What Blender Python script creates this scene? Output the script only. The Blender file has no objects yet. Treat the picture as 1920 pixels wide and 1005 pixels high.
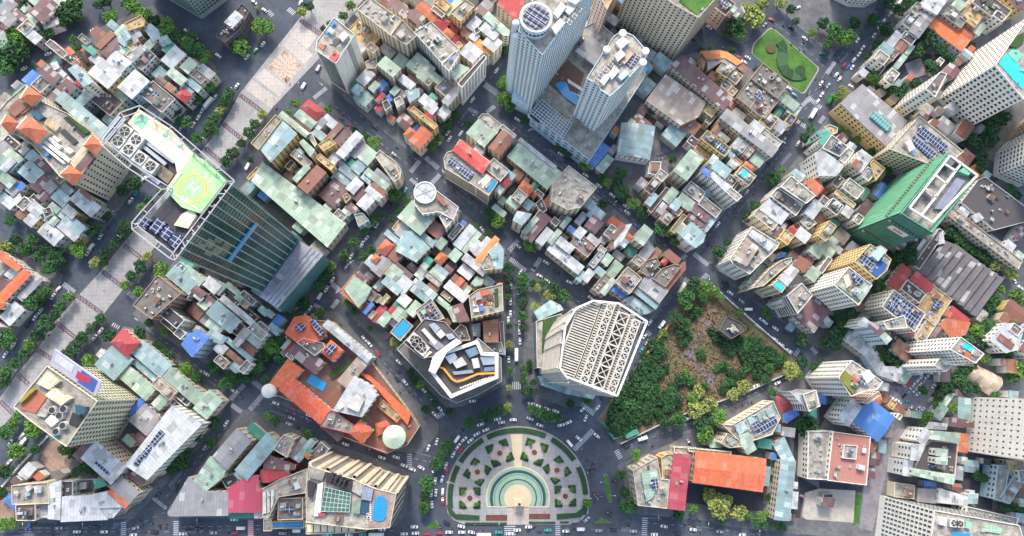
import bpy, math, random
from mathutils import Vector, Matrix, Quaternion
random.seed(7)
# ---------------------------------------------------------------- camera, sky, sun, exposure
F = 1300.0; CXP, CYP = 960.0, 502.5; H = 460.0
NAD = (890.0, 715.0)
scene = bpy.context.scene
COL = scene.collection
cam_d = bpy.data.cameras.new('camera'); cam = bpy.data.objects.new('camera', cam_d); COL.objects.link(cam)
cam_d.sensor_width = 36.0; cam_d.lens = F / 1920 * 36.0; cam_d.clip_start = 1; cam_d.clip_end = 6000
_n = Vector(((NAD[0]-CXP)/F, -(NAD[1]-CYP)/F, -1)).normalized()
Q = _n.rotation_difference(Vector((0, 0, -1))); RM = Q.to_matrix()
cam.location = (0, 0, H); cam.rotation_mode = 'QUATERNION'; cam.rotation_quaternion = Q
scene.camera = cam
SUN_EL, SUN_AZ = math.radians(42), math.radians(-7)      # light comes from the top of the picture
w = bpy.data.worlds.new('World'); scene.world = w; w.use_nodes = True
nt = w.node_tree; sky = nt.nodes.new('ShaderNodeTexSky'); sky.sky_type = 'NISHITA'; sky.sun_disc = False
sky.sun_elevation = SUN_EL; sky.sun_rotation = SUN_AZ; sky.air_density = 1.5; sky.dust_density = 4.0; sky.ozone_density = 1.0
nt.links.new(sky.outputs[0], nt.nodes['Background'].inputs[0]); nt.nodes['Background'].inputs[1].default_value = 0.15
sd = bpy.data.lights.new('sun', 'SUN'); sd.energy = 1.5; sd.angle = math.radians(10); sd.color = (1, .93, .84)
so = bpy.data.objects.new('sun', sd); COL.objects.link(so)
_s = Vector((math.sin(SUN_AZ)*math.cos(SUN_EL), math.cos(SUN_AZ)*math.cos(SUN_EL), math.sin(SUN_EL)))
so.rotation_mode = 'QUATERNION'; so.rotation_quaternion = _s.to_track_quat('Z', 'Y')
scene.view_settings.view_transform = 'Standard'; scene.view_settings.look = 'None'
scene.view_settings.exposure = 1.02; scene.view_settings.gamma = 1
try:
    scene.cycles.use_denoising = True; scene.cycles.max_bounces = 5; scene.cycles.diffuse_bounces = 3
except Exception: pass

# ---------------------------------------------------------------- pixels of the photograph -> points in the place
def un(x, y, z=0.0):
    d = RM @ Vector(((x-CXP)/F, -(y-CYP)/F, -1)); t = (z - H) / d.z
    return Vector((d.x*t, d.y*t, z))
def P(s, tile=None):
    o = []
    for t in s.split():
        a, b = t.split(','); a = float(a); b = float(b)
        o.append((tile[0]*384 + a/5, tile[1]*201 + b/5) if tile else (a, b))
    return o
def proj(p):
    v = RM.inverted() @ (Vector(p) - Vector((0, 0, H))); return (CXP - v.x/v.z*F, CYP + v.y/v.z*F)

# ---------------------------------------------------------------- materials
MATS = {}
def rgb(h):
    c = [int(h[i:i+2], 16)/255 for i in (0, 2, 4)]
    return tuple((x/12.92 if x <= .04045 else ((x+.055)/1.055)**2.4) for x in c) + (1,)
def mat(name, col, kind='plain', rough=.8, metal=0.0, var=.12, dirt=.35, dirtcol='4a4640', scale=.25):
    if name in MATS: return MATS[name]
    m = bpy.data.materials.new(name); MATS[name] = m; m.use_nodes = True
    n = m.node_tree.nodes; l = m.node_tree.links; b = n['Principled BSDF']
    b.inputs['Roughness'].default_value = rough; b.inputs['Metallic'].default_value = metal
    if kind == 'emit':
        b.inputs['Base Color'].default_value = (0, 0, 0, 1); b.inputs['Emission Color'].default_value = rgb(col); b.inputs['Emission Strength'].default_value = .7
        return m
    tc = n.new('ShaderNodeTexCoord'); oi = n.new('ShaderNodeObjectInfo')
    def mth(op, a, bb=None, cc=None):
        k = n.new('ShaderNodeMath'); k.operation = op
        for i, v in enumerate((a, bb, cc)):
            if v is None: continue
            if isinstance(v, (int, float)): k.inputs[i].default_value = v
            else: l.new(v, k.inputs[i])
        return k.outputs[0]
    def mix(f, a, bb):
        k = n.new('ShaderNodeMix'); k.data_type = 'RGBA'
        for s, v in ((k.inputs[0], f), (k.inputs[6], a), (k.inputs[7], bb)):
            if isinstance(v, (int, float, tuple)): s.default_value = v
            else: l.new(v, s)
        return k.outputs[2]
    # offset noise by the object's own random so that neighbours differ
    off = n.new('ShaderNodeVectorMath'); off.operation = 'ADD'; l.new(tc.outputs['Object'], off.inputs[0])
    cv = n.new('ShaderNodeCombineXYZ'); l.new(mth('MULTIPLY', oi.outputs['Random'], 300.0), cv.inputs[0]); l.new(cv.outputs[0], off.inputs[1])
    def noise(sc, det=4, vec=None, lo=.4, hi=.62):
        k = n.new('ShaderNodeTexNoise'); k.inputs['Scale'].default_value = sc; k.inputs['Detail'].default_value = det; k.inputs['Roughness'].default_value = .62
        l.new(vec or off.outputs[0], k.inputs['Vector'])
        mr = n.new('ShaderNodeMapRange'); mr.inputs[1].default_value = lo; mr.inputs[2].default_value = hi; l.new(k.outputs[0], mr.inputs[0]); return mr.outputs[0]
    base = rgb(col)
    hs = n.new('ShaderNodeHueSaturation'); hs.inputs['Color'].default_value = base
    l.new(mth('ADD', mth('MULTIPLY', oi.outputs['Random'], 2*var), 1-var), hs.inputs['Value'])
    l.new(mth('ADD', mth('MULTIPLY', mth('FRACT', mth('MULTIPLY', oi.outputs['Random'], 17.3)), .016), .492), hs.inputs['Hue'])
    c = hs.outputs[0]
    sep = n.new('ShaderNodeSeparateXYZ'); l.new(off.outputs[0], sep.inputs[0])
    if kind in ('metal', 'tile'):
        per = 1.9 if kind == 'metal' else 1.3
        ax = sep.outputs[0] if kind == 'metal' else sep.outputs[0]
        ph = mth('FRACT', mth('MULTIPLY', ax, 1/per))
        line = mth('LESS_THAN', ph, .26)
        cell = n.new('ShaderNodeTexWhiteNoise'); cell.noise_dimensions = '1D'; l.new(mth('FLOOR', mth('MULTIPLY', ax, .36)), cell.inputs[1])
        c = mix(mth('MULTIPLY', line, .30), c, tuple(v*.45 for v in base[:3]) + (1,))
        c = mix(mth('MULTIPLY', mth('POWER', cell.outputs[0], 2.0), .30), c, tuple(min(1, v*1.3+.05) for v in base[:3]) + (1,))
        # whole sheets replaced or weathered
        rowc = n.new('ShaderNodeTexWhiteNoise'); rowc.noise_dimensions = '2D'
        cc2 = n.new('ShaderNodeCombineXYZ'); l.new(mth('FLOOR', mth('MULTIPLY', sep.outputs[0], .31)), cc2.inputs[0]); l.new(mth('FLOOR', mth('MULTIPLY', sep.outputs[1], .21)), cc2.inputs[1]); l.new(cc2.outputs[0], rowc.inputs[0])
        kk = .25 if kind != 'metal' or max(base[:3]) > 2.6*min(base[:3]) else 1.0
        c = mix(mth('MULTIPLY', mth('GREATER_THAN', rowc.outputs[0], .8), .38*kk), c, rgb('6e6a66'))
        c = mix(mth('MULTIPLY', mth('LESS_THAN', rowc.outputs[0], .13), .42*kk), c, rgb('d8dcda'))
    if kind == 'wall':
        sv = n.new('ShaderNodeVectorMath'); sv.operation = 'MULTIPLY'; sv.inputs[1].default_value = (1, 1, .12); l.new(off.outputs[0], sv.inputs[0])
        c = mix(mth('MULTIPLY', noise(.5, 5, sv.outputs[0], .5, .7), dirt), c, rgb(dirtcol))
        fl = mth('LESS_THAN', mth('FRACT', mth('MULTIPLY', sep.outputs[2], 1/3.6)), .09)
        c = mix(mth('MULTIPLY', fl, .25), c, rgb('3c3a38'))
    else:
        c = mix(mth('MULTIPLY', noise(scale, 6), dirt), c, rgb(dirtcol))
        c = mix(mth('MULTIPLY', noise(scale*6, 4, None, .47, .66), min(.55, dirt*.95)), c, rgb(dirtcol))
    if kind == 'paver':
        fx = mth('LESS_THAN', mth('FRACT', mth('MULTIPLY', sep.outputs[0], 1/2.6)), .13); fy = mth('LESS_THAN', mth('FRACT', mth('MULTIPLY', sep.outputs[1], 1/2.6)), .13)
        c = mix(mth('MULTIPLY', mth('MAXIMUM', fx, fy), .22), c, rgb('5a585c'))
    if kind == 'grid':      # solar cells
        fx = mth('LESS_THAN', mth('FRACT', mth('MULTIPLY', sep.outputs[0], 1/2.1)), .16); fy = mth('LESS_THAN', mth('FRACT', mth('MULTIPLY', sep.outputs[1], 1/3.2)), .12)
        c = mix(mth('MULTIPLY', mth('MAXIMUM', fx, fy), .75), c, rgb('b9c0c8'))
    if kind == 'leaf':
        geo = n.new('ShaderNodeNewGeometry')
        c = mix(mth('MULTIPLY', geo.outputs['Random Per Island'], .55), c, tuple(v*.30 for v in base[:3]) + (1,))
        c = mix(mth('MULTIPLY', mth('GREATER_THAN', geo.outputs['Random Per Island'], .8), .35), c, tuple(min(1, v*1.9+.02) for v in base[:3]) + (1,))
    l.new(c, b.inputs['Base Color'])
    if kind == 'asphalt': b.inputs['Specular IOR Level'].default_value = .3
    return m

ROOF = {  # letter: (material name, colour, kind, phrase)
 'w': ('white_metal_roof', 'b3b9c0', 'metal', 'white metal-roofed'), 'g': ('grey_metal_roof', '8a8c93', 'metal', 'grey metal-roofed'),
 'b': ('pale_blue_metal_roof', '86a6ad', 'metal', 'pale blue metal-roofed'), 't': ('pale_green_metal_roof', '93ae9f', 'metal', 'pale green metal-roofed'),
 'm': ('maroon_metal_roof', '63404a', 'metal', 'maroon metal-roofed'), 'n': ('rusty_metal_roof', '80503f', 'metal', 'rust brown roofed'),
 'r': ('red_roof', 'a8434a', 'tile', 'red-roofed'), 'o': ('orange_tile_roof', 'b8694a', 'tile', 'orange tile-roofed'),
 'O': ('bright_orange_roof', 'e0823c', 'metal', 'bright orange roofed'), 'u': ('bright_blue_roof', '3a78c6', 'metal', 'bright blue roofed'),
 'e': ('emerald_roof', '2f8f7c', 'metal', 'emerald green roofed'), 'X': ('scarlet_roof', 'd03a40', 'metal', 'scarlet roofed'),
 'R': ('red_orange_tile_roof', 'd8704a', 'tile', 'red-orange tiled'),
 'C': ('crimson_roof', 'b23a58', 'metal', 'crimson roofed'),
 'c': ('pale_terrace', 'aaa69e', 'conc', 'pale concrete terraced'), 'G': ('stained_terrace', '807a78', 'conc', 'stained grey flat-roofed'),
 'k': ('dark_terrace', '4b4750', 'conc', 'dark flat-roofed'), 'y': ('tan_terrace', 'c9ab7c', 'conc', 'tan flat-roofed'),
 'q': ('brick_terrace', 'ad7264', 'conc', 'brick-paved'),
 'T': ('taupe_roof', 'a09288', 'metal', 'taupe hip-roofed'), 's': ('pale_terrace', 'b9b3a9', 'conc', 'solar-panelled flat-roofed'),
}
def rmat(c):
    nme, col, kind, _ = ROOF[c]
    if kind == 'metal': return mat(nme, col, 'metal', .55, 0, .16, .26, '6b6059')
    if kind == 'tile': return mat(nme, col, 'tile', .8, 0, .08, .34, '6e3a30', .6)
    if c == 'q': return mat(nme, col, 'paver', .9, 0, .05, .35, '8a8480', .2)
    return mat(nme, col, 'plain', .9, 0, .16, .62, '56524e', .22)
WALL = {'w': 'd9d9d6', 'c': 'd3c8b4', 'y': 'd8bd84', 'p': 'd2b4a6', 'g': 'a9a9a8', 'b': 'a9c4d2', 'k': '6d6a68', 'n': 'a58f7c', 'W': 'e8e6e0', 'C': 'bcd8e8', 'B': 'd6e5ef', 'r': 'b8606a', 'o': 'cc8058'}
def wmat(c): return mat('painted_wall_' + {'w': 'white', 'c': 'cream', 'y': 'yellow', 'p': 'pink', 'g': 'grey', 'b': 'pale_blue', 'k': 'dark', 'n': 'brown', 'W': 'bright_white', 'C': 'sky_blue', 'B': 'light_blue', 'r': 'rose', 'o': 'apricot'}[c], WALL[c], 'wall', .8, 0, .1, .28)
GLASS = mat('window_glass', '46505c', 'plain', .2, 0, .45, .1, '20262c')
GREENGLASS = mat('green_glass', '2c5654', 'plain', .1, 0, .1, .6, '5a8474', .07)
BLUEGLASS = mat('blue_glass', '33566e', 'plain', .15, 0, .15, .2, '16242e')
STEEL = mat('stainless_steel', 'b4bcc4', 'plain', .3, .6, .1, .2)
ACM = mat('appliance_enamel', 'cfd0cc', 'plain', .5, 0, .12, .3)
DARK = mat('dark_metal', '2b2c31', 'plain', .5, 0, .1, .2)
SOLAR = mat('solar_cells', '2a3458', 'grid', .25, 0, .08, .05, '101018')
POOL = mat('pool_water', '2b8fc8', 'plain', .08, 0, .03, .15, '1f6fb0')
POOLT = mat('turquoise_pool_water', '35b6c6', 'plain', .08, 0, .03, .1, '2a98b0')
WHITE = mat('white_paint', 'e4e4e0', 'plain', .6, 0, .05, .25, '8c8a86')
STONE = mat('pale_stone', 'b2aba4', 'plain', .8, 0, .04, .3, '77706a')
LAWN = mat('lawn', '4f7a34', 'plain', .95, 0, .08, .55, '2a4a22', .12)
GARDEN = mat('planted_bed', '3d5f30', 'leaf', .9, 0, .1, .5, '1d3420', .4)

# ---------------------------------------------------------------- meshes and objects
def link(name, me, parent=None):
    o = bpy.data.objects.new(name, me); COL.objects.link(o)
    if parent is not None: o.parent = parent
    return o
def mesh(name, verts, faces, mats, idx=None, smooth=False):
    me = bpy.data.meshes.new(name); me.from_pydata([tuple(v) for v in verts], [], faces)
    for m in (mats if isinstance(mats, (list, tuple)) else [mats]): me.materials.append(m)
    if idx: me.polygons.foreach_set('material_index', idx)
    if smooth: me.polygons.foreach_set('use_smooth', [True]*len(me.polygons))
    me.update(); return me
def area2(p): return sum(p[i][0]*p[(i+1) % len(p)][1] - p[(i+1) % len(p)][0]*p[i][1] for i in range(len(p)))
def ccw(p): return list(p) if area2(p) > 0 else list(reversed(p))
def inset(p, d):
    n = len(p); o = []
    for i in range(n):
        a, b, c = Vector(p[i-1][:2]), Vector(p[i][:2]), Vector(p[(i+1) % n][:2])
        e1 = (b-a).normalized(); e2 = (c-b).normalized()
        n1 = Vector((-e1.y, e1.x)); n2 = Vector((-e2.y, e2.x)); m = n1+n2
        if m.length < .2: m = n1*1.0; k = d
        else: m.normalize(); k = d/max(.45, m.dot(n1))
        q = b + m*k; o.append((q.x, q.y))
    return o
def inside(p, x, y):
    r = False; n = len(p)
    for i in range(n):
        x1, y1 = p[i][:2]; x2, y2 = p[(i+1) % n][:2]
        if (y1 > y) != (y2 > y) and x < (x2-x1)*(y-y1)/(y2-y1)+x1: r = not r
    return r
def prism_geo(p, z0, z1, z1s=None):
    n = len(p); v = [(a[0], a[1], z0) for a in p] + [(a[0], a[1], z1 if z1s is None else z1s[i]) for i, a in enumerate(p)]
    f = [tuple(range(n, 2*n)), tuple(reversed(range(n)))] + [(i, (i+1) % n, n+(i+1) % n, n+i) for i in range(n)]
    return v, f
class Geo:
    def __init__(s): s.v = []; s.f = []; s.i = []
    def add(s, vf, k=0):
        v, f = vf; o = len(s.v); s.v += [tuple(a) for a in v]; s.f += [tuple(o+j for j in q) for q in f]; s.i += [k]*len(f); return s
    def box(s, x0, x1, y0, y1, z0, z1, k=0): return s.add(prism_geo([(x0, y0), (x1, y0), (x1, y1), (x0, y1)], z0, z1), k)
    def bar(s, a, b, r, k=0, up=None):      # square bar between two points
        a = Vector(a); b = Vector(b); d = (b-a).normalized(); u = d.cross(Vector((0, 0, 1)) if abs(d.z) < .9 else Vector((1, 0, 0))).normalized(); t = d.cross(u)
        q = [u*r+t*r, -u*r+t*r, -u*r-t*r, u*r-t*r]; v = [a+x for x in q] + [b+x for x in q]
        return s.add((v, [(3, 2, 1, 0), (4, 5, 6, 7)] + [(i, (i+1) % 4, 4+(i+1) % 4, 4+i) for i in range(4)]), k)
    def cyl(s, c, r0, r1, z0, z1, n=12, k=0):
        v = [(c[0]+r0*math.cos(2*math.pi*i/n), c[1]+r0*math.sin(2*math.pi*i/n), z0) for i in range(n)] + [(c[0]+r1*math.cos(2*math.pi*i/n), c[1]+r1*math.sin(2*math.pi*i/n), z1) for i in range(n)]
        return s.add((v, [tuple(range(n, 2*n)), tuple(reversed(range(n)))] + [(i, (i+1) % n, n+(i+1) % n, n+i) for i in range(n)]), k)
    def dome(s, c, r, z0, hh, n=16, m=5, k=0):
        v = []; f = []
        for j in range(m):
            a = j/m*math.pi/2
            v += [(c[0]+r*math.cos(a)*math.cos(2*math.pi*i/n), c[1]+r*math.cos(a)*math.sin(2*math.pi*i/n), z0+hh*math.sin(a)) for i in range(n)]
        v.append((c[0], c[1], z0+hh))
        for j in range(m-1): f += [(j*n+i, j*n+(i+1) % n, (j+1)*n+(i+1) % n, (j+1)*n+i) for i in range(n)]
        f += [((m-1)*n+i, (m-1)*n+(i+1) % n, m*n) for i in range(n)]; f.append(tuple(reversed(range(n))))
        return s.add((v, f), k)
    def obj(s, name, mats, parent=None, smooth=False): return link(name, mesh(name, s.v, s.f, mats, s.i, smooth), parent)
def circ(c, r, n=28): return [(c[0]+r*math.cos(2*math.pi*i/n), c[1]+r*math.sin(2*math.pi*i/n)) for i in range(n)]
UNITBOX = {}
def unitbox(m, name='window'):
    k = (m.name, name)
    if k not in UNITBOX:
        v, f = prism_geo([(-.5, -.5), (.5, -.5), (.5, .5), (-.5, .5)], -.5, .5); UNITBOX[k] = mesh(name, v, f, m)
    return UNITBOX[k]

# ---------------------------------------------------------------- labels: every thing says which one it is
LM = []          # (x, y, phrase) well-known places of the photograph
ITEMS = []       # (object, description, px, group)
def tag(o, label, cat, group=None):
    o['label'] = label; o['category'] = cat
    if group: o['group'] = group
    return o
def later(o, desc, cat, px, group=None):
    ITEMS.append((o, desc, px)); o['category'] = cat
    if group: o['group'] = group
ORD = ['leftmost', 'second from left', 'third from left', 'fourth from left', 'fifth from left', 'sixth from left', 'seventh from left', 'eighth from left', 'ninth from left', 'tenth from left'] + ['%s from left' % t for t in 'eleventh twelfth thirteenth fourteenth fifteenth sixteenth seventeenth eighteenth nineteenth twentieth'.split()]
def settle_labels():
    g = {}
    for o, d, px in ITEMS:
        L = min(LM, key=lambda q: (q[0]-px[0])**2 + (q[1]-px[1])**2)
        dx, dy = px[0]-L[0], px[1]-L[1]
        if abs(dx) > 2.2*abs(dy): rel = 'left of' if dx < 0 else 'right of'
        elif abs(dy) > 2.2*abs(dx): rel = 'above' if dy < 0 else 'below'
        else: rel = ('upper' if dy < 0 else 'lower') + (' left of' if dx < 0 else ' right of')
        g.setdefault((d, rel, L[2]), []).append((px[0], px[1], o))
    for (d, rel, ph), lst in g.items():
        lst.sort(key=lambda q: (q[0], q[1]))
        for i, (x, y, o) in enumerate(lst):
            base = '%s %s %s' % (d, rel, ph)
            if len(lst) == 1: o['label'] = base
            elif i == len(lst)-1: o['label'] = base + ', rightmost' + (' of several' if len(lst) > 2 else ' of two')
            else: o['label'] = base + ', ' + (ORD[i] if i < len(ORD) else 'number %d from left' % (i+1))
            while len(o['label'].split()) > 16:
                q = o['label'].split(); q.pop(next((k for k, t in enumerate(q) if t in ('roofed', 'metal-roofed', 'leafy', 'pale', 'small', 'with', 'narrow', 'large', 'the')), 1)); o['label'] = ' '.join(q)

# ---------------------------------------------------------------- a building
FOOT = []
class Frame:
    """an Empty at the building's base; child meshes are given in world coordinates and stored in its frame"""
    def __init__(s, name, wp, kind=None):
        c = Vector((sum(p[0] for p in wp)/len(wp), sum(p[1] for p in wp)/len(wp)))
        k = max(range(len(wp)), key=lambda i: (Vector(wp[i][:2])-Vector(wp[(i+1) % len(wp)][:2])).length)
        e = Vector(wp[(k+1) % len(wp)][:2]) - Vector(wp[k][:2]); s.a = math.atan2(e.y, e.x); s.c = c
        FOOT.append([tuple(q[:2]) for q in wp])
        s.o = bpy.data.objects.new(name, None); COL.objects.link(s.o); s.o.location = (c.x, c.y, 0); s.o.rotation_euler = (0, 0, s.a)
        s.o.empty_display_size = 2
    def loc(s, p):
        d = Vector((p[0]-s.c.x, p[1]-s.c.y)); ca, sa = math.cos(-s.a), math.sin(-s.a)
        return (d.x*ca - d.y*sa, d.x*sa + d.y*ca) + ((p[2],) if len(p) > 2 else ())
    def L(s, pts): return [s.loc(p) for p in pts]
    def prism(s, name, px, z0, z1, m, parent=None):         # px polygon as seen at height z1
        p = ccw([s.loc(un(x, y, z1))[:2] for x, y in px]); v, f = prism_geo(p, z0, z1)
        return link(name, mesh(name, v, f, m), parent or s.o)
    def box(s, name, lx, ly, sx, sy, z0, z1, m, parent=None):
        g = Geo().box(lx-sx/2, lx+sx/2, ly-sy/2, ly+sy/2, z0, z1); return g.obj(name, m, parent or s.o)

def gable_geo(q, z, rise, hip=0.0, over=.35):
    q = ccw(q)
    if (Vector(q[0])-Vector(q[1])).length < (Vector(q[1])-Vector(q[2])).length: q = q[1:]+q[:1]
    q = inset(q, -over); a, b, c, d = [Vector(x) for x in q]
    m1 = (a+d)/2; m2 = (b+c)/2
    if hip: t = m2-m1; h = min(.5*t.length-.01, hip); t.normalize(); m1 = m1+t*h; m2 = m2-t*h
    v = [(p.x, p.y, z-.25) for p in (a, b, c, d)] + [(p.x, p.y, z) for p in (a, b, c, d)] + [(m1.x, m1.y, z+rise), (m2.x, m2.y, z+rise)]
    f = [(3, 2, 1, 0), (0, 1, 5, 4), (1, 2, 6, 5), (2, 3, 7, 6), (3, 0, 4, 7), (4, 5, 9, 8), (6, 7, 8, 9), (5, 6, 9), (7, 4, 8)]
    return v, f
def mono_geo(q, z, rise, over=.3, flip=False):
    q = ccw(q)
    if (Vector(q[0])-Vector(q[1])).length < (Vector(q[1])-Vector(q[2])).length: q = q[1:]+q[:1]
    if flip: q = q[2:]+q[:2]
    q = inset(q, -over); return prism_geo(q, z-.25, z, [z, z, z+rise, z+rise])
def parapet_geo(p, z0, zt, zd, th=.3):
    n = len(p); q = inset(p, th)
    v = [(a[0], a[1], z0) for a in p] + [(a[0], a[1], zt) for a in p] + [(a[0], a[1], zt) for a in q] + [(a[0], a[1], zd) for a in q]
    f = []
    for i in range(n):
        j = (i+1) % n
        f += [(i, j, n+j, n+i), (n+i, n+j, 2*n+j, 2*n+i), (2*n+i, 2*n+j, 3*n+j, 3*n+i)]
    f.append(tuple(3*n+i for i in range(n)))
    return v, f

def windows(fr, wp, h, fl=3.6, bay=3.4, ww=1.5, wh=1.7, m=GLASS, z0=4.5, top=1.2, style='w', both=False, cap=100, name='window', skip=()):
    """windows on the fronts that can be seen, each its own object (the top 100), the rest one part"""
    n = len(wp); items = []
    for i in range(n):
        if i in skip: continue
        a, b = Vector(wp[i][:2]), Vector(wp[(i+1) % n][:2]); e = b-a; L = e.length
        if L < 2.4: continue
        e.normalize(); nn = Vector((e.y, -e.x)); mid = (a+b)/2
        if not both and nn.dot(-mid) <= .06*mid.length: continue
        nb = max(1, int((L-.6)/bay)); nf = max(0, int((h-z0-top+ (fl-wh))/fl))
        ang = math.atan2(e.y, e.x) - fr.a
        for k in range(nf):
            z = h-top-wh/2-k*fl
            if style == 'strip':
                c = mid + nn*.03; items.append((z, c, L-.9, wh, ang))
            elif style == 'fin':
                if k == 0:
                    for j in range(nb):
                        c = a + e*((j+.5)*L/nb) + nn*.04; items.append(((h+z0)/2, c, ww, h-top-z0, ang))
            else:
                for j in range(nb):
                    c = a + e*((j+.5)*L/nb) + nn*.03; items.append((z, c, ww, wh, ang))
    items.sort(key=lambda t: -t[0]); me = unitbox(m, name)
    for z, c, sw, sh, ang in items[:cap]:
        o = link(name, me, fr.o); lx, ly = fr.loc((c.x, c.y)); o.location = (lx, ly, z); o.rotation_euler = (0, 0, ang); o.scale = (sw, .16, sh)
    if len(items) > cap:
        g = Geo()
        for z, c, sw, sh, ang in items[cap:]:
            lx, ly = fr.loc((c.x, c.y)); ca, sa = math.cos(ang), math.sin(ang)
            q = [(lx+x*ca-y*sa, ly+x*sa+y*ca) for x, y in ((-sw/2, -.08), (sw/2, -.08), (sw/2, .08), (-sw/2, .08))]
            g.add(prism_geo(q, z-sh/2, z+sh/2))
        o = g.obj(name, m, fr.o); o['kind'] = 'stuff'
    return items

ACMESH = TANKMESH = TANKV = None
def clutter_meshes():
    global ACMESH, TANKMESH, TANKV
    g = Geo().box(-.7, .7, -.5, .5, 0, 1.0); g.cyl((0, 0), .38, .38, 1.0, 1.04, 10, 1); ACMESH = mesh('air_conditioner', g.v, g.f, [ACM, DARK], g.i)
    g = Geo()
    n = 12
    v = [(x, .65*math.cos(2*math.pi*i/n), 1.1+.65*math.sin(2*math.pi*i/n)) for x in (-1, 1) for i in range(n)]
    g.add((v, [tuple(reversed(range(n))), tuple(range(n, 2*n))] + [(i, (i+1) % n, n+(i+1) % n, n+i) for i in range(n)]))
    for x in (-.7, .7): g.box(x-.08, x+.08, -.5, .5, 0, .6, 1)
    TANKMESH = mesh('water_tank', g.v, g.f, [STEEL, DARK], g.i)
    g = Geo().cyl((0, 0), .8, .8, .3, 1.9, 12); g.dome((0, 0), .8, 1.9, .3, 12, 3); g.box(-.6, .6, -.6, .6, 0, .3, 1); TANKV = mesh('water_tank', g.v, g.f, [STEEL, DARK], g.i)
clutter_meshes()
R = random.Random(11)
def put(me, name, parent, x, y, z, a=0, s=1):
    o = link(name, me, parent); o.location = (x, y, z); o.rotation_euler = (0, 0, a); o.scale = (s, s, s); return o
def clutter(fr, poly, z, amount, wallm, roofm):
    """roof fittings at random places of a flat roof"""
    q = inset(poly, 1.2); A = abs(area2(poly))/2
    xs = [p[0] for p in q]; ys = [p[1] for p in q]
    def spot(mr=0):
        for _ in range(14):
            x, y = R.uniform(min(xs), max(xs)), R.uniform(min(ys), max(ys))
            if inside(q, x, y) and all(inside(q, x+dx, y+dy) for dx in (-mr, mr) for dy in (-mr, mr)): return x, y
        return None
    if A > 55 and R.random() < .85:
        p = spot(1.9)
        if p:
            sx, sy, hh = R.uniform(2.6, 4.2), R.uniform(2.6, 4.0), R.uniform(2.2, 3.0)
            b = fr.box('stair_house', p[0], p[1], sx, sy, z, z+hh, wallm)
            fr.box('roof', p[0], p[1], sx+.5, sy+.5, z+hh, z+hh+.25, R.choice([roofm, rmat('w'), rmat('n'), rmat('g'), rmat('c')]), b)
            if R.random() < .5: put(TANKMESH, 'water_tank', fr.o, p[0], p[1], z+hh+.25, R.choice([0, 1.57]))
    n = min(14, int(A*amount/24 + R.random()))
    for _ in range(n):
        p = spot(.6)
        if not p: continue
        k = R.random()
        if k < .62: put(ACMESH, 'air_conditioner', fr.o, p[0], p[1], z, R.choice([0, 1.57]), R.uniform(.8, 1.3))
        elif k < .8: put(TANKV if R.random() < .5 else TANKMESH, 'water_tank', fr.o, p[0], p[1], z, R.choice([0, 1.57]), R.uniform(.8, 1.15))
        else:
            sx, sy = R.uniform(1.6, 3.4), R.uniform(1.4, 3)
            if all(inside(q, p[0]+dx, p[1]+dy) for dx in (-sx/2, sx/2) for dy in (-sy/2, sy/2)):
                fr.box('canopy', p[0], p[1], sx, sy, z+1.9, z+2.05, rmat(R.choice('wgtbmnuk')))

def building(px, h, roof='c', wall='c', name='house', shape=None, win=None, parapet=1.0, clut=1.0, rise=None, cat='house', label=None, desc=None, group=None, wpoly=None):
    wp = ccw(wpoly if wpoly else [tuple(un(x, y, h)[:2]) for x, y in px]); fr = Frame(name, wp); lp = fr.L(wp)
    kind = ROOF[roof][2]; rm = rmat(roof); wm = wmat(wall)
    if shape is None:
        if kind == 'conc': shape = 'flat'
        elif len(px) == 4: shape = 'hip' if kind == 'tile' else R.choice(['gable', 'mono', 'mono'])
        else: shape = 'slab'
    w = min((Vector(lp[i])-Vector(lp[(i+1) % len(lp)])).length for i in range(len(lp)))
    if shape == 'flat':
        v, f = parapet_geo(lp, 0, h, h-parapet); link('wall', mesh('wall', v, f, wm), fr.o)
        q = inset(lp, .3); v, f = prism_geo(q, h-parapet+.02, h-parapet+.12); link('roof', mesh('roof', v, f, rm), fr.o)
        if clut: clutter(fr, lp, h-parapet+.12, clut, wm, rm)
    else:
        v, f = prism_geo(lp, 0, h-.3); link('wall', mesh('wall', v, f, wm), fr.o)
        if shape == 'gable': v, f = gable_geo(lp, h-.03, rise if rise else w*.075)
        elif shape == 'hip': v, f = gable_geo(lp, h-.03, rise if rise else w*.28, hip=w*.5)
        elif shape == 'mono': v, f = mono_geo(lp, h-.03, rise if rise else min(.8, w*.045), flip=R.random() < .5)
        else: v, f = prism_geo(inset(lp, -.3), h-.28, h)
        link('roof', mesh('roof', v, f, rm), fr.o)
    if win is not False: windows(fr, wp, h-.3, **(win or {}))
    cpx = (sum(p[0] for p in px)/len(px), sum(p[1] for p in px)/len(px))
    if label: tag(fr.o, label, cat, group)
    elif desc: later(fr.o, desc, cat, cpx, group)
    fr.h = h; fr.wp = wp; fr.lp = lp
    return fr
_e = un(1240, 475) - un(950, 245); THETA = math.atan2(_e.y, _e.x)
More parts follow.
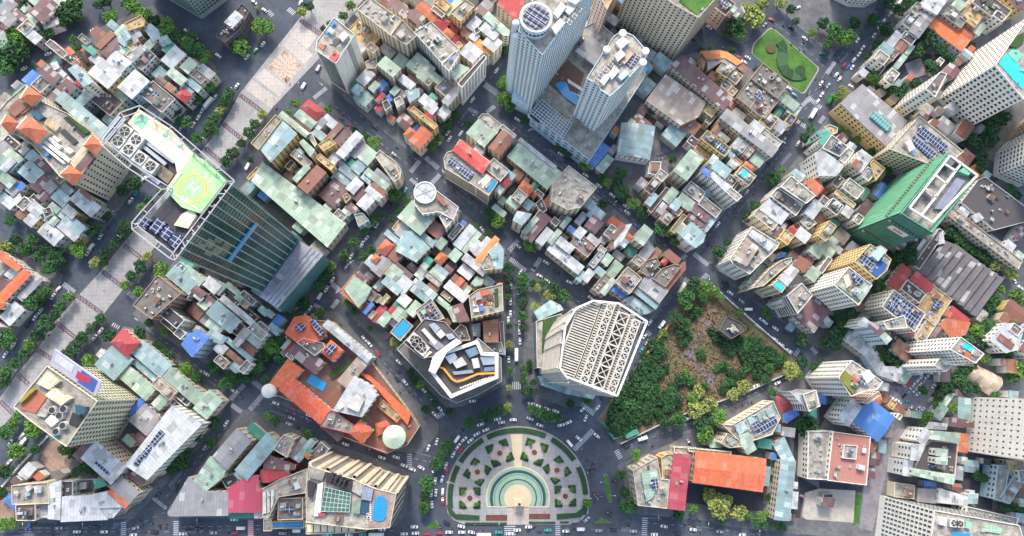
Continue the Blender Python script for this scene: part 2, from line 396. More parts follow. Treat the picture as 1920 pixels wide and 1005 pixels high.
def tidy(wp):
    """a four-sided plot squared up to the street grid when it nearly follows it"""
    if len(wp) != 4: return None
    q = [Vector(a) for a in ccw(wp)]; e1 = (q[1]-q[0]) + (q[2]-q[3]); e2 = (q[3]-q[0]) + (q[2]-q[1]); L1, L2 = e1.length/2, e2.length/2
    a = math.atan2(e1.y, e1.x) if L1 >= L2 else math.atan2(e2.y, e2.x); d = (a-THETA + math.pi/4) % (math.pi/2) - math.pi/4
    if abs(d) > math.radians(20): return None
    a -= d; c = sum(q, Vector((0, 0)))/4; l, s = max(L1, L2)*1.07, min(L1, L2)*1.07; u = Vector((math.cos(a), math.sin(a)))*l/2; v = Vector((-math.sin(a), math.cos(a)))*s/2
    return [tuple(c-u-v), tuple(c+u-v), tuple(c+u+v), tuple(c-u+v)]
def struct(name, px, z0, z1, m, lift=0):
    p = ccw([tuple(un(x, y, z1)[:2]) for x, y in px]); c = Vector((sum(q[0] for q in p)/len(p), sum(q[1] for q in p)/len(p)))
    v, f = prism_geo([(q[0]-c.x, q[1]-c.y) for q in p], z0, z1); o = link(name, mesh(name, v, f, m)); o.location = (c.x, c.y, 0); o['kind'] = 'structure'; return o
# ---------------------------------------------------------------- the ground, streets, pavements and squares
ASPH = mat('asphalt', '515864', 'asphalt', .9, 0, .0, .75, '3c414e', .045)
PAVE = mat('pavement', '6c6e72', 'plain', .9, 0, .05, .7, '4a4c52', .08)
PLAZA = mat('plaza_granite', '9c9d9f', 'paver', .8, 0, .06, .45, '7c7878', .06)
BAND = mat('plaza_band', '6a5a66', 'plain', .85, 0, .04, .3, '554a54', .3)
PANEL = mat('plaza_panel', 'bab3ab', 'paver', .75, 0, .05, .35, '8d8690', .08)  # panel tone includes the warm sun lying on this stretch
PAINT = mat('road_paint', 'b9bcc8', 'plain', .7, 0, .02, .35, '7a7c88', .5)
REDPAINT = mat('red_road_paint', 'b04a58', 'plain', .7, 0, .02, .3, '77505a', .5)
KERB = mat('kerb_stone', 'a09c9c', 'plain', .8, 0, .03, .3)
HEDGE = mat('hedge', '35583a', 'leaf', .95, 0, .1, .6, '1a3420', .5)
FLOWER = mat('red_flowers', '7d4440', 'plain', .9, 0, .05, .8, '3b3a28', .9)
PINK = mat('pink_paving', 'b8aba5', 'paver', .8, 0, .03, .3, '8d7f7c', .3)
CREAMST = mat('cream_stone', 'c8b99c', 'plain', .7, 0, .03, .25, 'b09a7c', .2)
BROWN = mat('brown_stone', 'a48478', 'plain', .8, 0, .03, .3)
g_ = Geo(); g_.add(([(-2600, -2600, 0), (2600, -2600, 0), (2600, 2600, 0), (-2600, 2600, 0)], [(0, 1, 2, 3)]))
o = g_.obj('road', ASPH); o['kind'] = 'structure'
BLOCKS = ['-80,-60 215,-60 120,30 70,85 0,130 -80,190',
 '-80,240 20,165 100,105 180,55 285,10 330,50 400,118 408,135 340,228 290,300 230,385 190,440 150,480 110,470 40,420 -80,330',
 '-80,455 30,465 85,492 118,515 112,535 55,600 0,668 -80,770',
 '602,190 640,215 690,255 752,310 756,328 730,370 650,468 610,530 580,580 530,640 478,716 455,716 380,678 262,603 248,588 320,498 455,345 505,287 560,225',
 '690,-60 640,50 602,120 600,145 640,180 700,232 775,290 795,292 840,235 885,180 935,100 958,50 960,-60',
 '912,222 950,245 1060,325 1130,372 1190,425 1240,475 1285,500 1288,515 1255,560 1222,602 1190,600 1130,562 1070,516 985,445 930,402 850,335 838,312 865,275 900,225',
 '975,-60 965,60 938,180 945,195 970,205 1050,268 1110,315 1205,392 1290,462 1304,462 1330,430 1390,368 1465,270 1497,215 1490,190 1440,125 1405,128 1316,96 1275,106 1290,90 1330,20 1375,-60',
 '1385,-60 1330,40 1345,62 1385,82 1402,78 1412,50 1430,30 1440,0 1445,-60',
 '1447,-60 1452,10 1500,52 1540,88 1560,100 1592,82 1640,20 1665,-60',
 '1690,-60 1655,40 1605,135 1560,210 1530,250 1445,360 1392,425 1335,490 1340,515 1405,560 1475,610 1522,648 1560,660 1990,655 1990,-60',
 '1520,695 1560,660 1990,655 1990,1100 1600,1010 1500,1002 1372,988 1318,976 1176,962 1160,930 1158,872 1262,830 1352,770',
 '1290,528 1320,522 1400,590 1500,680 1490,692 1400,738 1290,785 1160,832 1140,815 1120,785 1196,682 1254,604',
 '985,512 1000,510 1020,528 1070,565 1130,600 1195,640 1100,750 1085,762 1062,765 1000,742 980,735',
 '790,352 812,352 905,430 948,465 948,720 870,762 838,765 790,715 720,655 655,590 640,555 645,535 720,430 770,368',
 '608,584 632,584 724,690 822,795 822,812 790,848 770,850 680,838 598,788 500,748 490,735 502,718 535,668 570,622',
 '312,958 325,970 745,985 762,960 768,905 758,880 684,852 594,822 480,772 458,768 430,800',
 '232,612 262,618 300,640 380,715 420,752 420,770 372,842 288,932 250,972 30,982 -60,985 -60,960 10,905 92,812 172,690',
 '-60,400 -60,425 -20,420']
for s in BLOCKS[:-1]:
    struct('pavement', P(s), -.3, .15, PAVE)
# the boulevard's walking square
LE = [(690, -130), (620, -40), (562, 34), (452, 172), (418, 231), (384, 276), (230, 457), (190, 507), (140, 562), (104, 603), (69, 656), (32, 701), (0, 745), (-60, 815)]
RE = [(760, -100), (690, -10), (602, 106), (512, 201), (462, 262), (418, 306), (272, 486), (236, 536), (196, 587), (150, 637), (114, 682), (60, 722), (26, 776), (-40, 850)]
struct('plaza', LE + RE[::-1], -.3, .16, PLAZA)
def strip(a, b, wpx):
    dx, dy = b[0]-a[0], b[1]-a[1]; L = math.hypot(dx, dy); nx, ny = -dy/L*wpx/2, dx/L*wpx/2
    return [(a[0]+nx, a[1]+ny), (b[0]+nx, b[1]+ny), (b[0]-nx, b[1]-ny), (a[0]-nx, a[1]-ny)]
BANDS = [((562, 37), (604, 66)), ((450, 178), (498, 214)), ((418, 232), (454, 261)), ((384, 277), (416, 305)), ((232, 459), (264, 483)), ((192, 509), (230, 538)), ((143, 553), (192, 588)), ((105, 604), (144, 635)), ((70, 656), (112, 682)), ((33, 702), (54, 721)), ((0, 752), (24, 775))]
for a, b in BANDS:
    o = struct('plaza_band', strip(a, b, 8.5), .155, .168, BAND)
    g = Geo()
    for k in range(1, 9):
        for s in (-1.6, 1.6):
            p = un(a[0]+(b[0]-a[0])*k/9 + R.uniform(-1, 1), a[1]+(b[1]-a[1])*k/9 + s, .17); g.box(p.x-.2, p.x+.2, p.y-.2, p.y+.2, .17, .2)
    o = g.obj('paving_dots', WHITE); o['kind'] = 'structure'  # small white dots set along the band
for s in ['800,332 900,215 1052,342 962,462', '735,425 802,340 1015,512 935,605', '470,725 560,640 765,805 700,905', '385,845 445,752 690,925 620,1010']:
    struct('plaza_panel', P(s, (1, 0)), .158, .166, PANEL)
def mosaic():
    q = [un(x, y, .17) for x, y in P('745,455 920,610 775,795 580,640', (1, 0))]; c = sum(q, Vector())/4; p = ccw([(a.x-c.x, a.y-c.y) for a in q])
    g = Geo().add(prism_geo(p, .158, .172), 0); rad = min(math.hypot(*a) for a in p)*.74
    for ring in range(7):
        r0 = rad*(ring+.15)/7; r1 = rad*(ring+1)/7; n = 12 + ring*5
        for i in range(n):
            a0 = 2*math.pi*(i+.08+.5*(ring % 2))/n; a1 = 2*math.pi*(i+.92+.5*(ring % 2))/n; am = (a0+a1)/2
            g.add(prism_geo([(r0*math.cos(am), r0*math.sin(am)), (r1*.98*math.cos(a0), r1*.98*math.sin(a0)), (r1*math.cos(am)*1.02, r1*math.sin(am)*1.02), (r1*.98*math.cos(a1), r1*.98*math.sin(a1))][::1], .17, .18), 1 if (i+ring) % 3 else 2)
    for i in range(4):      # red corner fans
        a = Vector(p[i]); b = a*.66; t = Vector((-a.y, a.x)).normalized()*rad*.34
        g.add(prism_geo(ccw([tuple(a*.95), tuple(b+t), tuple(b*.9), tuple(b-t)]), .17, .178), 2)
    o = g.obj('plaza_mosaic', [PINK, CREAMST, BROWN]); o.location = (c.x, c.y, 0); o['kind'] = 'structure'
mosaic()
# zebra crossings
ZEB = '908,158,934,176,12 912,211,928,199,8 878,203,896,214,8 770,323,787,301,9 798,295,822,316,9 808,345,825,327,9 769,335,782,346,7 954,471,972,450,9 956,485,986,508,9 998,508,1014,484,9 622,532,638,546,9 622,578,634,562,8 588,571,606,580,7 1279,486,1287,477,8 1301,476,1328,497,9 1275,516,1293,530,9 1312,529,1327,514,9 1209,617,1220,629,8 1490,667,1500,653,8 1521,651,1532,663,8 432,749,458,721,9 474,715,492,729,9 468,769,492,741,9 434,759,453,773,8 959,723,977,723,14 1088,755,1114,777,9 818,783,832,774,9 1076,844,1112,806,9 768,850,768,876,9 956,985,956,1012,20 1046,982,1046,1012,9 1209,970,1208,1012,10 1155,844,1164,860,9 232,978,231,1012,9 330,976,330,1012,9 288,934,312,954,6 588,184,612,165,8 540,16,552,26,10 502,20,512,30,9 1504,198,1520,182,8 1520,186,1540,203,9 1494,227,1512,239,9 1550,138,1566,116,8 1536,231,1546,218,8 118,532,140,548,9 240,548,252,558,8 254,600,264,588,8 210,607,224,615,7 470,973,470,1010,9'
def zebra(x1, y1, x2, y2, ln, red=False):
    a = un(x1, y1); b = un(x2, y2); L = (b-a).length; e = (b-a)/L; n = Vector((-e.y, e.x, 0)); m = ln*.354/2; k = max(3, int(L/1.15)); g = Geo()
    for i in range(k):
        c = a + e*(L*(i+.5)/k) - (a+b)/2; s = e*.3; t = n*m
        g.add(prism_geo(ccw([tuple((c+s+t)[:2]), tuple((c-s+t)[:2]), tuple((c-s-t)[:2]), tuple((c+s-t)[:2])]), .004, .012), 0)
    if red:
        c = Vector(); s = e*L/2; t = n*(m+.2); g.add(prism_geo(ccw([tuple((c+s+t)[:2]), tuple((c-s+t)[:2]), tuple((c-s-t)[:2]), tuple((c+s-t)[:2])]), .001, .003), 1)
    o = g.obj('zebra_crossing', [PAINT, REDPAINT]); mid = (a+b)/2; o.location = (mid.x, mid.y, 0); o['kind'] = 'structure'
zz = ZEB.split()
for i, s in enumerate(zz): zebra(*[float(v) for v in s.split(',')], red=i == len(zz)-1)
# lane lines
LINES = ['0,997 225,997', '240,997 325,997', '340,996 465,993', '480,992 745,995 ', '0,990 225,990', '340,988 465,986', '480,985 700,988', '1210,980 1330,990 1420,1003', '1060,990 1150,994 1205,998',
 '940,120 905,165', '870,215 830,275', '785,350 735,420 650,530', '612,585 560,645 500,720', '630,200 700,258 770,312', '820,330 900,395 950,440', '1030,530 1100,575', '960,235 1060,310 1150,382 1270,478', '1330,490 1400,545 1500,630',
 '1310,465 1400,362 1480,270', '1510,205 1545,140 1600,75 1650,10', '1270,545 1210,620 1150,710 1110,760', '964,520 964,720', '640,600 720,680 800,760', '800,865 690,838 600,795 500,755', '420,725 340,665 270,610',
 '1180,835 1290,795 1400,745 1480,705', '425,800 350,885 300,945', '380,160 300,265 210,390 160,465', '540,200 500,260 ', '290,30 400,120 ', '120,560 60,640 0,715', '150,690 90,770 20,870', '1430,25 1500,80 1545,125', '310,960 230,997']
g = Geo()
for s in LINES:
    pts = [un(*p, 0) for p in P(s)]
    for a, b in zip(pts, pts[1:]):
        L = (b-a).length; e = (b-a)/L; n = Vector((-e.y, e.x, 0)); t = 0
        while t + 2.4 < L:
            c = a+e*(t+1.2); s2 = e*1.2; w2 = n*.08; g.add(prism_geo(ccw([tuple((c+s2+w2)[:2]), tuple((c-s2+w2)[:2]), tuple((c-s2-w2)[:2]), tuple((c+s2-w2)[:2])]), .004, .01)); t += 5.5
o = g.obj('lane_line', PAINT); o['kind'] = 'structure'
# repaired strips and worn lanes of the asphalt
g = Geo(); rp = random.Random(4)
for s in LINES:
    pts = [un(*p, 0) for p in P(s)]
    for a, b in zip(pts, pts[1:]):
        L = (b-a).length; e = (b-a)/L; n = Vector((-e.y, e.x, 0))
        for _ in range(int(L/9)):
            ln, wd = rp.uniform(2, 16), rp.uniform(.7, 2.6); c = a+e*rp.uniform(0, L)+n*rp.uniform(-5.5, 5.5); z = .0006+rp.random()*.0026; u = e*ln/2; v = n*wd/2
            g.add(([(q.x, q.y, z) for q in (c-u-v, c+u-v, c+u+v, c-u+v)], [(0, 1, 2, 3)]), rp.choice([0, 0, 1]))
o = g.obj('road_patch', [mat('dark_asphalt_patch', '444a55', 'plain', .9, 0, 0, .5, '383c49', .3), mat('worn_asphalt_patch', '646b78', 'plain', .9, 0, 0, .5, '565b6c', .3)]); o['kind'] = 'structure'
# darker and lighter patches of asphalt, parking yards, site earth
EARTH = mat('bare_earth', '9a8578', 'plain', .95, 0, .03, .7, '6d5a50', .08)
YARD = mat('concrete_yard', '8c8790', 'plain', .9, 0, .03, .6, '64606a', .06)
DASPH = mat('old_asphalt', '3c3d47', 'plain', .9, 0, .02, .4, '2c2d36', .08)
for m, t, s in [(YARD, (4, 3), '560,640 620,460 800,600 900,520 1100,560 1130,640 1060,800 900,830 760,800 640,720'), (EARTH, (0, 4), '420,180 560,60 700,250 640,360 480,400 380,290'), (EARTH, (0, 4), '0,560 100,540 140,850 0,840'),
                (DASPH, (3, 4), '690,510 1400,600 1390,780 670,690'), (DASPH, (4, 3), '0,780 260,760 200,860 60,900 0,1005'), (DASPH, (3, 4), '1690,10 1760,10 1700,420 1920,560 1780,600 1740,840 1640,830'),
                (YARD, (4, 4), '720,0 880,0 620,450 500,960 380,930 420,520 560,260'), (EARTH, (4, 4), '760,60 890,50 740,250 680,210'), (DASPH, (4, 4), '1300,430 1650,300 1620,760 1480,740 1380,600 1270,520'), (DASPH, (4, 4), '0,490 410,540 400,600 0,570'),
                (DASPH, (4, 1), '1300,350 1480,640 1620,740 1780,560 1560,480'), (DASPH, (4, 0), '650,700 830,560 1000,500 1180,520 1000,720 830,750'), (YARD, (4, 0), '800,600 950,540 1010,700 860,740')]:
    YZ = globals().get('YZ', .16) + .003; struct('yard', P(s, t), .1, YZ, m)
# green island with the S-shaped hedge
def island(px, top=.2, m=LAWN, name='grass_island'):
    struct(name+'_kerb', px, -.2, .16, KERB); c = (sum(p[0] for p in px)/len(px), sum(p[1] for p in px)/len(px))
    q = [(c[0]+(x-c[0])*.965, c[1]+(y-c[1])*.965) for x, y in px]; struct(name, q, .1, top, m)
island(P('1440,270 1470,258 1505,275 1915,630 1918,660 1790,870 1760,880 1620,790 1285,500 1290,450 1310,400', (3, 0)))
for s, t in [('1815,440 1840,420 1860,440 1895,660 1890,690 1870,690 1850,640', (2, 4)), ('1730,885 1800,835 1910,885', (2, 4)), ('0,945 140,930 245,855 287,930 100,940', (2, 4)), ('640,890 700,830 900,780 950,790 945,850 800,910 680,935', (2, 3)), ('1110,800 1150,780 1300,830 1430,870 1430,930 1330,945 1180,880', (2, 3))]: island(P(s, t))
LAWN2 = mat('mown_lawn', '5f8a3c', 'plain', .95, 0, .02, .3, '43702e', .3)
# ---------------------------------------------------------------- the half-round park in the roundabout
RC = (971.0, 934.0)
def arc(r, a0, a1, n=40, c=RC, sy=1.0):   # degrees, 0 = right, 90 = up in the picture
    return [(c[0]+r*math.cos(math.radians(a0+(a1-a0)*i/n)), c[1]-r*sy*math.sin(math.radians(a0+(a1-a0)*i/n))) for i in range(n+1)]
def ringpx(r0, r1, a0, a1, n=30, c=RC): return arc(r1, a0, a1, n, c) + arc(r0, a0, a1, n, c)[::-1]
struct('park_kerb', arc(135, -12, 192) + [(850, 975), (872, 984), (1066, 984), (1090, 976)], -.2, .18, KERB)
struct('park_paving', arc(133, -11, 191) + [(852, 973), (873, 982), (1065, 982), (1088, 974)], .1, .2, PLAZA)
def ringhedge(a0, a1, r0=122.5, r1=132):
    px = ringpx(r0, r1, a0, a1); pts = ccw([tuple(un(x, y, .9)[:2]) for x, y in px]); c = Vector((sum(q[0] for q in pts)/len(pts), sum(q[1] for q in pts)/len(pts)))
    v, f = prism_geo([(q[0]-c.x, q[1]-c.y) for q in pts], .15, .9); return link('hedge', mesh('hedge', v, f, HEDGE)), (sum(p[0] for p in px)/len(px), sum(p[1] for p in px)/len(px)), c
HL = ['left lower curved hedge strip', 'left upper curved hedge strip', 'upper left curved hedge strip', 'top curved hedge strip', 'upper right curved hedge strip', 'right upper curved hedge strip', 'right lower curved hedge strip']
for lab, (a0, a1) in zip(HL, [(168, 188), (138+14, 166), (121, 148), (66, 117), (34, 60), (3, 27), (-14, -2)]):
    o, px, c = ringhedge(a0, a1); o.location = (c.x, c.y, 0); tag(o, lab + ' on the rim of the half-round park', 'hedge', 'hedges round the park')
def bed(name, px, z1, m, lab, cat, grp, z0=.15):
    pts = ccw([tuple(un(x, y, z1)[:2]) for x, y in px]); c = Vector((sum(q[0] for q in pts)/len(pts), sum(q[1] for q in pts)/len(pts))); v, f = prism_geo([(q[0]-c.x, q[1]-c.y) for q in pts], z0, z1)
    o = link(name, mesh(name, v, f, m)); o.location = (c.x, c.y, 0); tag(o, lab, cat, grp); return o
for s, lab in [('345,715 395,715 400,760 430,800 655,815 655,855 440,850 370,800', 'L-shaped clipped hedge at the lower left corner of the half-round park'), ('1380,800 1560,790 1620,745 1630,660 1680,660 1670,760 1600,830 1380,850', 'L-shaped clipped hedge at the lower right corner of the half-round park'),
               ('520,880 910,880 910,898 520,898', 'long thin hedge left of the park entrance by the avenue'), ('1120,872 1365,872 1365,890 1120,890', 'long thin hedge right of the park entrance by the avenue'), ('1410,870 1490,870 1490,884 1410,884', 'short thin hedge beside the zebra crossing below the park')]:
    bed('hedge', P(s, (2, 4)), .96, HEDGE, lab, 'hedge', 'hedges round the park')
for s, lab in [('715,808 915,808 915,860 715,860', 'red flower bed left of the park entrance steps'), ('1120,798 1318,798 1318,845 1120,845', 'red flower bed right of the park entrance steps')]:
    bed('flower_bed', P(s, (2, 4)), .5, FLOWER, lab, 'flower bed', 'red flower beds')
struct('park_walk', P('948,50 1056,50 1052,350 978,350', (2, 4)), .19, .215, CREAMST)
struct('park_walk', P('915,735 1118,735 1118,900 915,900', (2, 4)), .19, .215, PINK)
# concentric basin
WAT = mat('basin_water', '93ab94', 'plain', .12, 0, .02, .35, '6d8b80', .06); WATD = mat('basin_step', '2f4f52', 'plain', .3, 0, .02, .2, '1c3438')
def half(r, yb=950): return arc(r, -math.degrees(math.asin(min(1, (yb-RC[1])/r))), 180+math.degrees(math.asin(min(1, (yb-RC[1])/r))), 48)
struct('basin_rim', half(60, 951.5), .1, .55, CREAMST)
for r, z, m in [(57.5, .57, WAT), (52.5, .585, WATD), (47, .6, WAT), (44.5, .612, WATD), (43.5, .625, WAT), (36, .64, WATD), (33.5, .655, WAT)]: struct('basin_water' if m is WAT else 'basin_step', half(r, 949), .5, z, m)
struct('basin_terrace', arc(25.5, -40, 220), .3, .9, CREAMST)
def monument():
    b = un(972, 941, .9); t = bpy.data.objects.new('monument', None); COL.objects.link(t); t.location = (b.x, b.y, .9)
    Geo().box(-3.2, 3.2, -2.6, 2.6, 0, 1.2).obj('plinth', CREAMST, t); Geo().box(-2.2, 2.2, -1.2, 1.2, 1.2, 6.5).box(-2.5, 2.5, -1.5, 1.5, 6.5, 7).obj('pedestal', CREAMST, t)
    g = Geo()
    for k in range(5): g.box(-2.6, 2.6, -2.6-.8*(k+1), -2.6-.8*k, 0, 1.0-.2*k)
    g.obj('steps', STONE, t)
    g = Geo().cyl((0, 0), .62, .5, 7, 8.2, 10); g.cyl((0, 0), .5, .7, 8.2, 10.2, 10); g.cyl((0, 0), .7, .25, 10.2, 10.7, 10); g.dome((0, 0), .38, 10.8, .5, 10, 4)
    g.bar((.5, 0, 10.1), (1.3, .6, 9.4), .18); g.bar((-.5, 0, 10.1), (-.8, .2, 8.8), .18)
    g.obj('statue', mat('dark_bronze', '4a4640', 'plain', .4, .5, .05, .2), t)
    tag(t, 'dark bronze statue on a cream stone pedestal in the half-round basin', 'monument')
monument()
BUSH = []
for i, (x, y) in enumerate([(565, 650), (635, 405), (845, 228), (1170, 220), (1382, 388), (1460, 632)]):
    fx, fy = 768+x/5, 804+y/5; ang = math.atan2(-(fy-RC[1]), fx-RC[0])
    big = 1.2 if i in (2, 3) else 1.12
    def ro(pts): return [(fx+(a*math.sin(ang)+b*math.cos(ang))*big, fy-(-a*math.cos(ang)+b*math.sin(ang))*big) for a, b in pts]
    s = [(13, 5), (10, 5), (10, 8), (7, 8), (7, 10), (4, 10), (4, 13), (-4, 13), (-4, 10), (-7, 10), (-7, 8), (-10, 8), (-10, 5), (-13, 5)]
    struct('star_paving', ro([(a*1.12, b*1.12) for a, b in s] + [(-a*1.12, -b*1.12) for a, b in s]), .19, .22+.002*i, PINK)
    struct('star_paving_ring', [(fx+5.6*math.cos(k*math.pi/10), fy+5.6*math.sin(k*math.pi/10)) for k in range(20)], .2, .3, STONE)
    names = ['lowest on the left', 'middle on the left', 'top on the left', 'top on the right', 'middle on the right', 'lowest on the right']
    o = bed('flower_bed', [(fx+4.8*math.cos(k*math.pi/10), fy+4.8*math.sin(k*math.pi/10)) for k in range(20)], .75, FLOWER, 'round red-brown flower bed of the star %s in the park' % names[i], 'flower bed', 'round flower beds of the park stars')
    corner = ['lower left', 'lower right', 'upper right', 'upper left']
    for j, (sa, sb) in enumerate([(1, 1), (-1, 1), (-1, -1), (1, -1)]):
        q = ro([(sa*4.5, sb*18), (sa*4.5, sb*13.4), (sa*7.4, sb*13.4), (sa*7.4, sb*10.4), (sa*10.4, sb*10.4), (sa*10.4, sb*8.4), (sa*13.4, sb*8.4), (sa*13.4, sb*5.4), (sa*18, sb*5.4), (sa*18, sb*18)])
        cx = sum(a for a, b in q)/10; cy = sum(b for a, b in q)/10
        d = ('upper' if cy < fy else 'lower') + (' left' if cx < fx else ' right')
        bed('planted_bed', q, .55, HEDGE, 'green %s corner bed of the star paving %s in the park' % (d, names[i]), 'flower bed', 'green corner beds of the park stars')
        BUSH.append((cx, cy, 2.0))
# ---------------------------------------------------------------- the landmark buildings, one by one
def text(s, size, m, parent, loc, rz, name='lettering', rx=0.0):
    cu = bpy.data.curves.new(name, 'FONT'); cu.body = s; cu.size = size; cu.align_x = 'CENTER'; cu.align_y = 'CENTER'; cu.extrude = .03
    o = bpy.data.objects.new(name, cu); COL.objects.link(o); o.parent = parent; o.location = loc; o.rotation_euler = (rx, 0, rz); cu.materials.append(m)
    dg = bpy.context.evaluated_depsgraph_get(); me = bpy.data.meshes.new_from_object(o.evaluated_get(dg)); bpy.data.objects.remove(o)
    o = link(name, me, parent); o.location = loc; o.rotation_euler = (rx, 0, rz); return o
def flatgeo(fr, px, z0, z1):
    return prism_geo(ccw([fr.loc(un(x, y, z1))[:2] for x, y in px]), z0, z1)
def parts(fr, lst, tile, z0):      # boxes on a roof: name, polygon, height above z0, material
    for nme, s, dz, m in lst: fr.prism(nme, P(s, tile), z0, z0+dz, m)
def fanbox(fr, x, y, z, size, hh=2.2, body=ACM, nm='cooling_fan'):
    lx, ly = fr.loc(un(x, y, z+hh))[:2]
    g = Geo().box(lx-size/2, lx+size/2, ly-size/2, ly+size/2, z, z+hh, 0); r = size*.4
    g.cyl((lx, ly), r, r, z+hh, z+hh+.15, 16, 1)
    for k in range(5):
        a = k*1.2566; g.bar((lx, ly, z+hh+.2), (lx+r*math.cos(a), ly+r*math.sin(a), z+hh+.2), r*.05, 0)
    return g.obj(nme_fan(nm), [body, DARK], fr.o)
def nme_fan(n): return n
SAND = mat('pale_sand_deck', 'd9c6a0', 'plain', .9, 0, .03, .55, 'efe6dc', .12)
HELIG = mat('helideck_green', '8fcf86', 'plain', .8, 0, .02, .5, 'b0d8a0', .08)
YELLOW = mat('yellow_paint', 'e0b432', 'plain', .7, 0, .02, .2)
CYAN = mat('cyan_light_band', '58b4e8', 'plain', .3, 0, .02, .2)
NETG = mat('sunlit_safety_net', '62a488', 'wall', .9, 0, .04, .7, '8cc4a2'); NETD = mat('shaded_safety_net', '477c70', 'wall', .9, 0, .04, .6, '2c4a42')  # one green net in two tones, sunlight and shade put into the colour
TERRA = mat('terracotta_paving', 'b06c52', 'plain', .85, 0, .05, .5, '8f5a48', .3)
BRICK = mat('brick_paving', 'b5786a', 'plain', .85, 0, .04, .4, 'a08a84', .2)
ORANGE = mat('orange_trim', 'e09a30', 'plain', .6, 0, .02, .1)
AD = mat('poster_ink', 'b4b6cc', 'plain', .6, 0, .02, .3, 'e0d0d8', .3); ADRED = mat('poster_red', 'c84060', 'plain', .6, 0, .02, .2); ADBLUE = mat('poster_blue', '4a66b4', 'plain', .6, 0, .02, .2)

# 1 --- the glass helipad tower
OUT = [(186, 261), (226, 211), (262, 198), (322, 237), (440, 339), (328, 488), (318, 484), (248, 430), (247, 418), (268, 393), (303, 355), (240, 315), (192, 273)]
HT = 156.0; ZD = 150.0
def helipad():
    wp = ccw([tuple(un(x, y, HT)[:2]) for x, y in OUT]); wq = inset(wp, 1.6); fr = Frame('office_tower', wp); lp = fr.L(wq)
    v, f = prism_geo(lp, 0, ZD); link('wall', mesh('wall', v, f, GREENGLASS), fr.o)
    v, f = prism_geo(inset(lp, .4), ZD+.02, ZD+.3); link('roof', mesh('roof', v, f, mat('dark_roof_pit', '3a3a44', 'plain', .8, 0, .02, .4)), fr.o)
    # crown: two rails with rungs on posts
    outer = fr.L(wp); inner = fr.L(inset(wp, 2.6)); g = Geo(); n = len(outer)
    for i in range(n):
        a, b, c, d = outer[i], outer[(i+1) % n], inner[i], inner[(i+1) % n]
        g.bar((*a, HT), (*b, HT), .22); g.bar((*c, HT), (*d, HT), .22)
        k = max(1, int((Vector(a)-Vector(b)).length/6.5))
        for j in range(k):
            t = j/k; p = Vector(a).lerp(Vector(b), t); q = Vector(c).lerp(Vector(d), t); g.bar((*p, HT), (*q, HT), .17); g.bar((*q, ZD), (*q, HT), .22)
    g.obj('crown_rail', mat('crown_grey', 'b0b2b8', 'plain', .6, 0, .02, .3), fr.o)
    fr.prism('roof_deck', P('1195,150 1300,15 1590,200 1810,430 1790,560 1650,770 1560,760 1660,620 1640,520 1330,270', (0, 1)), ZD, ZD+3, SAND)
    hd = fr.prism('helideck', [(311, 357), (330, 330), (362, 290), (384, 300), (424, 338), (376, 400), (340, 388)], ZD+1, ZD+4.0, HELIG)
    for s in ['1240,130 1320,60 1410,110 1330,220', '1520,260 1570,215 1590,260 1540,290', '1660,370 1690,340 1710,360 1690,390']: fr.prism('green_patch', P(s, (0, 1)), ZD+2, ZD+3.06, mat('mint_paint', '8fd0b0', 'plain', .8, 0, .02, .3))
    g = Geo(); c = fr.loc(un(361, 354, ZD+4))[:2]; ro = 6.6
    for i in range(28):
        a0, a1 = 2*math.pi*i/28, 2*math.pi*(i+1)/28
        g.add(prism_geo(ccw([(c[0]+ro*math.cos(a0), c[1]+ro*math.sin(a0)), (c[0]+ro*math.cos(a1), c[1]+ro*math.sin(a1)), (c[0]+(ro-.7)*math.cos(a1), c[1]+(ro-.7)*math.sin(a1)), (c[0]+(ro-.7)*math.cos(a0), c[1]+(ro-.7)*math.sin(a0))]), ZD+4.0, ZD+4.04))
    g.obj('landing_circle', YELLOW, hd)
    wa = math.radians(-38)-fr.a
    text('H', 6.5, WHITE, hd, (*c, ZD+4.06), wa+math.pi/2*0)
    for s, x, y in (('15', 344, 374), ('3.3', 322, 358), ('3.3', 390, 334)): text(s, 4, WHITE, hd, (*fr.loc(un(x, y, ZD+4))[:2], ZD+4.06), wa)
    g = Geo()
    for a, b in (((318, 358), (376, 396)), ((316, 356), (340, 324))):
        A = fr.loc(un(*a, ZD+4.05)); B = fr.loc(un(*b, ZD+4.05)); g.bar((A[0], A[1], ZD+4.03), (B[0], B[1], ZD+4.03), .3)
    g.obj('deck_line', WHITE, hd)
    for x, y in ((1170, 225), (1105, 315), (1275, 305), (1205, 395), (1310, 475), (1410, 550)): fanbox(fr, x/5, 201+y/5, ZD+.3, 5.6, 4.2, ACM)
    g = Geo()
    for a, b in (((960, 300), (1130, 90)), ((1000, 320), (1180, 110)), ((1060, 360), (1500, 720)), ((1300, 330), (1560, 540)), ((1330, 300), (1640, 520))):
        A = fr.loc(un(a[0]/5, 201+a[1]/5, ZD+1.5)); B = fr.loc(un(b[0]/5, 201+b[1]/5, ZD+1.5)); g.bar(A, B, .8)
    g.obj('roof_duct', STEEL, fr.o)
    for s in ['1260,100 1340,10 1420,60 1350,150', '1390,130 1480,30 1560,80 1470,190', '1490,190 1560,100 1640,150 1560,250', '1570,260 1640,160 1720,210 1640,320']:
        fr.prism('louvre_panel', P(s, (0, 2)), ZD+.3, ZD+2.2, SOLAR)
    fr.prism('sand_patch', P('1630,100 1700,0 1800,-60 1840,10 1760,130', (0, 2)), ZD+.3, ZD+2.4, SAND)
    fr.prism('bronze_patch', P('1450,620 1520,540 1630,630 1570,720', (0, 1)), ZD+.3, ZD+2, mat('copper_mesh', '8a7a68', 'plain', .7, 0, .02, .7))
